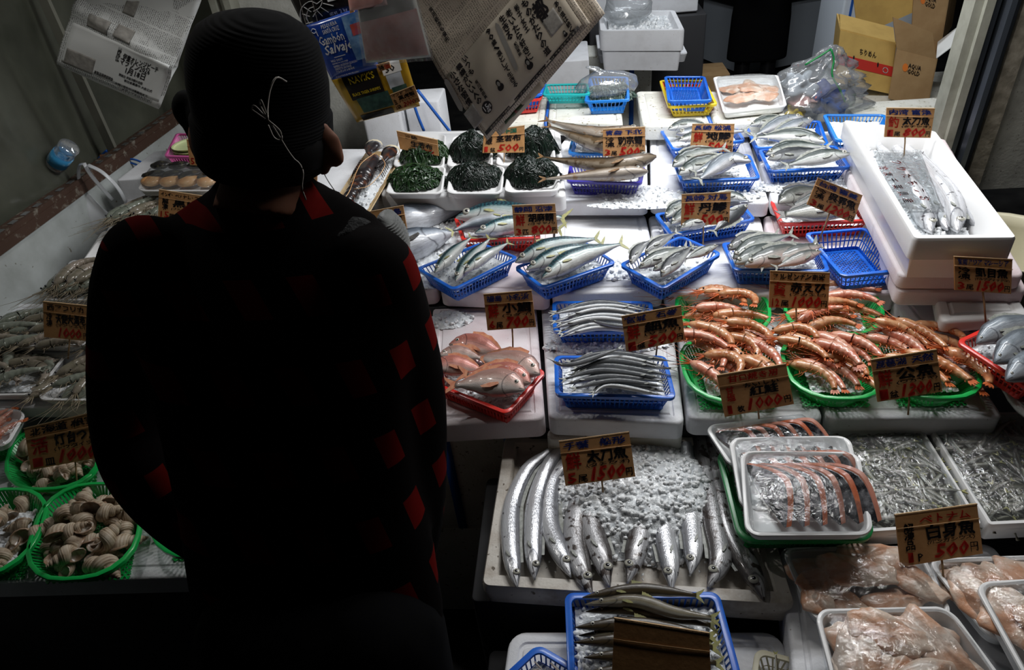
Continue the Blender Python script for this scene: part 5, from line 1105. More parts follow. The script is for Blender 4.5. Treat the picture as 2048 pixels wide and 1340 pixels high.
for pts in (((196, 318), (215, 300), (205, 330), (190, 322), (210, 345)), ((240, 330), (262, 318), (290, 330), (270, 345), (245, 338), (258, 325), (292, 338)), ((244, 335), (250, 360), (240, 390))): mb.tube(catmull([PY(a, b, 2.2) for a, b in pts], 26), .0035, 6)
tag(obj('blue_cord', mb, M['strap']), 'tangled blue plastic cord behind the wooden slats', 'cord')
# ================================================================== LOBSTER AND SEAWEED
ql = QP(1.012, (655, 428), (738, 432), (806, 312), (735, 302))
mb = MB(); rrl(mb, ql, [(.014, -.010), (0, .004), (.002, .006), (.006, .004), (.016, -.006), (.02, -.007)], .03); lt = tag(obj('wooden_tray', mb, M['basketwood'], smooth='auto'), 'pale thin wooden tray under the lobster', 'tray')
icebed('crushed_ice', 'crushed ice around the lobster', ql.off(-.003), .02, 0, 220, .009, .004, 33, mound=.012)
def lobster():
    pts = [P(a, b, 1.045) for a, b in ((752, 312), (738, 335), (722, 362), (706, 384), (694, 402), (684, 424))]; c = catmull(pts, 26)
    root = thing('lobster', 'dark lobster with banded claws on the wooden ice tray', 'lobster', c[-1])
    def ring(p, t, w, h, seg=12): n = Z.cross(t).normalized(); return [p + n * math.cos(6.2832 * k / seg) * w + Z * math.sin(6.2832 * k / seg) * h for k in range(seg)]
    mb = MB(); mb.loft([ring(c[i], (c[min(i + 1, 25)] - c[max(i - 1, 0)]).normalized(), w, w * .8) for i, w in ((0, .006), (1, .016), (3, .024), (6, .029), (9, .030), (11, .028))]); obj('carapace', mb, M['lobster'], root)
    mb = MB()
    for s in range(6):
        i = 11 + s * 2; w = .027 - .002 * s; t = (c[i + 1] - c[i - 1]).normalized(); mb.loft([ring(c[i], t, w * .9, w * .6), ring(c[i] + t * .003, t, w, w * .72), ring(c[i + 2], t, w * .96, w * .68), ring(c[min(25, i + 2)] + t * .002, t, w * .7, w * .5)])
    obj('tail', mb, M['lobster'], root)
    mb = MB(); t = (c[25] - c[22]).normalized(); n = Z.cross(t)
    for s in (-.9, -.45, 0, .45, .9):
        d = (t + n * s).normalized(); e = Z.cross(d); b = c[24]; mb.poly([b - e * .004, b + d * .02 - e * .010, b + d * .036 - e * .006, b + d * .036 + e * .006, b + d * .02 + e * .010, b + e * .004], Z, .003)
    obj('tail_fan', mb, M['lobster'], root)
    for px, nm in ((((748, 318), (738, 305), (745, 296), (752, 282)), 'left'), (((752, 335), (768, 322), (780, 305), (790, 292)), 'right')):
        w = catmull([P(a, b, 1.055) for a, b in px], 14); mb = MB(); mb.tube(w, [.005, .006, .006, .007, .008, .010, .014, .020, .024, .025, .022, .017, .011, .004], 10, flat=.6); cl = obj('claw', mb, M['lobster'], root)
        d = (w[-1] - w[-3]).normalized(); n = Z.cross(d); mb = MB(); mb.tube([w[8] + n * .018, w[11] + n * .024, w[13] + n * .012 + d * .006], [.010, .008, .002], 8); obj('claw_finger', mb, M['lobster'], cl)
        mb = MB(); b = w[10]; mb.loft([ring(b - d * .006, d, .029, .019), ring(b + d * .006, d, .029, .019)], 0, (False, False)); obj('band', mb, M['lobsterband'], cl)['label'] = 'pale rubber band'
    mb = MB(); rg = random.Random(5)
    for i in range(6):
        for s in (1, -1):
            p = c[3 + i]; t = (c[5] - c[3]).normalized(); n = Z.cross(t) * s; mb.tube([p + n * .02, p + n * .04 + Z * .006 - t * .005, p + n * .055 - Z * .02 + t * .012], [.003, .0025, .001], 5)
    obj('legs', mb, M['lobster'], root)
    mb = MB()
    for pts in (((752, 306), (770, 330), (740, 370), (708, 378)), ((750, 306), (720, 330), (700, 380), (690, 395))): mb.tube(catmull([P(a, b, 1.075) for a, b in pts], 20), .0012, 5)
    obj('antennae', mb, M['bun'], root)
lobster()
for key, lb, px in (('s4', 'rear left', ((786, 334), (888, 336), (892, 268), (800, 268))), ('s5', 'rear middle', ((893, 334), (985, 334), (985, 272), (905, 272))), ('s6', 'rear right', ((992, 332), (1112, 330), (1106, 268), (1000, 270))), ('s1', 'front left', ((770, 388), (884, 388), (892, 332), (790, 334))), ('s2', 'front middle', ((893, 388), (1003, 388), (1010, 332), (902, 332))), ('s3', 'front right', ((1008, 386), (1120, 382), (1118, 330), (1018, 330)))):
    ft(key, 'white foam tray under the %s heap of seaweed' % lb, 1.024, px)
seaweed('seaweed', 'heap of broad green wakame in the rear left tray', 852, 318, 1.01, .085, .05, .065, 80, .008, 'wakame', 2)
seaweed('seaweed', 'heap of fine black-green seaweed in the rear middle tray', 944, 312, 1.01, .075, .05, .085, 260, .0035, 'kelp', 3, .4)
seaweed('seaweed', 'tall heap of fine black-green seaweed beside the 500 yen card', 1066, 306, 1.01, .080, .05, .090, 280, .0035, 'kelp', 4, .4)
seaweed('seaweed', 'heap of broad green wakame strips in the front left tray', 832, 365, 1.008, .085, .062, .055, 150, .0085, 'wakame', 5, steps=10)
seaweed('seaweed', 'heap of fine black seaweed in the front middle tray', 950, 362, 1.008, .088, .062, .060, 420, .0028, 'kelp', 6, .4)
seaweed('seaweed', 'heap of fine black seaweed in the front right tray', 1064, 358, 1.008, .085, .062, .070, 400, .003, 'kelp', 7, .4)
o = obj('cardboard_tab', MB().abox(PY(1021, 402, 1.875), PY(1047, 390, 1.870)), M['card'], smooth=False)
bpy.data.objects.remove(o)
cb = PY(1035, 396, 1.90); tag(obj('cardboard_piece', MB().abox(cb + Vector((-.022, -.02, -.012)), cb + Vector((.022, -.012, .012))), M['card'], smooth=False), 'small folded cardboard piece under the front right seaweed tray', 'cardboard')
# ================================================================== WRAPPED TRAYS ON THE RIGHT
def smelts(q, n, label, group, seed, z0, L0=.066, ang=20, spread=55):
    rg = random.Random(seed)
    if not hasattr(smelts, 'p'):
        smelts.p = []
        for bend in (0, .004, -.005):
            smelts.p.append(fish('smelt', '', 'smelt', 'smelt', [(-.033, 0, 0), (0, bend, 0), (.033, 0, 0)], 0, True, 'fish', None, 'te', 1.0, 'finyellow', world=True))
        for o in smelts.p:
            pass
    for k in range(n):
        o = copy_of(smelts.p[k % 3]); u, v = rg.uniform(.12, .88), rg.uniform(.1, .9)
        place(o, q.at(u, v, z0 + rg.uniform(0, .014)), math.radians(ang + rg.gauss(0, spread)), rg.uniform(1.05, 1.4), rg.uniform(-.3, .3), rg.uniform(-.14, .14)); tag(o, label, 'fish', group)
QT1 = QP(.80, (1738, 1066), (1968, 1050), (1828, 826), (1618, 840)); QT2 = QP(.80, (1977, 1052), (2225, 1040), (2056, 822), (1838, 824))
ta = openbox('fish_tray', 'left shallow styrofoam box of tiny silver smelt under film', QT1, .042, .012, 'foam', 'tray', r=.008, floor=.010, taper=.003)
tb = openbox('fish_tray', 'right shallow styrofoam box of tiny silver smelt under film', QT2, .042, .012, 'foam', 'tray', r=.008, floor=.010, taper=.003)
mb = MB(); rrl(mb, QT1.off(-.03), [(.018, -.002), (.018, .004)], .004); obj('melt_water', mb, M['icebase'], ta); mb = MB(); rrl(mb, QT2.off(-.03), [(.018, -.002), (.018, .004)], .004); obj('melt_water', mb, M['icebase'], tb)
smelts(QT1, 190, 'tiny silver smelt in the left film-covered box', 'smelt in the left box', 21, -.022)
smelts(QT2, 110, 'tiny silver smelt in the right film-covered box', 'smelt in the right box', 22, -.022, ang=10)
def smelt_mass(q, n, seed, label, ang):
    rg = random.Random(seed); mb = MB(); pr = SPEC['smelt']['prof']
    for k in range(n):
        L_ = rg.uniform(.06, .085); c = q.at(rg.uniform(.1, .9), rg.uniform(.08, .92), -.026 + rg.uniform(0, .008)); a = math.radians(ang + rg.gauss(0, 50) + (180 if rg.random() < .4 else 0)); d = Vector((math.cos(a), math.sin(a), rg.uniform(-.1, .1))); e = Vector((-d.y, d.x, 0)).normalized(); b = rg.uniform(-.006, .006)
        rings = []; uvs = []
        for t in (0, .05, .2, .45, .7, .88, 1):
            hd, hv, th = interp(pr, t); w = (hd * L_ if t < 1 else .05 * L_); z_ = th * L_ if t < 1 else .0006; p = c + d * L_ * (t - .5) + e * b * math.sin(3.14 * t)
            for j in range(6): uvs.append((t, .5 + .5 * math.cos(6.2832 * j / 6)))
            rings.append([p + e * w * math.cos(6.2832 * j / 6) + Z * z_ * math.sin(6.2832 * j / 6) for j in range(6)])
        mb.loft(rings, 0, (True, True), uvs)
    tag(obj('smelt_layer', mb, M['smelt']), label, 'fish', None, 'stuff')
smelt_mass(QT1, 330, 31, 'lower layer of countless tiny silver smelt in the left film-covered box', 20)
smelt_mass(QT2, 330, 32, 'lower layer of countless tiny silver smelt in the right film-covered box', 10)
filmover(QT1, ta, 'filmheavy', .004, 6); filmover(QT2, tb, 'filmheavy', .006, 7)
# fillets
def fillet(name, label, c, L_, W_, T_, rz, m, seed, tilt=(0, 0), cat='fish fillet', group=None, skin=None):
    rg = random.Random(seed); mb = MB(); n = 34; rings = []; Rz = Matrix.Rotation(rz, 3, 'Z') @ Matrix.Rotation(tilt[0], 3, 'X') @ Matrix.Rotation(tilt[1], 3, 'Y')
    out = []
    for k in range(n):
        a = 6.2832 * k / n; r = 1 + .30 * mnoise.noise(Vector((math.cos(a) * 1.6, math.sin(a) * 1.6, seed * 1.7))) + .07 * mnoise.noise(Vector((math.cos(a) * 6, math.sin(a) * 6, seed)))
        out.append((abs(math.cos(a)) ** .8 * math.copysign(1, math.cos(a)) * L_ / 2 * r, abs(math.sin(a)) ** .8 * math.copysign(1, math.sin(a)) * W_ / 2 * r * (1 - .28 * math.cos(a))))
    for s, z in ((.9, 0), (1, T_ * .15), (1.0, T_ * .4), (.93, T_ * .68), (.82, T_ * .86), (.66, T_ * .96), (.5, T_ * 1.0), (.33, T_ * 1.02), (.15, T_ * 1.03)):
        rings.append([Vector(c) + Rz @ Vector((x * s, y * s, z + (.45 * T_ * s * mnoise.noise(Vector((x * 45, y * 45, seed)))) + T_ * 1.2 * (x / L_) ** 2 + .007 * mnoise.noise(Vector((x * 16, y * 22, seed + 4))))) for x, y in out])
    mb.loft(rings); o = obj(name, mb, M[m]); tag(o, label, cat, group); return o
def pack(key, label, z, px, hh=.022, film_='film', rise=.022, seed=0, r=.025):
    q = QP(z, *px); t = foamtray('foam_tray', label, q, hh, r=r); filmover(q, t, film_, rise, seed); ICE[key] = q; return q
qf = QP(.735, (1590, 1400), (2200, 1390), (1985, 1085), (1560, 1092))
lid('styrofoam_slab', 'white styrofoam slab under the wrapped trays of pale fillets', qf, .08, 'styro')
f1 = pack('f1', 'film-wrapped foam tray of pinkish fillets behind the nearest one', .775, ((1628, 1245), (1910, 1238), (1838, 1092), (1562, 1096)), .03, seed=1)
f2 = pack('f2', 'nearest film-wrapped foam tray of pale fillets at the bottom edge', .815, ((1690, 1460), (2080, 1460), (1898, 1213), (1628, 1219)), .035, rise=.028, seed=2)
f3 = pack('f3', 'film-wrapped foam tray of orange fillets under the white-fish card', .775, ((1985, 1285), (2240, 1270), (2100, 1110), (1850, 1118)), .03, seed=3)
f4 = pack('f4', 'film-wrapped foam tray of pale fillets at the right edge', .815, ((2075, 1400), (2330, 1400), (2200, 1150), (1946, 1165)), .035, rise=.026, seed=4)
rg = random.Random(8)
def fl(q, spec, m, lb, seed0):
    names = ['first', 'second', 'third', 'fourth', 'fifth', 'sixth', 'seventh', 'eighth', 'ninth']
    for i, (u, v, L_, W_, deg, lv, tl) in enumerate(spec):
        fillet('fish_fillet', '%s raw fish fillet %s' % (['', ''][0] or names[i], lb), q.at(u, v, -.014 + lv * .011), L_, W_, .0095, math.radians(deg), m if i % 2 else 'fillet', seed0 + i, (tl, 0), group=None)
fl(f1, [(.2, .72, .11, .05, 10, 0, 0), (.62, .72, .12, .055, -8, 0, 0), (.3, .3, .10, .05, -40, 0, 0), (.7, .3, .12, .05, 15, 0, .1), (.12, .35, .09, .045, 70, 1, 0), (.46, .62, .14, .055, -12, 1.6, .1), (.82, .55, .12, .05, -50, 1.3, 0), (.2, .5, .11, .06, 30, 1.2, .1), (.6, .85, .13, .055, 5, 1, 0)], 'fillet', 'in the wrapped tray behind the nearest one', 1)
fl(f2, [(.3, .75, .10, .07, 20, 0, 0), (.7, .75, .12, .07, -30, 0, 0), (.35, .4, .12, .07, 60, 1, 0), (.7, .4, .12, .07, -50, 1, .1), (.45, .72, .12, .06, -25, 2, .2), (.72, .62, .12, .055, -60, 2, .1), (.5, .28, .14, .07, 30, 2, 0), (.2, .6, .13, .06, 70, 1.5, 0), (.8, .3, .13, .06, -60, 1.6, .1)], 'fillet_pale', 'in the nearest wrapped tray', 20)
fl(f3, [(.2, .6, .10, .06, -50, 0, 0), (.45, .6, .12, .06, -40, 1, 0), (.3, .25, .1, .05, 10, 0, 0), (.15, .4, .12, .06, -70, 1, 0), (.7, .7, .12, .06, -20, 1, 0)], 'fillet', 'under the white-fish card', 40)
fl(f4, [(.25, .65, .12, .09, -50, 0, 0), (.5, .5, .12, .09, -60, 1, 0)], 'fillet_pale', 'in the tray at the right edge', 50)
qb = QP(1.058, (1447, 226), (1574, 212), (1556, 150), (1426, 154)); tt = foamtray('foam_tray', 'rear film-wrapped foam tray of white fillets', qb, .024, r=.02); filmover(qb, tt, 'film', .024, 9)
fl(qb, [(.3, .7, .12, .08, 20, 0, 0), (.7, .65, .12, .09, -30, 0, 0), (.35, .35, .13, .08, 40, 1, 0), (.68, .38, .12, .08, -60, 1, .1), (.5, .55, .12, .08, 80, 2, .1)], 'fillet_pale', 'in the rear tray on the speckled slab', 60)
# salmon steaks
gq = QP(.815, (1478, 1082), (1752, 1080), (1705, 892), (1432, 898)); basket('plastic_basket', 'dark green basket under the wrapped salmon trays', gq, .05, 'green_dark', .03)
sp1 = pack('sp1', 'rearmost film-wrapped tray of sliced salmon', .838, ((1462, 935), (1690, 918), (1612, 826), (1408, 852)), .02, rise=.012, seed=11)
sp2 = pack('sp2', 'middle film-wrapped tray of sliced salmon half covered by the front one', .852, ((1482, 1018), (1732, 1022), (1700, 872), (1457, 876)), .022, rise=.014, seed=12)
sp3 = pack('sp3', 'front film-wrapped tray of sliced salmon with dark skin', .872, ((1492, 1072), (1748, 1070), (1718, 905), (1480, 902)), .026, rise=.018, seed=13)
def steaks(q, n, lb, seed, deg=-62, L_=.115, W_=.036):
    nm = ['leftmost', 'second', 'third', 'fourth', 'fifth', 'sixth', 'seventh']
    for i in range(n):
        c = q.at(.20 + .62 * i / max(1, n - 1), .5, -.012 + .0015 * i); a = math.radians(deg + (i - n / 2) * 3)
        d = Vector((math.cos(a), math.sin(a), 0)); e = Vector((-d.y, d.x, 0)); up = (Z * .62 + e * .78).normalized()
        mb = MB(); rings = []; rk = []
        for k in range(13):
            t = k / 12 - .5; w = W_ * (1 - (abs(t) * 2) ** 1.6) * (1 - .25 * t) + .001; p = Vector(c) + d * (t * L_) + e * (.004 * math.cos(t * 3)) + Z * .004
            rings.append([p - up * w * .15 - e * .004, p + up * w - e * .004, p + up * w + e * .005, p - up * w * .15 + e * .005])
            rk.append([p - up * w * .2 - e * .0065, p + up * w * .93 - e * .0065, p + up * w * .93 - e * .0042, p - up * w * .2 - e * .0042])
        mb.loft(rings); s = obj('salmon_slice', mb, M['salmonflesh2' if i % 2 else 'salmon'], smooth='auto'); tag(s, '%s%s salmon slice in the %s' % (nm[i], '' if i == 0 else ' from the left', lb), 'salmon slice')
        obj('skin', MB().loft(rk), M['salmonskin'], s, smooth='auto')['label'] = 'dark mottled skin'
steaks(sp1, 6, 'rearmost wrapped tray', 1, -40, .11, .034); steaks(sp2, 6, 'middle wrapped tray', 2); steaks(sp3, 6, 'front wrapped tray', 3, -66, .15, .040)
# ================================================================== NEAR SLABS
lid('styrofoam_slab', 'white styrofoam slab with a recessed rim at the bottom under the barracuda basket', QP(.69, (985, 1500), (1640, 1500), (1560, 1262), (1020, 1262)), .06, 'styro', r=.03)
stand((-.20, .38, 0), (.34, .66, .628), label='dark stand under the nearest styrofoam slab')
bagm = crumple('seaweed_bag', 'clear plastic bag of green seaweed in the small blue basket', P(1216, 196, 1.045), [(0, 0, 0, .03), (0, 0, .01, .09), (0, 0, .04, .115), (.005, 0, .07, .10), (0, 0, .09, .06), (-.03, 0, .10, .02), (-.06, .0, .115, .022), (-.07, 0, .12, .008)], 'bagclear', 1.0, .62, 5)
seaweed('seaweed', 'green seaweed inside the clear plastic bag', 1218, 196, 1.05, .095, .055, .055, 200, .004, 'weedgrey' if 'weedgrey' in M else 'wakame', 9)
# ================================================================== PRICE CARDS
I, B_, R_ = 'ink', 'inkblue', 'inkred'
card('price_card', 'brown card for small sea bream at 700 yen above the red basket', ((967, 589), (1063, 581), (1072, 654), (975, 661)), (1026, 718, .895), 26, std('福島  小名浜', '鮮', '小鯛', '(コダイ)', '6', '尾', '700'), .52)
card('price_card', 'brown card for red horse mackerel at 500 yen in the middle row', ((1364, 389), (1462, 384), (1458, 449), (1362, 451)), (1406, 492, .92), 20, std('長崎 対馬', '鮮', '丹鯵', '(マアジ)', '7', '尾', '500'), .46)
card('price_card', 'brown card for local horse mackerel at 500 yen in the rear row', ((1385, 248), (1469, 248), (1465, 304), (1380, 302)), (1420, 318, 1.0), 14, std('長崎 松浦', '鮮', '地鯵', '(ジアジ)', '4', '尾', '500'), .5)
card('price_card', 'brown card for frozen pollock at 500 yen', ((1206, 259), (1290, 254), (1291, 313), (1206, 313)), (1250, 332, 1.0), 12, std('青森 下北', '冷\n凍', '助宗鱈', '(スケソウダラ)', '3', '尾', '500', tagc=I), .5)
card('price_card', 'brown card for salted seaweed at 500 yen below the newspaper tip', ((968, 262), (1049, 251), (1049, 305), (965, 306)), (1008, 325, 1.01), 12, [('中国', 'inkgreen', .5, .78, .8, .95, .035), ('塩\n蔵', I, .06, .38, .22, .74, .03), ('茎若布', I, .32, .46, .90, .70, .04), ('1', R_, .04, .05, .12, .28, .04), ('盆', I, .18, .05, .30, .22, .03), ('500', R_, .36, .06, .84, .34, .05, .1), ('円', I, .88, .06, .97, .2, .02)], .5)
card('price_card', 'cardboard price card turned sideways over the wakame', ((793, 262), (874, 280), (877, 312), (800, 298)), (838, 320, 1.02), 4, [('三陸', I, .2, .68, .5, .92, .03), ('生若布', I, .32, .30, .86, .62, .04), ('500', R_, .40, .04, .9, .28, .05)], .5, twist=-12)
card('price_card', 'brown card for spotted mackerel at 800 yen', ((1024, 411), (1110, 408), (1116, 467), (1029, 473)), (1068, 500, .93), 18, std('静岡 沼津', '鮮', '胡麻鯖', '(ゴマサバ)', '3', '匹', '800'), .48)
card('price_card', 'brown card over the bonito half hidden by the knitted bundle', ((735, 424), (806, 411), (816, 470), (748, 482)), (775, 500, .93), 16, [('五島', B_, .45, .74, .92, .94, .035), ('目鰹', I, .3, .46, .9, .68, .04), ('(メジカ)', I, .4, .33, .95, .43, .02), ('500', R_, .2, .04, .74, .3, .05), ('円', I, .82, .04, .96, .24, .025)], .5)
card('price_card', 'brown card for Argentine red shrimp at 1000 yen', ((1541, 542), (1660, 546), (1656, 618), (1538, 615)), (1592, 664, .90), 26, std('アルゼンチン南米', 'お\n買', '赤えび', '(アカエビ)', '12', '尾', '1000', oc=I), .46)
card('price_card', 'tilted dark brown card for halfbeak at 500 yen', ((1243, 633), (1362, 611), (1370, 680), (1253, 706)), (1312, 712, .89), 28, std('宮城   石巻', '鮮', '細魚', '(サヨリ)', '1', '盛', '500'), .56, twist=0)
card('price_card', 'dark brown card for sweet salted salmon at 1000 yen', ((1434, 751), (1572, 728), (1588, 808), (1450, 834)), (1518, 838, .87), 30, [('甘口焼き用', R_, .15, .78, .85, .94, .03), ('おいしい', I, .35, .60, .85, .70, .03), ('紅鮭', I, .42, .38, .82, .60, .05), ('甘\n塩', R_, .08, .34, .2, .68, .03), ('1', R_, .06, .05, .12, .24, .04), ('枚', I, .2, .05, .3, .2, .04), ('1000', R_, .36, .06, .82, .32, .05, .1), ('円', I, .88, .08, .97, .24, .02)], .5)
card('price_card', 'tilted dark brown card for smelt at 1200 yen over the right green basket', ((1742, 720), (1873, 699), (1885, 783), (1756, 804)), (1816, 830, .86), 30, std('琵琶湖  天然', '鮮', '公魚', '(ワカサギ)', '1', '盆', '1200'), .54)
card('price_card', 'bright brown card for cutlassfish at 800 yen over the long white box', ((1774, 216), (1870, 217), (1861, 276), (1769, 274)), (1808, 312, 1.07), 10, std('内湾 富津', '釣', '太刀魚', '(タチウオ)', '1', '尾', '800'), .45)
card('price_card', 'leaning card for frozen tilapia at 1200 yen', ((1636, 356), (1725, 391), (1706, 446), (1614, 409)), (1634, 490, .95), 14, std('台湾 嘉義', '冷\n凍', '呉郭魚', '(テラピア)', '3', '尾', '1200', tagc=I), .5)
card('price_card', 'brown card for milkfish at 1500 yen at the right edge', ((1909, 513), (2025, 519), (2022, 588), (1910, 580)), (1972, 652, .935), 22, std('東南アジア マレーシア', '冷\n凍', '虱目魚', '(ミルクフィッシュ)', '3', '尾', '1500', tagc=I), .5)
card('price_card', 'large dark brown card for cutlassfish at 1500 yen stuck in the ice', ((1118, 883), (1258, 864), (1271, 953), (1131, 972)), (1206, 985, .78), 38, std('千葉   船形', '鮮', '太刀魚', '(タチウオ)', '5', '尾', '1500'), .52)
card('price_card', 'very dark card for white fish at 500 yen between the wrapped fillets', ((1791, 1030), (1954, 1008), (1966, 1107), (1802, 1134)), (1888, 1182, .76), 42, [('ベトナム', R_, .3, .76, .9, .92, .03), ('解\n凍\n品', I, .08, .3, .2, .8, .03), ('白身魚', I, .36, .44, .94, .72, .04), ('(パンガシウス)', I, .34, .33, .92, .42, .02), ('1', R_, .1, .05, .16, .24, .04), ('P', I, .22, .05, .28, .2, .03), ('500', R_, .42, .06, .82, .32, .05, .1), ('円', I, .86, .08, .95, .26, .02)], .52)
card('price_card', 'nearly black card standing in the nearest blue basket', ((1229, 1237), (1418, 1267), (1424, 1390), (1222, 1392)), (1320, 1560, .74), 44, [], .5)
card('price_card', 'brown card for whelks at 1000 yen over the left green basket', ((48, 857), (205, 820), (216, 912), (62, 940)), (154, 975, .83), 32, std('北海道 根室', '活', '灯台つぶ', '(トウダイツブ)', '1', '皿', '1000', oc=I), .56)
card('price_card', 'dark brown card for grey shrimp at 1000 yen at the left', ((86, 603), (175, 612), (180, 683), (88, 674)), (136, 718, .93), 24, [('西アフリカ', I, .1, .78, .9, .94, .03), ('冷\n凍', I, .07, .32, .2, .7, .03), ('天使大海老', I, .28, .44, .93, .70, .04), ('(テンシエビ)', I, .28, .33, .92, .43, .02), ('1000', R_, .32, .05, .8, .3, .05, .1), ('円', I, .87, .06, .97, .22, .02)], .54, dark=True)
card('price_card', 'brown card for black tiger shrimp at 1500 yen beside the collar', ((318, 379), (430, 396), (422, 446), (316, 436)), (362, 458, 1.03), 16, [('インド・ベトナム・フィリピン', I, .03, .80, .97, .94, .025), ('解\n凍', I, .07, .34, .18, .72, .03), ('黒蝦', I, .28, .46, .74, .74, .04), ('(ブラックタイガー)', I, .24, .33, .88, .43, .02), ('15', R_, .05, .05, .2, .26, .04), ('尾', I, .21, .05, .3, .2, .03), ('1,500', R_, .34, .04, .82, .30, .05, .1)], .5)
card('price_card', 'brown card by the chin over the packed orange shellfish', ((373, 279), (450, 286), (442, 334), (380, 330)), (400, 350, 1.10), 12, [('青森', I, .1, .74, .5, .93, .035), ('台蛤', I, .3, .42, .8, .68, .04), ('5', R_, .05, .05, .16, .28, .04), ('ヶ入', I, .18, .06, .4, .2, .03), ('120', R_, .45, .04, .9, .3, .05)], .5)
card('price_card', 'narrow brown card between the neck and the lobster', ((590, 322), (635, 328), (633, 386), (588, 380)), (612, 392, 1.02), 8, [('オマール', B_, .1, .78, .92, .94, .03), ('ロブ\nスター', I, .3, .32, .9, .70, .03), ('2000', R_, .1, .05, .72, .28, .04), ('円', I, .76, .05, .94, .22, .02)], None)
# wire from the lobster card
tag(obj('wire_hook', MB().tube(catmull([P(677, 404, 1.02), PP(676, 392, P(676, 404, 1.02), Vector((0, -1, 0))), PY(655, 360, 1.95), PY(640, 330, 1.93), PY(637, 312, 1.92)], 20), .0016, 6), M['darkwire']), 'thin dark wire curving from behind the ear to the lobster', 'wire')
# ================================================================== BACKGROUND
def iced_box(label, z, px, h, extra=True):
    q = QP(z, *px); o = openbox('styrofoam_box', label, q, h, .03, 'styro', r=.03, floor=h - .03, taper=.02, lip=1)
    if extra: icebed('crushed_ice', 'grey icy seafood in the ' + label, q.off(-.02), .05, 0, 160, .022, .008, 44)
    return q
iced_box('white styrofoam box of iced seafood behind the newspaper', 1.02, ((1200, 62), (1370, 60), (1350, 20), (1196, 22)), .20)
openbox('styrofoam_box', 'white styrofoam box under the box of iced seafood', QP(.82, (1196, 110), (1376, 106), (1352, 60), (1190, 62)), .05, .03, 'styro', r=.03, floor=.03)
q_ = QP(.72, (1160, 128), (1308, 126), (1300, 84), (1158, 86))
sb = tag(hollow('styrofoam_box', '', (q_.c[0].x, q_.c[0].y, .0), (q_.c[1].x, q_.c[0].y + .28, .76), 'styro_old')[0], 'pale styrofoam box with blue straps below the stacked white boxes', 'styrofoam box')
mb = MB()
for f in (.42, .72): x = q_.c[0].x * (1 - f) + q_.c[1].x * f; mb.abox((x - .014, q_.c[0].y - .006, .0), (x + .014, q_.c[0].y - .001, .76))
obj('strap', mb, M['strap'], sb)
hollow('styrofoam_box', 'white styrofoam box left of the stacked boxes behind the newspaper', (-.25, 3.6, .72), (.06, 4.0, .92), 'styro')
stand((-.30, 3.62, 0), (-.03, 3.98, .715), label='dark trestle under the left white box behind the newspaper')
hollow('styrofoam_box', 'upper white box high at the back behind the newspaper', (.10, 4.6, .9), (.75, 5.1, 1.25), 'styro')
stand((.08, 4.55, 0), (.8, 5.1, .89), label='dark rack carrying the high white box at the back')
sw = crumple('plastic_bag', 'crumpled clear plastic bag on the box of iced seafood', P(1250, 45, 1.02), [(0, 0, 0, .06), (.02, .05, .03, .12), (.03, .1, .08, .13), (.0, .12, .14, .09), (.03, .12, .19, .05), (.03, .12, .21, .02)], 'bagclear', 1, .8, 9)
# white boxes and blue cords behind the hanging packages
hollow('styrofoam_box', 'upright white styrofoam box behind the gold shrimp bag', (-.86, 2.62, 0), (-.70, 2.78, 1.10), 'styro')
hollow('styrofoam_box', 'second white styrofoam box with orange tape behind the seaweed', (-.69, 2.66, 0), (-.55, 2.84, 1.05), 'styro')
mb = MB()
for pts in (((822, 190), (835, 230), (848, 262)), ((835, 180), (870, 225), (905, 270))): mb.tube(catmull([PY(a, b, 2.6) for a, b in pts], 10), .006, 6)
tag(obj('blue_cord', mb, M['strap']), 'pair of dark blue cords slanting behind the gold shrimp bag', 'cord')
# floor-standing appliance (chest showcase)
ap = thing('display_freezer', 'grey-white floor-standing freezer with dark glass top', 'freezer', (2.0, 6.5, 0))
c0 = P(1591, 132, 0); 
def bx_(lo, hi, rot, c):
    ca, sa = math.cos(rot), math.sin(rot); f = lambda x, y, z: Vector((c.x + x * ca - y * sa, c.y + x * sa + y * ca, z)); x0, y0, z0 = lo; x1, y1, z1 = hi
    return MB().box(f(x0, y0, z0), f(x1, y0, z0), f(x1, y1, z0), f(x0, y1, z0), f(x0, y0, z1), f(x1, y0, z1), f(x1, y1, z1), f(x0, y1, z1))
ro = math.radians(22)
obj('body', bx_((-.55, 0, .02), (.75, .7, .55), ro, c0), M['fridge'], ap, smooth=False); obj('dark_band', bx_((-.58, -.03, .55), (.78, .73, .66), ro, c0), M['black'], ap, smooth=False); obj('glass_top', bx_((-.5, .05, .66), (.7, .65, 1.1), ro, c0), M['glassdark'], ap, smooth=False)
# cartons
def W4_(px, Y): return PY(px[0], px[1], Y)
def carton(name, label, fr, depth, m, yaw_depth, cat='cardboard box', open_=True):
    """fr: four front corners BL BR TR TL as world points; depth vector behind"""
    root = thing(name, label, cat, fr[0]); dv = Vector(yaw_depth) * depth; t = .006; a, b, c, d = fr
    def slab(p, q, r, s, nn): n = nn.normalized() * t; return MB().box(p, q, r, s, p + n, q + n, r + n, s + n)
    nf = (b - a).cross(d - a).normalized()
    for nm, (p, q, r, s) in dict(front_panel=(a, b, c, d), back_panel=(a + dv, b + dv, c + dv, d + dv), left_panel=(a, a + dv, d + dv, d), right_panel=(b, b + dv, c + dv, c), bottom_panel=(a, b, b + dv, a + dv)).items():
        obj(nm, slab(p, q, r, s, (q - p).cross(s - p)), M[m], root, smooth=False)
    return root, (a, b, c, d, dv)
Yc = 3.3
fr = [W4_((1668, 163), Yc), W4_((1778, 187), Yc), W4_((1790, 88), Yc), W4_((1680, 60), Yc)]
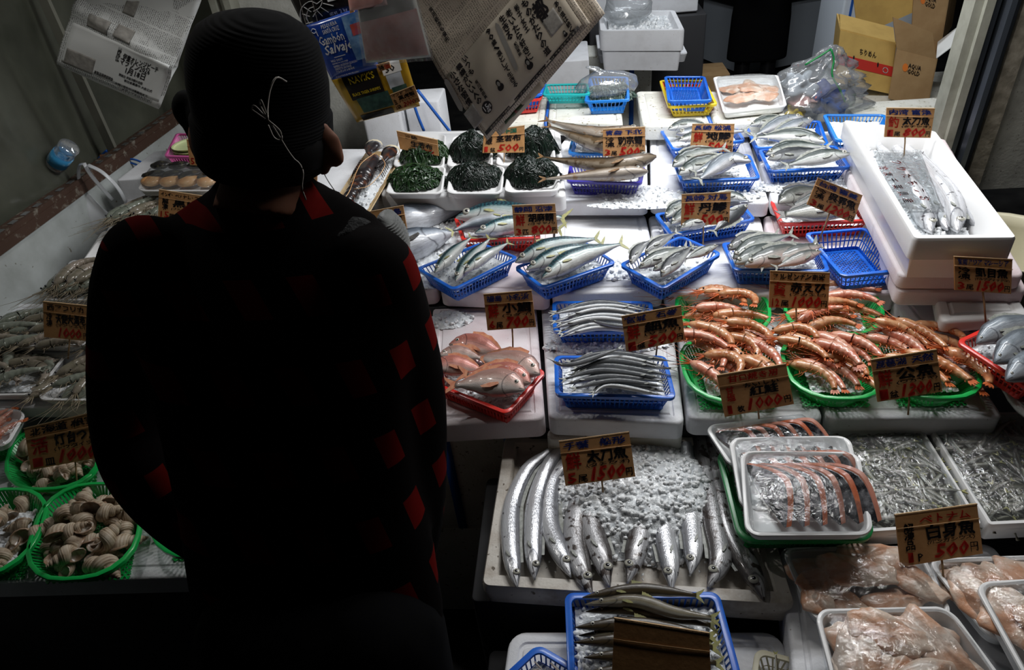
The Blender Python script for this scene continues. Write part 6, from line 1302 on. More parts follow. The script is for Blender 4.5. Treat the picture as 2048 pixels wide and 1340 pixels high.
c1, (a, b, c, d, dv) = carton('cardboard_box', 'gold cardboard carton with a red band on the stack at the right back', fr, .32, 'card_gold', (.25, .97, 0))
q = Quad(a, b, c, d); q.n = (b - a).cross(d - a).normalized(); q.n = q.n if q.n.y < 0 else -q.n
obj('red_band', MB().box(*[q.at(u, v, .0) for u, v in ((0, .36), (1, .36), (1, .56), (0, .56))], *[q.at(u, v, .009) for u, v in ((0, .36), (1, .36), (1, .56), (0, .56))]), mat('red_print', (.55, .03, .02), .6), c1, smooth=False)
mb = MB(); write(mb, 'ちりめん', lambda u, v: q.at(u, v, .009), .38, .64, .68, .76, .02); write(mb, '●', lambda u, v: q.at(u, v, .0105), .27, .5, .3, .6, .0); write(mb, '●', lambda u, v: q.at(u, v, .0105), .71, .48, .74, .58, .0); obj('lettering', mb, M['ink'], c1, smooth=False)
mb = MB(); write(mb, '○', lambda u, v: q.at(u, v, .0105), .82, .4, .92, .52, .01); obj('round_mark', mb, M['inkwhite'], c1, smooth=False)
t_ = .005; f0, f1_, = d, c; obj('flap', MB().box(d, c, c + dv * .45 + Z * .03, d + dv * .45 + Z * .03, d + Z * .006, c + Z * .006, c + dv * .45 + Z * .036, d + dv * .45 + Z * .036), M['card_gold'], c1, smooth=False)
def aqua(root, q, s=1.0, off=.009, cut=1.0):
    mb = MB(); write(mb, 'AQUA\nGOLD', lambda u, v: q.at(u, v, off), .34, .60, .66, .80, .03); obj('lettering', mb, M['ink'], root, smooth=False)
    mb = MB(); write(mb, '●', lambda u, v: q.at(u, v, off), .20, .62, .34, .78, 0); obj('orange_logo', mb, M['orange'], root, smooth=False)
fr = [W4_((1776, 196), 3.2), W4_((1852, 218), 3.2), W4_((1872, 118), 3.2), W4_((1793, 98), 3.2)]
c2, (a, b, c, d, dv) = carton('cardboard_box', 'open brown cardboard carton with an orange round logo right of the gold one', fr, .3, 'card_box', (.4, .92, 0))
q = Quad(a, b, c, d); q.n = (b - a).cross(d - a).normalized(); q.n = q.n if q.n.y < 0 else -q.n; aqua(c2, q)
e_ = (c - d); obj('flap', MB().box(d, c, c + Vector((-.06, -.03, .12)), d + Vector((-.06, -.03, .14)), d - Vector((0, .005, 0)), c - Vector((0, .005, 0)), c + Vector((-.06, -.035, .12)), d + Vector((-.06, -.035, .14))), M['card_box'], c2, smooth=False)
qs = Quad(b, b + dv, c + dv, c); qs.n = (dv.cross(Z)).normalized(); qs.n = qs.n if qs.n.x > 0 else -qs.n
mb = MB(); write(mb, 'AQUA\nGOLD', lambda u, v: qs.at(u, v, .009), .15, .5, .6, .74, .03); obj('lettering', mb, M['ink'], c2, smooth=False)
obj('flap', MB().box(c, c + dv * .9, c + dv * .9 + Vector((.10, -.02, .10)), c + Vector((.10, -.02, .10)), c + Z * .005, c + dv * .9 + Z * .005, c + dv * .9 + Vector((.10, -.02, .105)), c + Vector((.10, -.02, .105))), M['paperwhite'], c2, smooth=False)['label'] = 'white inner flap'
fr = [W4_((1822, 68), 3.5), W4_((1880, 88), 3.5), W4_((1898, -20), 3.5), W4_((1828, -40), 3.5)]
c3, (a, b, c, d, dv) = carton('cardboard_box', 'upper brown cardboard carton with an orange round logo at the top right', fr, .35, 'card_box', (.5, .86, 0))
q = Quad(a, b, c, d); q.n = (b - a).cross(d - a).normalized(); q.n = q.n if q.n.y < 0 else -q.n; aqua(c3, q)
obj('flap', MB().box(a + Vector((0, 0, .1)), d, d + Vector((-.22, .1, -.05)), a + Vector((-.2, .1, -.02)), a + Vector((0, .006, .1)), d + Vector((0, .006, 0)), d + Vector((-.22, .106, -.05)), a + Vector((-.2, .106, -.02))), M['card_gold'], c3, smooth=False)
zc = PY(1740, 190, 3.3).z
hollow('styrofoam_box', 'grey styrofoam box under the gold carton', (PY(1690, 190, 3.3).x, 3.22, .0), (PY(1690, 190, 3.3).x + .62, 3.62, min(zc - .012, fr[0].z)), 'styro_old')
hollow('styrofoam_box', 'tall bluish white styrofoam box with a blue cord behind the gold carton', (PY(1680, 50, 4.2).x, 4.2, 0), (PY(1680, 50, 4.2).x + .5, 4.6, 1.25), 'fridge')
xx = PY(1700, 30, 4.19).x; tag(obj('blue_cord', MB().abox((xx - .006, 4.188, .2), (xx + .006, 4.194, 1.25)), M['strap'], smooth=False), 'upright blue cord round the tall white box at the back', 'cord')
# big clear refuse bag
mb = MB(); rings = []; prf = [((1618, 268), .02), ((1618, 262), .15), ((1615, 240), .205), ((1612, 215), .21), ((1616, 190), .20), ((1626, 168), .17), ((1638, 148), .135), ((1648, 128), .09), ((1658, 112), .05), ((1664, 98), .035), ((1668, 90), .01)]
pts = [PY(a[0], a[1], 2.95) for a, r in prf]
for k in range(40):
    t = k / 39 * (len(prf) - 1); i = min(int(t), len(prf) - 2); f_ = t - i; c = pts[i].lerp(pts[i + 1], f_); r = prf[i][1] * (1 - f_) + prf[i + 1][1] * f_
    rings.append([c + Vector((math.cos(a) * r * 1.05, math.sin(a) * r * .7, 0)) * (1 + .5 * mnoise.noise(Vector((math.cos(a) * 2.6, math.sin(a) * 2.6, k * .22))) + .25 * mnoise.noise(Vector((math.cos(a) * 7, math.sin(a) * 7, k * .5)))) for a in [6.2832 * j / 60 for j in range(60)]])
mb.loft(rings); rb = tag(obj('refuse_bag', mb, M['bagclear'], smooth=True), 'large crumpled clear refuse bag with coloured scraps behind the rear fillets', 'refuse bag')
for k, (cn, m_, pxy, r) in enumerate((('blue', 'strap', (1668, 205), .06), ('dark red', 'red', (1640, 190), .04), ('yellow', 'yellow', (1588, 225), .035), ('pale blue', 'fridge', (1600, 170), .055), ('dark blue', 'inkblue', (1652, 182), .05), ('pink', 'pinkmeat', (1608, 198), .045))):
    c = PY(pxy[0], pxy[1], 2.93); mb = MB(); mb.ball(c, r, r * .8, r * .75, 26, 18, 0, None, 1.1, k * 2.2); tag(obj('plastic_scrap', mb, M[m_]), cn + ' plastic scrap inside the clear refuse bag', 'plastic scrap')
stand((PY(1618, 265, 2.95).x - .2, 2.78, 0), (PY(1618, 265, 2.95).x + .22, 3.1, PY(1618, 268, 2.95).z - .002), label='low dark stand under the refuse bag')
mb = MB(); mb.tube(catmull([PY(1662, 98, 2.9), PY(1668, 120, 2.9), PY(1664, 150, 2.88), PY(1680, 180, 2.88), PY(1690, 205, 2.88)], 14), .004, 6); mb.tube(catmull([PY(1662, 98, 2.9), PY(1640, 112, 2.9), PY(1610, 130, 2.9)], 8), .004, 6)
obj('green_edge', mb, M['green_dark'], rb)
hollow('cardboard_box', 'small dark carton on the floor near the back behind the stacked boxes', (.80, 4.9, 0), (1.05, 5.2, .42), 'card_box', 'cardboard box')
hollow('styrofoam_box', 'pale grey styrofoam slab box below the cartons at the right', (PY(1760, 215, 2.75).x - .05, 2.70, .0), (PY(1760, 215, 2.75).x + .45, 3.0, PY(1760, 225, 2.75).z - .04), 'styro_old')
mb = MB(); bc = P(2035, 470, .9)
rev(mb, Vector((1.18, 1.75, .50)), Z, [(0, .13), (.30, .165), (.33, .172), (.335, .172), (.33, .16), (.30, .158), (.02, .125)], 28); tag(obj('bucket', mb, M['cream']), 'round cream bucket half cut by the right edge', 'bucket')
stand((1.02, 1.58, 0), (1.4, 1.95, .495), label='low dark stand under the cream bucket')
# hollow dark wiper so that the refuse area has a floor kerb
# ================================================================== PEOPLE
def remesh(name, mb, m, parent, voxel=.007, sm=6):
    o0 = ORG[parent.name] if parent else Vector((0, 0, 0)); me = bpy.data.meshes.new(name + '_raw'); me.from_pydata([tuple(p - o0) for p in mb.v], [], mb.f)
    t = bpy.data.objects.new('raw', me); COL.objects.link(t)
    r = t.modifiers.new('r', 'REMESH'); r.mode = 'VOXEL'; r.voxel_size = voxel
    s = t.modifiers.new('s', 'SMOOTH'); s.iterations = sm; s.factor = .5
    out = bpy.data.meshes.new_from_object(t.evaluated_get(bpy.context.evaluated_depsgraph_get())); bpy.data.objects.remove(t); bpy.data.meshes.remove(me)
    out.materials.clear(); out.materials.append(M[m]); out.polygons.foreach_set('use_smooth', [True] * len(out.polygons)); out.name = name
    o = bpy.data.objects.new(name, out); COL.objects.link(o); o.parent = parent; ORG[o.name] = o0.copy(); return o
def limb(mb, pts, rs, seg=14): 
    c = catmull(pts, len(pts) * 5); n = len(c); rr_ = [rs[min(int(i / (n - 1) * (len(rs) - 1)), len(rs) - 2)] * (1 - (i / (n - 1) * (len(rs) - 1)) % 1 if i < n - 1 else 0) + rs[min(int(i / (n - 1) * (len(rs) - 1)) + 1, len(rs) - 1)] * ((i / (n - 1) * (len(rs) - 1)) % 1 if i < n - 1 else 1) for i in range(n)]
    mb.tube(c, rr_, seg); mb.ball(c[0], rr_[0]); mb.ball(c[-1], rr_[-1])
def hand(mb, w, d, side, curl=.5, s=1.0, nrm=Z):
    """palm and five separate bent fingers starting at the wrist w, pointing along d"""
    d = d.normalized(); a = d.cross(nrm).normalized() * side; nn = nrm.normalized()
    mb.tube([w, w + d * .04 * s, w + d * .085 * s], [.024 * s, .032 * s, .034 * s], 12, flat=.5, up=nn)
    for k, (o, l) in enumerate(((-.028, .070), (-.010, .080), (.009, .075), (.026, .058))):
        p = w + d * .082 * s + a * o * s; q = p + (d - nn * curl * .6) * l * .5 * s; e = q + (d - nn * curl * 1.8).normalized() * l * .5 * s
        mb.tube([p - d * .01, p, q, e], [.009 * s, .009 * s, .0085 * s, .0072 * s], 8); mb.ball(e, .0072 * s, u=8, w=6)
    p = w + d * .028 * s - a * .026 * s; q = p + (d * .5 - a * .8 - nn * .3).normalized() * .035 * s; e = q + (d * .9 - a * .1 - nn * .4).normalized() * .032 * s; mb.tube([p, q, e], [.012 * s, .0105 * s, .009 * s], 8); mb.ball(e, .009 * s, u=8, w=6)
root = thing('person', 'person seen from behind in a black and red plaid jacket and black ribbed knit cap', 'person', (-.32, .46, 0))
# jacket
mb = MB(); rings = []
def ering(c, hw, hd, tilt=0, n=28, sq=.85):
    out = []
    for k in range(n):
        a = 6.2832 * k / n; x = abs(math.cos(a)) ** sq * math.copysign(1, math.cos(a)) * hw; y = abs(math.sin(a)) ** sq * math.copysign(1, math.sin(a)) * hd
        out.append(Vector(c) + Vector((x, y * math.cos(tilt), y * math.sin(tilt))))
    return out
for px, Y, hw, hd in (((655, 1335), .50, .165, .11), ((650, 1250), .52, .18, .125), ((620, 1120), .57, .185, .13), ((590, 960), .63, .178, .125), ((565, 800), .69, .185, .125), ((545, 650), .75, .20, .125), ((530, 560), .785, .205, .115), ((520, 500), .81, .185, .10), ((515, 450), .83, .135, .085), ((515, 415), .845, .088, .075), ((512, 392), .85, .074, .07), ((512, 378), .852, .070, .066)):
    rings.append(ering(PY(px[0], px[1], Y), hw, hd, .45))
mb.loft(rings)
LA = [PY(300, 520, .80), PY(272, 600, .79), PY(264, 730, .76), PY(266, 860, .72), PY(300, 955, .68), PY(390, 1050, .68), PY(500, 1115, .72)]
limb(mb, LA, [.066, .062, .062, .060, .056, .052, .046])
RA = [PY(745, 545, .80), PY(775, 640, .78), PY(806, 760, .75), PY(818, 900, .70), PY(818, 1020, .66), PY(806, 1130, .67), PY(790, 1220, .70)]
limb(mb, RA, [.066, .064, .060, .056, .052, .050, .046])
remesh('jacket', mb, 'plaid', root, .009, 8)
# cuffs
mb = MB(); d = (LA[-1] - LA[-2]).normalized(); mb.tube([LA[-1] - d * .02, LA[-1] + d * .05], .044, 14); obj('cuff', mb, M['trouser'], root)
mb = MB(); d2 = (RA[-1] - RA[-2]).normalized(); mb.tube([RA[-1] - d2 * .02, RA[-1] + d2 * .05], .044, 14); obj('cuff', mb, M['trouser'], root)
# body: head, neck, torso core, hands
hc = PY(524, 213, .90); mb = MB()
mb.ball(hc, .080, .094, .104, 24, 16); mb.ball(PY(470, 275, .945), .064, .07, .058, 18, 12); mb.ball(PY(432, 262, .985), .034, .034, .036, 14, 10)
mb.ball(PY(404, 236, 1.0), .012, .018, .02, 10, 8)  # nose
mb.tube([PY(528, 290, .89), PY(530, 360, .865), PY(524, 430, .84)], [.062, .056, .066], 20); mb.ball(PY(520, 520, .83), .08, .04, .06, 18, 12)
mb.ball(PY(452, 212, .992), .012, u=10, w=8); mb.ball(PY(400, 205, .985), .010, u=10, w=8)
body = None
hand(mb, LA[-1] + d * .05, Vector((.6, .6, -.25)), 1, .6); hand(mb, RA[-1] + d2 * .05, Vector((-.5, .65, -.1)), -1, .5)
mb.tube([LA[-1] - d * .04, LA[-1] + d * .07], .027, 12); mb.tube([RA[-1] - d2 * .04, RA[-1] + d2 * .07], .027, 12)
mb.tube([PY(520, 520, .83), LA[0], LA[1], LA[2], LA[3], LA[4], LA[5], LA[-1]], [.04, .036, .036, .034, .032, .03, .028, .026], 12); mb.tube([PY(520, 520, .83), RA[0], RA[1], RA[2], RA[3], RA[4], RA[5], RA[-1]], [.04, .036, .036, .034, .032, .03, .028, .026], 12)
mb.tube([PY(520, 520, .83), PY(565, 800, .70), PY(590, 960, .64), PY(640, 1300, .53)], [.05, .07, .07, .07], 14)
remesh('body', mb, 'skin', root, .006, 5)
# ear, hair fringe, cap, mask
e0 = PY(648, 288, .885); mb = MB(); Me = Matrix.Rotation(math.radians(-24), 3, 'Y') @ Matrix.Rotation(math.radians(28), 3, 'Z')
mb.ball(e0, .022, .011, .036, 18, 12, 0, Me, .12, 2); mb.ball(e0 + Vector((-.010, -.002, -.030)), .012, .009, .014, 12, 8); mb.ball(e0 + Vector((-.022, .004, .002)), .018, .012, .028, 12, 8); remesh('ear', mb, 'skin', root, .003, 5)
mb = MB(); mb.ball(hc + Vector((.004, -.010, -.050)), .080, .09, .062, 22, 14); obj('hair', mb, M['hair'], root)
def capring(zr, k, n=44):
    cs = []
    for i in range(n):
        a = 6.2832 * i / n; w = 1 + .014 * math.sin(a * 3 + zr * 30) + .012 * mnoise.noise(Vector((math.cos(a) * 2, math.sin(a) * 2, zr * 25)))
        cs.append(hc + Vector((math.cos(a) * .088 * k * w, math.sin(a) * .104 * k * w, zr)) + Vector((math.cos(a), 0, 0)) * 0)
    return cs
mb = MB(); tl = Matrix.Rotation(math.radians(12), 3, 'Y'); prof = [(-.070, .93), (-.074, 1.0), (-.068, 1.03), (-.04, 1.05), (-.012, 1.045), (-.006, 1.0), (.01, 1.0), (.035, 1.0), (.06, .965), (.085, .89), (.100, .77), (.111, .58), (.117, .36), (.120, .14), (.121, .02)]
rings = [[hc + tl @ (p - hc) for p in capring(a, b)] for a, b in prof]; mb.loft(rings, 0, (True, True)); CAPO = obj('knit_cap', mb, M['beanie'], root)
mb = MB(); mb.ball(PY(466, 262, .95), .060, .068, .052, 20, 14); mb.ball(PY(428, 250, .99), .046, .04, .045, 18, 12); mb.ball(PY(382, 220, 1.0), .027, .030, .032, 16, 10); mb.ball(PY(452, 305, .95), .038, .045, .036, 14, 10); remesh('face_mask', mb, 'mask', root, .006, 6)
mb = MB(); mb.tube(catmull([PY(a, b, .80 - .012 * k) for k, (a, b) in enumerate(((573, 163), (553, 155), (540, 180), (535, 215), (536, 240)))], 18), .0011, 5)
for pts in (((536, 240), (520, 210), (522, 200), (532, 225), (536, 240)), ((536, 240), (510, 212), (503, 218), (512, 225), (530, 238)), ((536, 240), (560, 262), (562, 280), (548, 275), (536, 250)), ((537, 242), (552, 262), (575, 300), (590, 320), (600, 328), (606, 345), (604, 375), (612, 400))): mb.tube(catmull([PY(a, b, .795) for a, b in pts], 22), .0011, 5)
obj('hearing_cord', mb, M['wire'], CAPO)['label'] = 'thin pale cord with loops on the back of the cap'
# trousers and shoes
mb = MB(); pc = PY(650, 1290, .50)
for s in (-1, 1): limb(mb, [pc + Vector((.08 * s, 0, .02)), Vector((pc.x + .10 * s, .44, .50)), Vector((pc.x + .11 * s, .40, .10))], [.105, .08, .062])
mb.ball(pc, .165, .12, .12, 20, 12); remesh('trousers', mb, 'trouser', root, .011, 6)
for s in (-1, 1):
    mb = MB(); c = Vector((pc.x + .11 * s, .45, .045)); mb.ball(c, .048, .13, .045, 16, 10); obj('shoe', mb, M['black'], root)
# knitted bundle on the right shoulder
kb = PY(732, 506, .845); kn = tag(bpy.data.objects.new('knitted_bundle', None), 'dark fuzzy knitted bundle with grey ribbed edge on the shoulder of the plaid jacket', 'knitwear'); COL.objects.link(kn); kn.location = kb; ORG[kn.name] = kb.copy()
mb = MB(); mb.ball(kb + Vector((-.006, -.012, .004)), .037, .036, .044, 26, 18, 0, None, .22, 3); mb.ball(kb + Vector((-.012, 0, -.03)), .036, .03, .036, 20, 14, 0, None, .2, 7); obj('fuzzy_crown', mb, M['knitdark'], kn)
mb = MB(); c = kb + Vector((.008, .020, -.004)); Mk = Matrix.Rotation(math.radians(14), 3, 'Y')
rings = []
for k in range(9):
    a0 = -1.25 + 2.5 * k / 8
    rings.append([c + Mk @ Vector((.028 * math.cos(a0) * 1.0 + .010 * math.cos(b), .022 * math.sin(b), .044 * math.sin(a0)) ) * 1.0 for b in [6.2832 * j / 14 for j in range(14)]])
mb.loft(rings); rb_ = obj('ribbed_edge', mb, M['knit'], kn); rb_['label'] = 'grey ribbed knit edge'
mb = MB()
for k in range(24):
    a0 = -1.2 + 2.4 * k / 23; p = c + Mk @ Vector((.028 * math.cos(a0), 0, .044 * math.sin(a0))); e1 = Vector((math.cos(a0), 0, math.sin(a0)))
    mb.tube([p + Mk @ (Vector((math.cos(b), 0, 0)) * .0103 + Vector((0, math.sin(b) * .0225, 0))) for b in [2.6 + 4.2 * j / 10 for j in range(11)]], .0009, 5)
obj('rib', mb, M['knit'], kn); kn.scale = (1.25, 1.25, 1.25)
# distant worker in dark clothes
root2 = thing('person', 'person in black apron standing in the dark aisle at the back, head out of frame', 'person', (1.42, 5.75, 0)); mb = MB()
mb.loft([ering((1.42, 5.75, z), w, w * .62) for z, w in ((.28, .23), (.6, .22), (.9, .19), (1.1, .17), (1.3, .20), (1.42, .19), (1.48, .08))])
for s in (-1, 1): limb(mb, [Vector((1.42 + .19 * s, 5.75, 1.40)), Vector((1.42 + .25 * s, 5.72, 1.12)), Vector((1.42 + .18 * s, 5.55, .98))], [.055, .045, .036])
remesh('dark_clothes', mb, 'trouser', root2, .012, 6)
mb = MB(); mb.ball((1.42, 5.73, 1.63), .078, .095, .115, 20, 14); mb.ball((1.42, 5.63, 1.62), .013, .018, .018, 8, 6); mb.ball((1.42, 5.66, 1.575), .03, .025, .02, 10, 8); mb.tube([(1.42, 5.75, 1.45), (1.42, 5.74, 1.58)], .05, 12)
for s in (-1, 1): mb.ball((1.42 + .08 * s, 5.74, 1.63), .012, .02, .03, 10, 8); mb.ball((1.42 + .032 * s, 5.645, 1.645), .011, .008, .008, 8, 6); hand(mb, Vector((1.42 + .18 * s, 5.53, .97)), Vector((-.5 * s, -.5, -.2)), s, .4)
mb.tube([(1.1, 5.8, 1.3), (1.42, 5.75, 1.3)], .02, 6) if False else None
mb.tube([(1.42, 5.75, 1.2), (1.42, 5.75, 1.46)], .05, 12)
for s in (-1, 1): mb.tube([(1.42, 5.75, 1.38), (1.42 + .19 * s, 5.75, 1.38), (1.42 + .25 * s, 5.72, 1.12), (1.42 + .18 * s, 5.55, .98), (1.42 + .17 * s, 5.50, .96)], .026, 10)
remesh('body', mb, 'skin', root2, .008, 5)
mb = MB(); mb.ball((1.42, 5.75, 1.66), .088, .10, .10, 20, 14); obj('hair', mb, M['hair'], root2)
for s in (-1, 1):
    mb = MB(); limb(mb, [Vector((1.42 + .10 * s, 5.76, .36)), Vector((1.42 + .10 * s, 5.76, .08))], [.065, .055]); mb.ball((1.42 + .10 * s, 5.70, .05), .05, .13, .05, 16, 10); obj('rubber_boot', mb, M['black'], root2)
# ================================================================== HANGING PAPERS AND BAGS
def uvof(q, Y, px):
    p = PY(px[0], px[1], Y); a, b, c, d = q.c; u, v = .5, .5
    for _ in range(8):
        e = p - q.at(u, v); du = (b - a) * (1 - v) + (c - d) * v; dv = (d - a) * (1 - u) + (c - b) * u
        m00, m01, m11 = du.dot(du), du.dot(dv), dv.dot(dv); r0, r1 = e.dot(du), e.dot(dv); D = m00 * m11 - m01 * m01
        u += (r0 * m11 - r1 * m01) / D; v += (m00 * r1 - m01 * r0) / D
    return u, v
def frontn(q):
    n = (q.c[1] - q.c[0]).cross(q.c[3] - q.c[0]).normalized(); q.n = n if n.y < 0 else -n; return q
Yn = 1.70
q = frontn(Quad(PY(975, 281, Yn), PY(1180, 44, Yn), PY(945, -296, Yn), PY(740, -60, Yn)))
def rip(u, v): return .012 * math.sin(v * 7 + u * 2) + .008 * mnoise.noise(Vector((u * 3, v * 3, 2))) + .010 * math.exp(-((v - .42 - .1 * u) / .05) ** 2)
news = tag(obj('hanging_newspaper', sheet(q, rip, 26, 30), M['newsprint'], org=q.at(.5, 0)), 'large brownish newspaper hanging diagonally with its corner pointing down', 'newspaper')
q2 = frontn(Quad(PY(1000, 272, Yn + .03), PY(1210, 26, Yn + .03), PY(980, -300, Yn + .03), PY(770, -60, Yn + .03))); obj('back_page', sheet(q2, lambda u, v: rip(u, v + .1) * .8, 20, 20), M['newsprint'], news)
q3 = frontn(Quad(PY(1006, 268, Yn + .016), PY(1090, 170, Yn + .016), PY(1010, 20, Yn + .016), PY(930, 120, Yn + .016))); obj('inner_page', sheet(q3, lambda u, v: rip(u, v) * .7, 14, 14), M['paper'], news)
q4 = frontn(Quad(PY(1012, 250, Yn + .0145), PY(1062, 192, Yn + .0145), PY(1040, 160, Yn + .0145), PY(1000, 215, Yn + .0145))); obj('colour_photo', sheet(q4, lambda u, v: .7 * rip(u, v) + .001, 6, 6), mat('dark_green_print', (.05, .08, .04), .7, noise=(30, (.25, .05, .06), .55, .6)), news)
obj('advert_panel', sheet(q, rip, 26, 14, .0004, u0=.035, u1=.955, v0=.03, v1=.40, base=.0012), M['paper'], news)
def S(u, v): return q.at(u, v, rip(u, v) + .0022)
def column(mb, s, A, B, w, bold=.045, Y=Yn, SS=None, qq=None):
    """vertical line of characters from photo pixel A (top) to B (bottom), w pixels wide"""
    qq = qq or q; SS = SS or S; ua, va = uvof(qq, Y, A); ub, vb = uvof(qq, Y, B); n = len(s); W = w / 313.0 if qq is q else w / 240.0
    for i, ch in enumerate(s):
        t = (i + .5) / n; uc = ua + (ub - ua) * t; vc = va + (vb - va) * t; hh = abs(vb - va) / n * .44
        write(mb, ch, SS, uc - W / 2, vc - hh, uc + W / 2, vc + hh, bold)
mb = MB()
for s, A, B, w in (('都', (1070, 0), (1092, 38), 28), ('ものがたりの道', (1046, 0), (1098, 106), 14), ('彬子女王', (1030, 10), (1056, 62), 10), ('老いたら好きに', (1014, 20), (1063, 118), 13), ('生きる', (1001, 31), (1023, 78), 13), ('90歳、凛として生きる', (974, 58), (1034, 170), 11), ('いつも', (928, 110), (946, 148), 11), ('機嫌がいい人の', (916, 126), (962, 204), 14), ('小さな習慣', (903, 140), (942, 208), 14), ('実用経済も優先', (858, 16), (896, 84), 9), ('有川真由美', (952, 158), (974, 194), 7), ('紀田順郎', (1030, 82), (1042, 108), 7), ('あの道は続く', (1110, 2), (1146, 62), 9)): column(mb, s, A, B, w)
obj('headline', mb, M['ink'], news, smooth=False)
def patch(name, m, A, w, h, off=.0018, r=0, parent=None, qq=None, SS=None, Y=Yn, sc_=313., th=.0004):
    qq = qq or q; f = rip if qq is q else ripl; u, v = uvof(qq, Y, A); W = w / sc_; Hh = h / (413. if qq is q else 300.)
    return obj(name, sheet(qq, f, 8, 8, th, u0=u - W / 2, u1=u + W / 2, v0=v - Hh / 2, v1=v + Hh / 2, base=off), M[m], parent or news)
patch('printed_photo', 'photo', (1105, 43), 34, 40); patch('printed_photo', 'photo', (948, 231), 30, 42)
def face(A, s, Sf, qq, Y):
    u, v = uvof(qq, Y, A); hd_, sh = MB(), MB()
    def disc(mb, cu, cv, ru, rv, n=16): 
        mb.add([Sf(cu, cv)] + [Sf(cu + ru * math.cos(6.2832 * k / n), cv + rv * math.sin(6.2832 * k / n)) for k in range(n)], [(0, 1 + k, 1 + (k + 1) % n) for k in range(n)])
    disc(sh, u, v - s * .30, s * .62, s * .42); disc(sh, u, v + s * .30, s * .40, s * .42); obj('printed_portrait', sh, M['ink'], news); disc(hd_, u, v + s * .20, s * .26, s * .30)
    for p in hd_.v: p += qq.n * .0006
    obj('printed_face', hd_, M['grey'], news)
for A, s in (((1058, 124), .042), ((1000, 166), .042), ((1130, 65), .024)): face(A, s, S, q, Yn)
for A, B, w in (((991, 46), (1036, 138), 11), ((891, 154), (926, 220), 12)):
    ua, va = uvof(q, Yn, A); ub, vb = uvof(q, Yn, B); mb = MB(); n = 14; rings = [[q.at(ua + (ub - ua) * t - s * w / 626. * (1 - abs(2 * t - 1) ** 8) ** .5, va + (vb - va) * t, rip(ua + (ub - ua) * t, va + (vb - va) * t) + .0016 + h) for s, h in ((-1, 0), (1, 0), (1, .0004), (-1, .0004))] for t in [i / n for i in range(n + 1)]]
    mb.loft(rings); obj('grey_capsule', mb, M['grey'], news, smooth=False)
mb = MB(); u, v = uvof(q, Yn, (975, 212)); mb.add([S(u, v) - q.n * .0004] + [S(u + .042 * math.cos(6.2832 * k / 24), v + .032 * math.sin(6.2832 * k / 24)) - q.n * .0004 for k in range(24)], [(0, 1 + k, 1 + (k + 1) % 24) for k in range(24)]); obj('black_disc', mb, M['ink'], news, smooth=False)
mb = MB(); write(mb, '15', lambda a, b: S(a, b) + q.n * .0004, u - .026, v - .010, u + .014, v + .018, .04); write(mb, '万部', lambda a, b: S(a, b) + q.n * .0004, u + .012, v - .012, u + .034, v + .006, .03); write(mb, '突破', lambda a, b: S(a, b) + q.n * .0004, u - .014, v - .026, u + .016, v - .013, .03); obj('white_numeral', mb, M['inkwhite'], news, smooth=False)
patch('black_strip', 'ink', (1060, 165), 285, 8, .0016)
mb = MB(); u0, v0 = uvof(q, Yn, (950, 262)); write(mb, '全国書店にて絶賛発売中！ブックサービス 0120-29-9625 でも注文できます。', lambda a, b: S(a, b), .06, .035 - .006 + .012 * 0, .94, .035 + .008, .0)
for p in mb.v: pass
uu, vv = uvof(q, Yn, (1060, 165)); mb = MB(); write(mb, '全国書店にて絶賛発売中！ブックサービス 0120-29-9625 でも注文できます。', lambda a, b: S(a, b) + q.n * .0003, .07, vv - .006, .93, vv + .006, 0.); obj('small_print', mb, M['paper'], news, smooth=False)
# left newspaper
Yl = 1.95
ql_ = frontn(Quad(PY(112, 128, Yl), PY(318, 217, Yl), PY(432, -80, Yl), PY(204, -170, Yl)))
def ripl(u, v): return .006 * math.sin(v * 9 - u * 2) + .012 * math.exp(-((v - .42 + .12 * u) / .04) ** 2) + .005 * mnoise.noise(Vector((u * 4, v * 4, 8)))
nl = tag(obj('hanging_newspaper', sheet(ql_, ripl, 24, 30), M['newsgrey'], org=ql_.at(.5, 0)), 'pale grey newspaper hanging tilted at the upper left', 'newspaper')
obj('back_page', sheet(Quad(*[p + Vector((-.006, .012, -.004)) for p in ql_.c]), ripl, 20, 20), M['paperwhite'], nl)
def Sl(u, v): return ql_.at(u, v, (ripl(u, v) + .0022)) if True else None
obj('advert_panel', sheet(ql_, ripl, 20, 14, .0004, u0=.04, u1=.97, v0=.035, v1=.32, base=.0012), M['paperwhite'], nl)
for A, w, h in (((160, 122), 60, 34), ((200, 47), 44, 26), ((252, 66), 36, 24), ((262, 10), 24, 40)): patch('printed_photo', 'photo', A, w, h, .0017, parent=nl, qq=ql_, Y=Yl, sc_=225.)
mb = MB()
def rowt(s, A, w, h, ink=mb, bold=.03):
    u, v = uvof(ql_, Yl, A); write(ink, s, Sl, u - w / 450., v - h / 600., u + w / 450., v + h / 600., bold)
for s, A, w, h in (('伊東オレンジビーチ', (284, 125), 74, 13), ('マラソン2026', (272, 132), 62, 13), ('1月18日', (272, 147), 40, 14), ('開催日 伊東市観光会館', (262, 158), 50, 6), ('参加者募集中 大会公式', (276, 172), 60, 6), ('新製品発表説明会', (207, 152), 40, 8), ('お問い合わせは事務局まで', (262, 180), 70, 5), ('スポーツエントリー', (270, 190), 60, 5), ('地方創生', (240, 108), 8, 30)): rowt(s, A, w, h)
obj('headline', mb, M['ink'], nl, smooth=False)
M['frosted'] = mat('frosted_grey_plastic', (.36, .36, .33), .4)
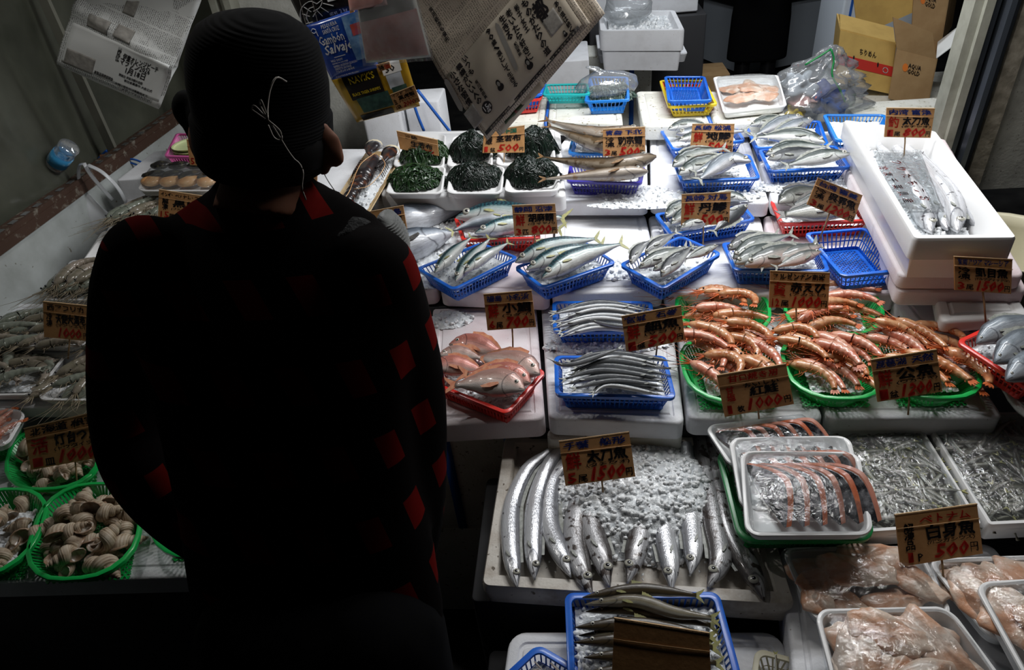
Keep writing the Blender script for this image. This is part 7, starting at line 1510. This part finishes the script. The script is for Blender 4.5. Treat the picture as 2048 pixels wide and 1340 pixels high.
# bags of frozen shrimp
def pillow(name, label, px, Y, m, th=.018, parent=None, seed=0, cat='bag', film_=None):
    q = frontn(Quad(*[PY(a, b, Y) for a, b in px])); mb = MB(); G = 16; vs = []; fs = []
    for s in (1, -1):
        for j in range(G + 1):
            for i in range(G + 1):
                u, v = i / G, j / G; e = (math.sin(math.pi * u) * math.sin(math.pi * v)) ** .45; vs.append(q.at(u, v, s * (.0006 + th * e * (1 + .25 * mnoise.noise(Vector((u * 5, v * 5, seed))))) if e > 0 else s * .0006))
    k = (G + 1) ** 2
    for j in range(G):
        for i in range(G): a = j * (G + 1) + i; fs.append((a, a + 1, a + G + 2, a + G + 1)); fs.append((k + a, k + a + G + 1, k + a + G + 2, k + a + 1))
    rim = list(range(G + 1)) + [j * (G + 1) + G for j in range(1, G + 1)] + [G * (G + 1) + i for i in range(G - 1, -1, -1)] + [j * (G + 1) for j in range(G - 1, 0, -1)]
    for a, b in zip(rim, rim[1:] + rim[:1]): fs.append((a, k + a, k + b, b))
    mb.add(vs, fs); o = obj(name, mb, M[m], org=q.at(.5, 0)); tag(o, label, cat)
    f = lambda u, v, n=0: (lambda e: q.at(u, v, .0018 + n + th * e * (1 + .25 * mnoise.noise(Vector((u * 5, v * 5, seed))))))((max(0, math.sin(math.pi * min(1, max(0, u)))) * max(0, math.sin(math.pi * min(1, max(0, v))))) ** .45)
    return o, q, f
def surf(f, name, m, root, u0, v0, u1, v1, n=0, k=8):
    mb = MB(); vs = []; fs = []
    for s in (0, .0005):
        for j in range(k + 1):
            for i in range(k + 1): vs.append(f(u0 + (u1 - u0) * i / k, v0 + (v1 - v0) * j / k, n - s))
    for j in range(k):
        for i in range(k): a = j * (k + 1) + i; fs.append((a, a + 1, a + k + 2, a + k + 1))
    mb.add(vs, fs); return obj(name, mb, M[m], root)
o, qk, f = pillow('hanging_bag', 'black printed bag with a white shrimp outline at the top', ((610, 58), (722, 26), (690, -70), (562, -40)), 1.73, 'pkgblack', .012, seed=1)
mb = MB()
for pts in (((.05, .02), (.02, .18), (.12, .40), (.30, .50), (.40, .42)), ((.13, .08), (.14, .22), (.24, .36), (.34, .38)), ((.30, .30), (.42, .34), (.50, .46), (.46, .60), (.36, .56)), ((.40, .42), (.60, .52), (.70, .62)), ((.10, .30), (.20, .22)), ((.18, .42), (.26, .30)), ((.25, .2), (.34, .28)), ((.36, .3), (.4, .16)), ((.44, .34), (.52, .2)), ((.5, .4), (.64, .3)), ((.06, .04), (.16, .02)), ((.08, .10), (.2, .1))):
    mb.tube(catmull([f(a, b, .001) for a, b in pts], 14), .0022, 5, flat=.4)
obj('shrimp_outline', mb, M['inkwhite'], o)['label'] = 'white line drawing of a shrimp'
surf(f, 'white_table', 'paperwhite', o, .58, .40, .80, .62, .001); mb = MB(); write(mb, 'NET WT.', f, .52, .12, .66, .18, .02); write(mb, '2 kg', f, .70, .10, .82, .2, .02); obj('lettering', mb, M['inkwhite'], o, smooth=False)
o, qk, f = pillow('hanging_bag', 'blue printed bag of wild red prawns with white lettering', ((664, 160), (758, 135), (720, 14), (608, 52)), 1.70, 'pkgblue', .012, seed=2)
surf(f, 'smoke_picture', 'pkgsmoke', o, .66, .22, .97, .95, .0006); surf(f, 'prawn_picture', 'pkgshrimp', o, .76, .62, .96, .80, .0012)
mb = MB()
for s, a in (('PESQUERA', (.28, .86, .56, .93)), ('SANTA CRUZ', (.27, .78, .57, .85)), ('Gambón', (.14, .61, .60, .76)), ('WILD SHRIMP', (.18, .30, .42, .34)), ('GAMBÓN SALVAJE', (.18, .25, .50, .29)), ('GAMBERO ARGENTINO SELVAGGIO', (.18, .20, .66, .24)), ('CREVETTE SAUVAGE', (.18, .15, .52, .19)), ('アルゼンチン赤海老', (.18, .10, .56, .14)), ('PLEOTICUS MUELLERI', (.12, .02, .60, .05))): write(mb, s, f, *a, .02, .0)
write(mb, 'Salvaje', f, .14, .40, .66, .60, .03, .12, .05); write(mb, '■', f, .28, .365, .50, .38, 0)
for pts in (((.08, .88), (.13, .92), (.18, .88), (.13, .84), (.08, .88)), ((.09, .86), (.09, .76)), ((.17, .86), (.17, .78))): mb.tube(catmull([f(a, b, .0006) for a, b in pts], 10), .0009, 4)
obj('lettering', mb, M['inkwhite'], o, smooth=False)
o, qk, f = pillow('hanging_bag', 'gold printed bag of black tiger shrimp with a black label', ((714, 245), (840, 212), (810, 112), (662, 158)), 1.715, 'pkggold', .014, seed=3)
surf(f, 'black_label', 'pkgblack', o, .14, .48, .62, .98, .0008); surf(f, 'shrimp_picture', 'pkgdkgreen', o, .20, .18, .66, .50, .0012); surf(f, 'black_band', 'pkgblack', o, .12, .02, .62, .14, .0008); surf(f, 'white_tag', 'paperwhite', o, .68, .78, .92, 1.0, .0016); surf(f, 'clear_window', 'fridge', o, .70, .50, .90, .78, .001)
surf(f, 'dark_shrimp_window', 'pkgdkgreen', o, .72, .30, .92, .52, .0013)
mb = MB(); write(mb, "NAVIK'S", lambda a, b, n=0: f(a, b, .001), .22, .80, .56, .93, .04); write(mb, 'BLACK TIGER SHRIMPS', lambda a, b, n=0: f(a, b, .001), .18, .56, .58, .62, .02); obj('lettering', mb, M['yellow'], o, smooth=False)['label'] = 'gold lettering'
mb = MB(); write(mb, '30', lambda a, b, n=0: f(a, b, .002), .72, .82, .84, .93, .04); obj('number', mb, M['ink'], o, smooth=False)
o5, qk, f5 = pillow('hanging_bag', 'clear bag of pink frozen fish fillets in front of the printed bags', ((732, 126), (862, 114), (822, -40), (712, 0)), 1.66, 'frosted', .012, seed=4); surf(f5, 'pink_fillets', 'pinkmeat', o5, .02, .04, .98, .66, .0012, 12)
mb = MB(); 
for s in (0,): 
    vs = []; fs = []
    for j in range(15):
        for i in range(15): vs.append(f5(-.04 + 1.08 * i / 14, -.04 + 1.08 * j / 14, .004 + .003 * mnoise.noise(Vector((i * .6, j * .6, 3)))))
    for j in range(14):
        for i in range(14): a = j * 15 + i; fs.append((a, a + 1, a + 16, a + 15))
mb.add(vs, fs); obj('clear_wrap', mb, M['bagclear'], o5)
o6, qk, f6 = pillow('hanging_bag', 'shiny pink plastic bag end at the top edge above the clear bag', ((700, 22), (775, 10), (760, -60), (690, -40)), 1.65, 'pinkmeat', .008, seed=6)
card('price_card', 'small orange card for black tiger shrimp at 2000 yen on the gold bag', ((780, 190), (828, 171), (840, 203), (793, 221)), (800, 260), 0, [('インド  30尾', I, .05, .78, .9, .94, .03), ('生', I, .04, .34, .16, .66, .03), ('黒虎蝦', I, .26, .50, .92, .74, .04), ('ブラックタイガー', I, .24, .34, .96, .46, .02), ('1袋', I, .05, .04, .24, .26, .03), ('2000', R_, .34, .04, .80, .30, .05, .1), ('円', I, .84, .06, .96, .24, .02)], None, Y=1.66, band=None)
card('price_card', 'small orange card tucked at the bottom of the clear pink bag', ((752, 130), (778, 124), (782, 136), (758, 144)), (765, 140), 0, [('特', I, .1, .1, .5, .8, .03), ('価', R_, .55, .1, .95, .8, .03)], None, Y=1.685, band=None, edge=None)
card('price_card', 'small orange card at the top edge beside the black bag', ((694, -12), (704, -14), (708, 24), (700, 27)), (702, 25), 0, [('1\n6\n0', I, .2, .1, .8, .9, .03)], None, Y=1.68, band=None, edge=None)
# rail and strings above the picture
mb = MB(); mb.tube([(-1.62, 1.70, 1.90), (.9, 1.70, 1.90)], .012, 8); rl = tag(obj('hanging_rail', mb, M['steel']), 'thin steel rail above the stall carrying papers and bags', 'rail')
for (a, b, Y) in ((745, -60, 1.70), (944, -290, 1.70), (206, -165, 1.95), (430, -78, 1.95), (564, -38, 1.73), (688, -68, 1.73), (612, 50, 1.71), (716, 12, 1.71), (820, -40, 1.66), (664, 157, 1.72), (808, 112, 1.72)):
    p = PY(a, b, Y); obj('string', MB().tube([p, Vector((p.x, 1.70, 1.90))], .0008, 4), M['wire'], rl)
def lights():
    def pt(name, loc, w, r, col=(1, .97, .93)):
        l = bpy.data.lights.new(name, 'POINT'); l.energy = w; l.shadow_soft_size = r; l.color = col
        o = bpy.data.objects.new(name, l); COL.objects.link(o); o.location = loc; return o
    def tube(name, loc, w, sx, sy, col):
        l = bpy.data.lights.new(name, 'AREA'); l.shape = 'RECTANGLE'; l.size = sx; l.size_y = sy; l.energy = w; l.color = col
        o = bpy.data.objects.new(name, l); COL.objects.link(o); o.location = loc; return o
    tube('fluorescent_lamp', (.45, 2.0, 2.2), 37, 1.2, .22, (.97, .985, 1))
    tube('fluorescent_lamp', (.75, 1.6, 2.4), 8, 1.0, .15, (1, .98, .95))
    tube('back_fill_light', (.9, 4.2, 2.7), 30, 1.2, .2, (.9, .95, 1))  # added fill, brightens the freezer and boxes at the back
    pt('hanging_bulb', (.15, 1.55, 2.15), 5, .035)
    pt('hanging_bulb', (.80, 1.60, 2.2), 6, .035)
    pt('hanging_bulb', (-1.05, 1.45, 2.2), 10, .035)
    w = bpy.data.worlds.new('dim_surroundings'); sc.world = w; w.use_nodes = True
    w.node_tree.nodes['Background'].inputs[0].default_value = (.8, .9, 1, 1); w.node_tree.nodes['Background'].inputs[1].default_value = .003
    sc.view_settings.view_transform = 'Standard'; sc.view_settings.look = 'None'; sc.view_settings.gamma = 1; sc.view_settings.use_curve_mapping = False
    sc.view_settings.exposure = -0.5
    sc.cycles.max_bounces = 7; sc.cycles.transparent_max_bounces = 12; sc.cycles.transmission_bounces = 4; sc.cycles.glossy_bounces = 3; sc.cycles.diffuse_bounces = 3
    sc.cycles.sample_clamp_indirect = 3.0; sc.cycles.use_denoising = True
lights()
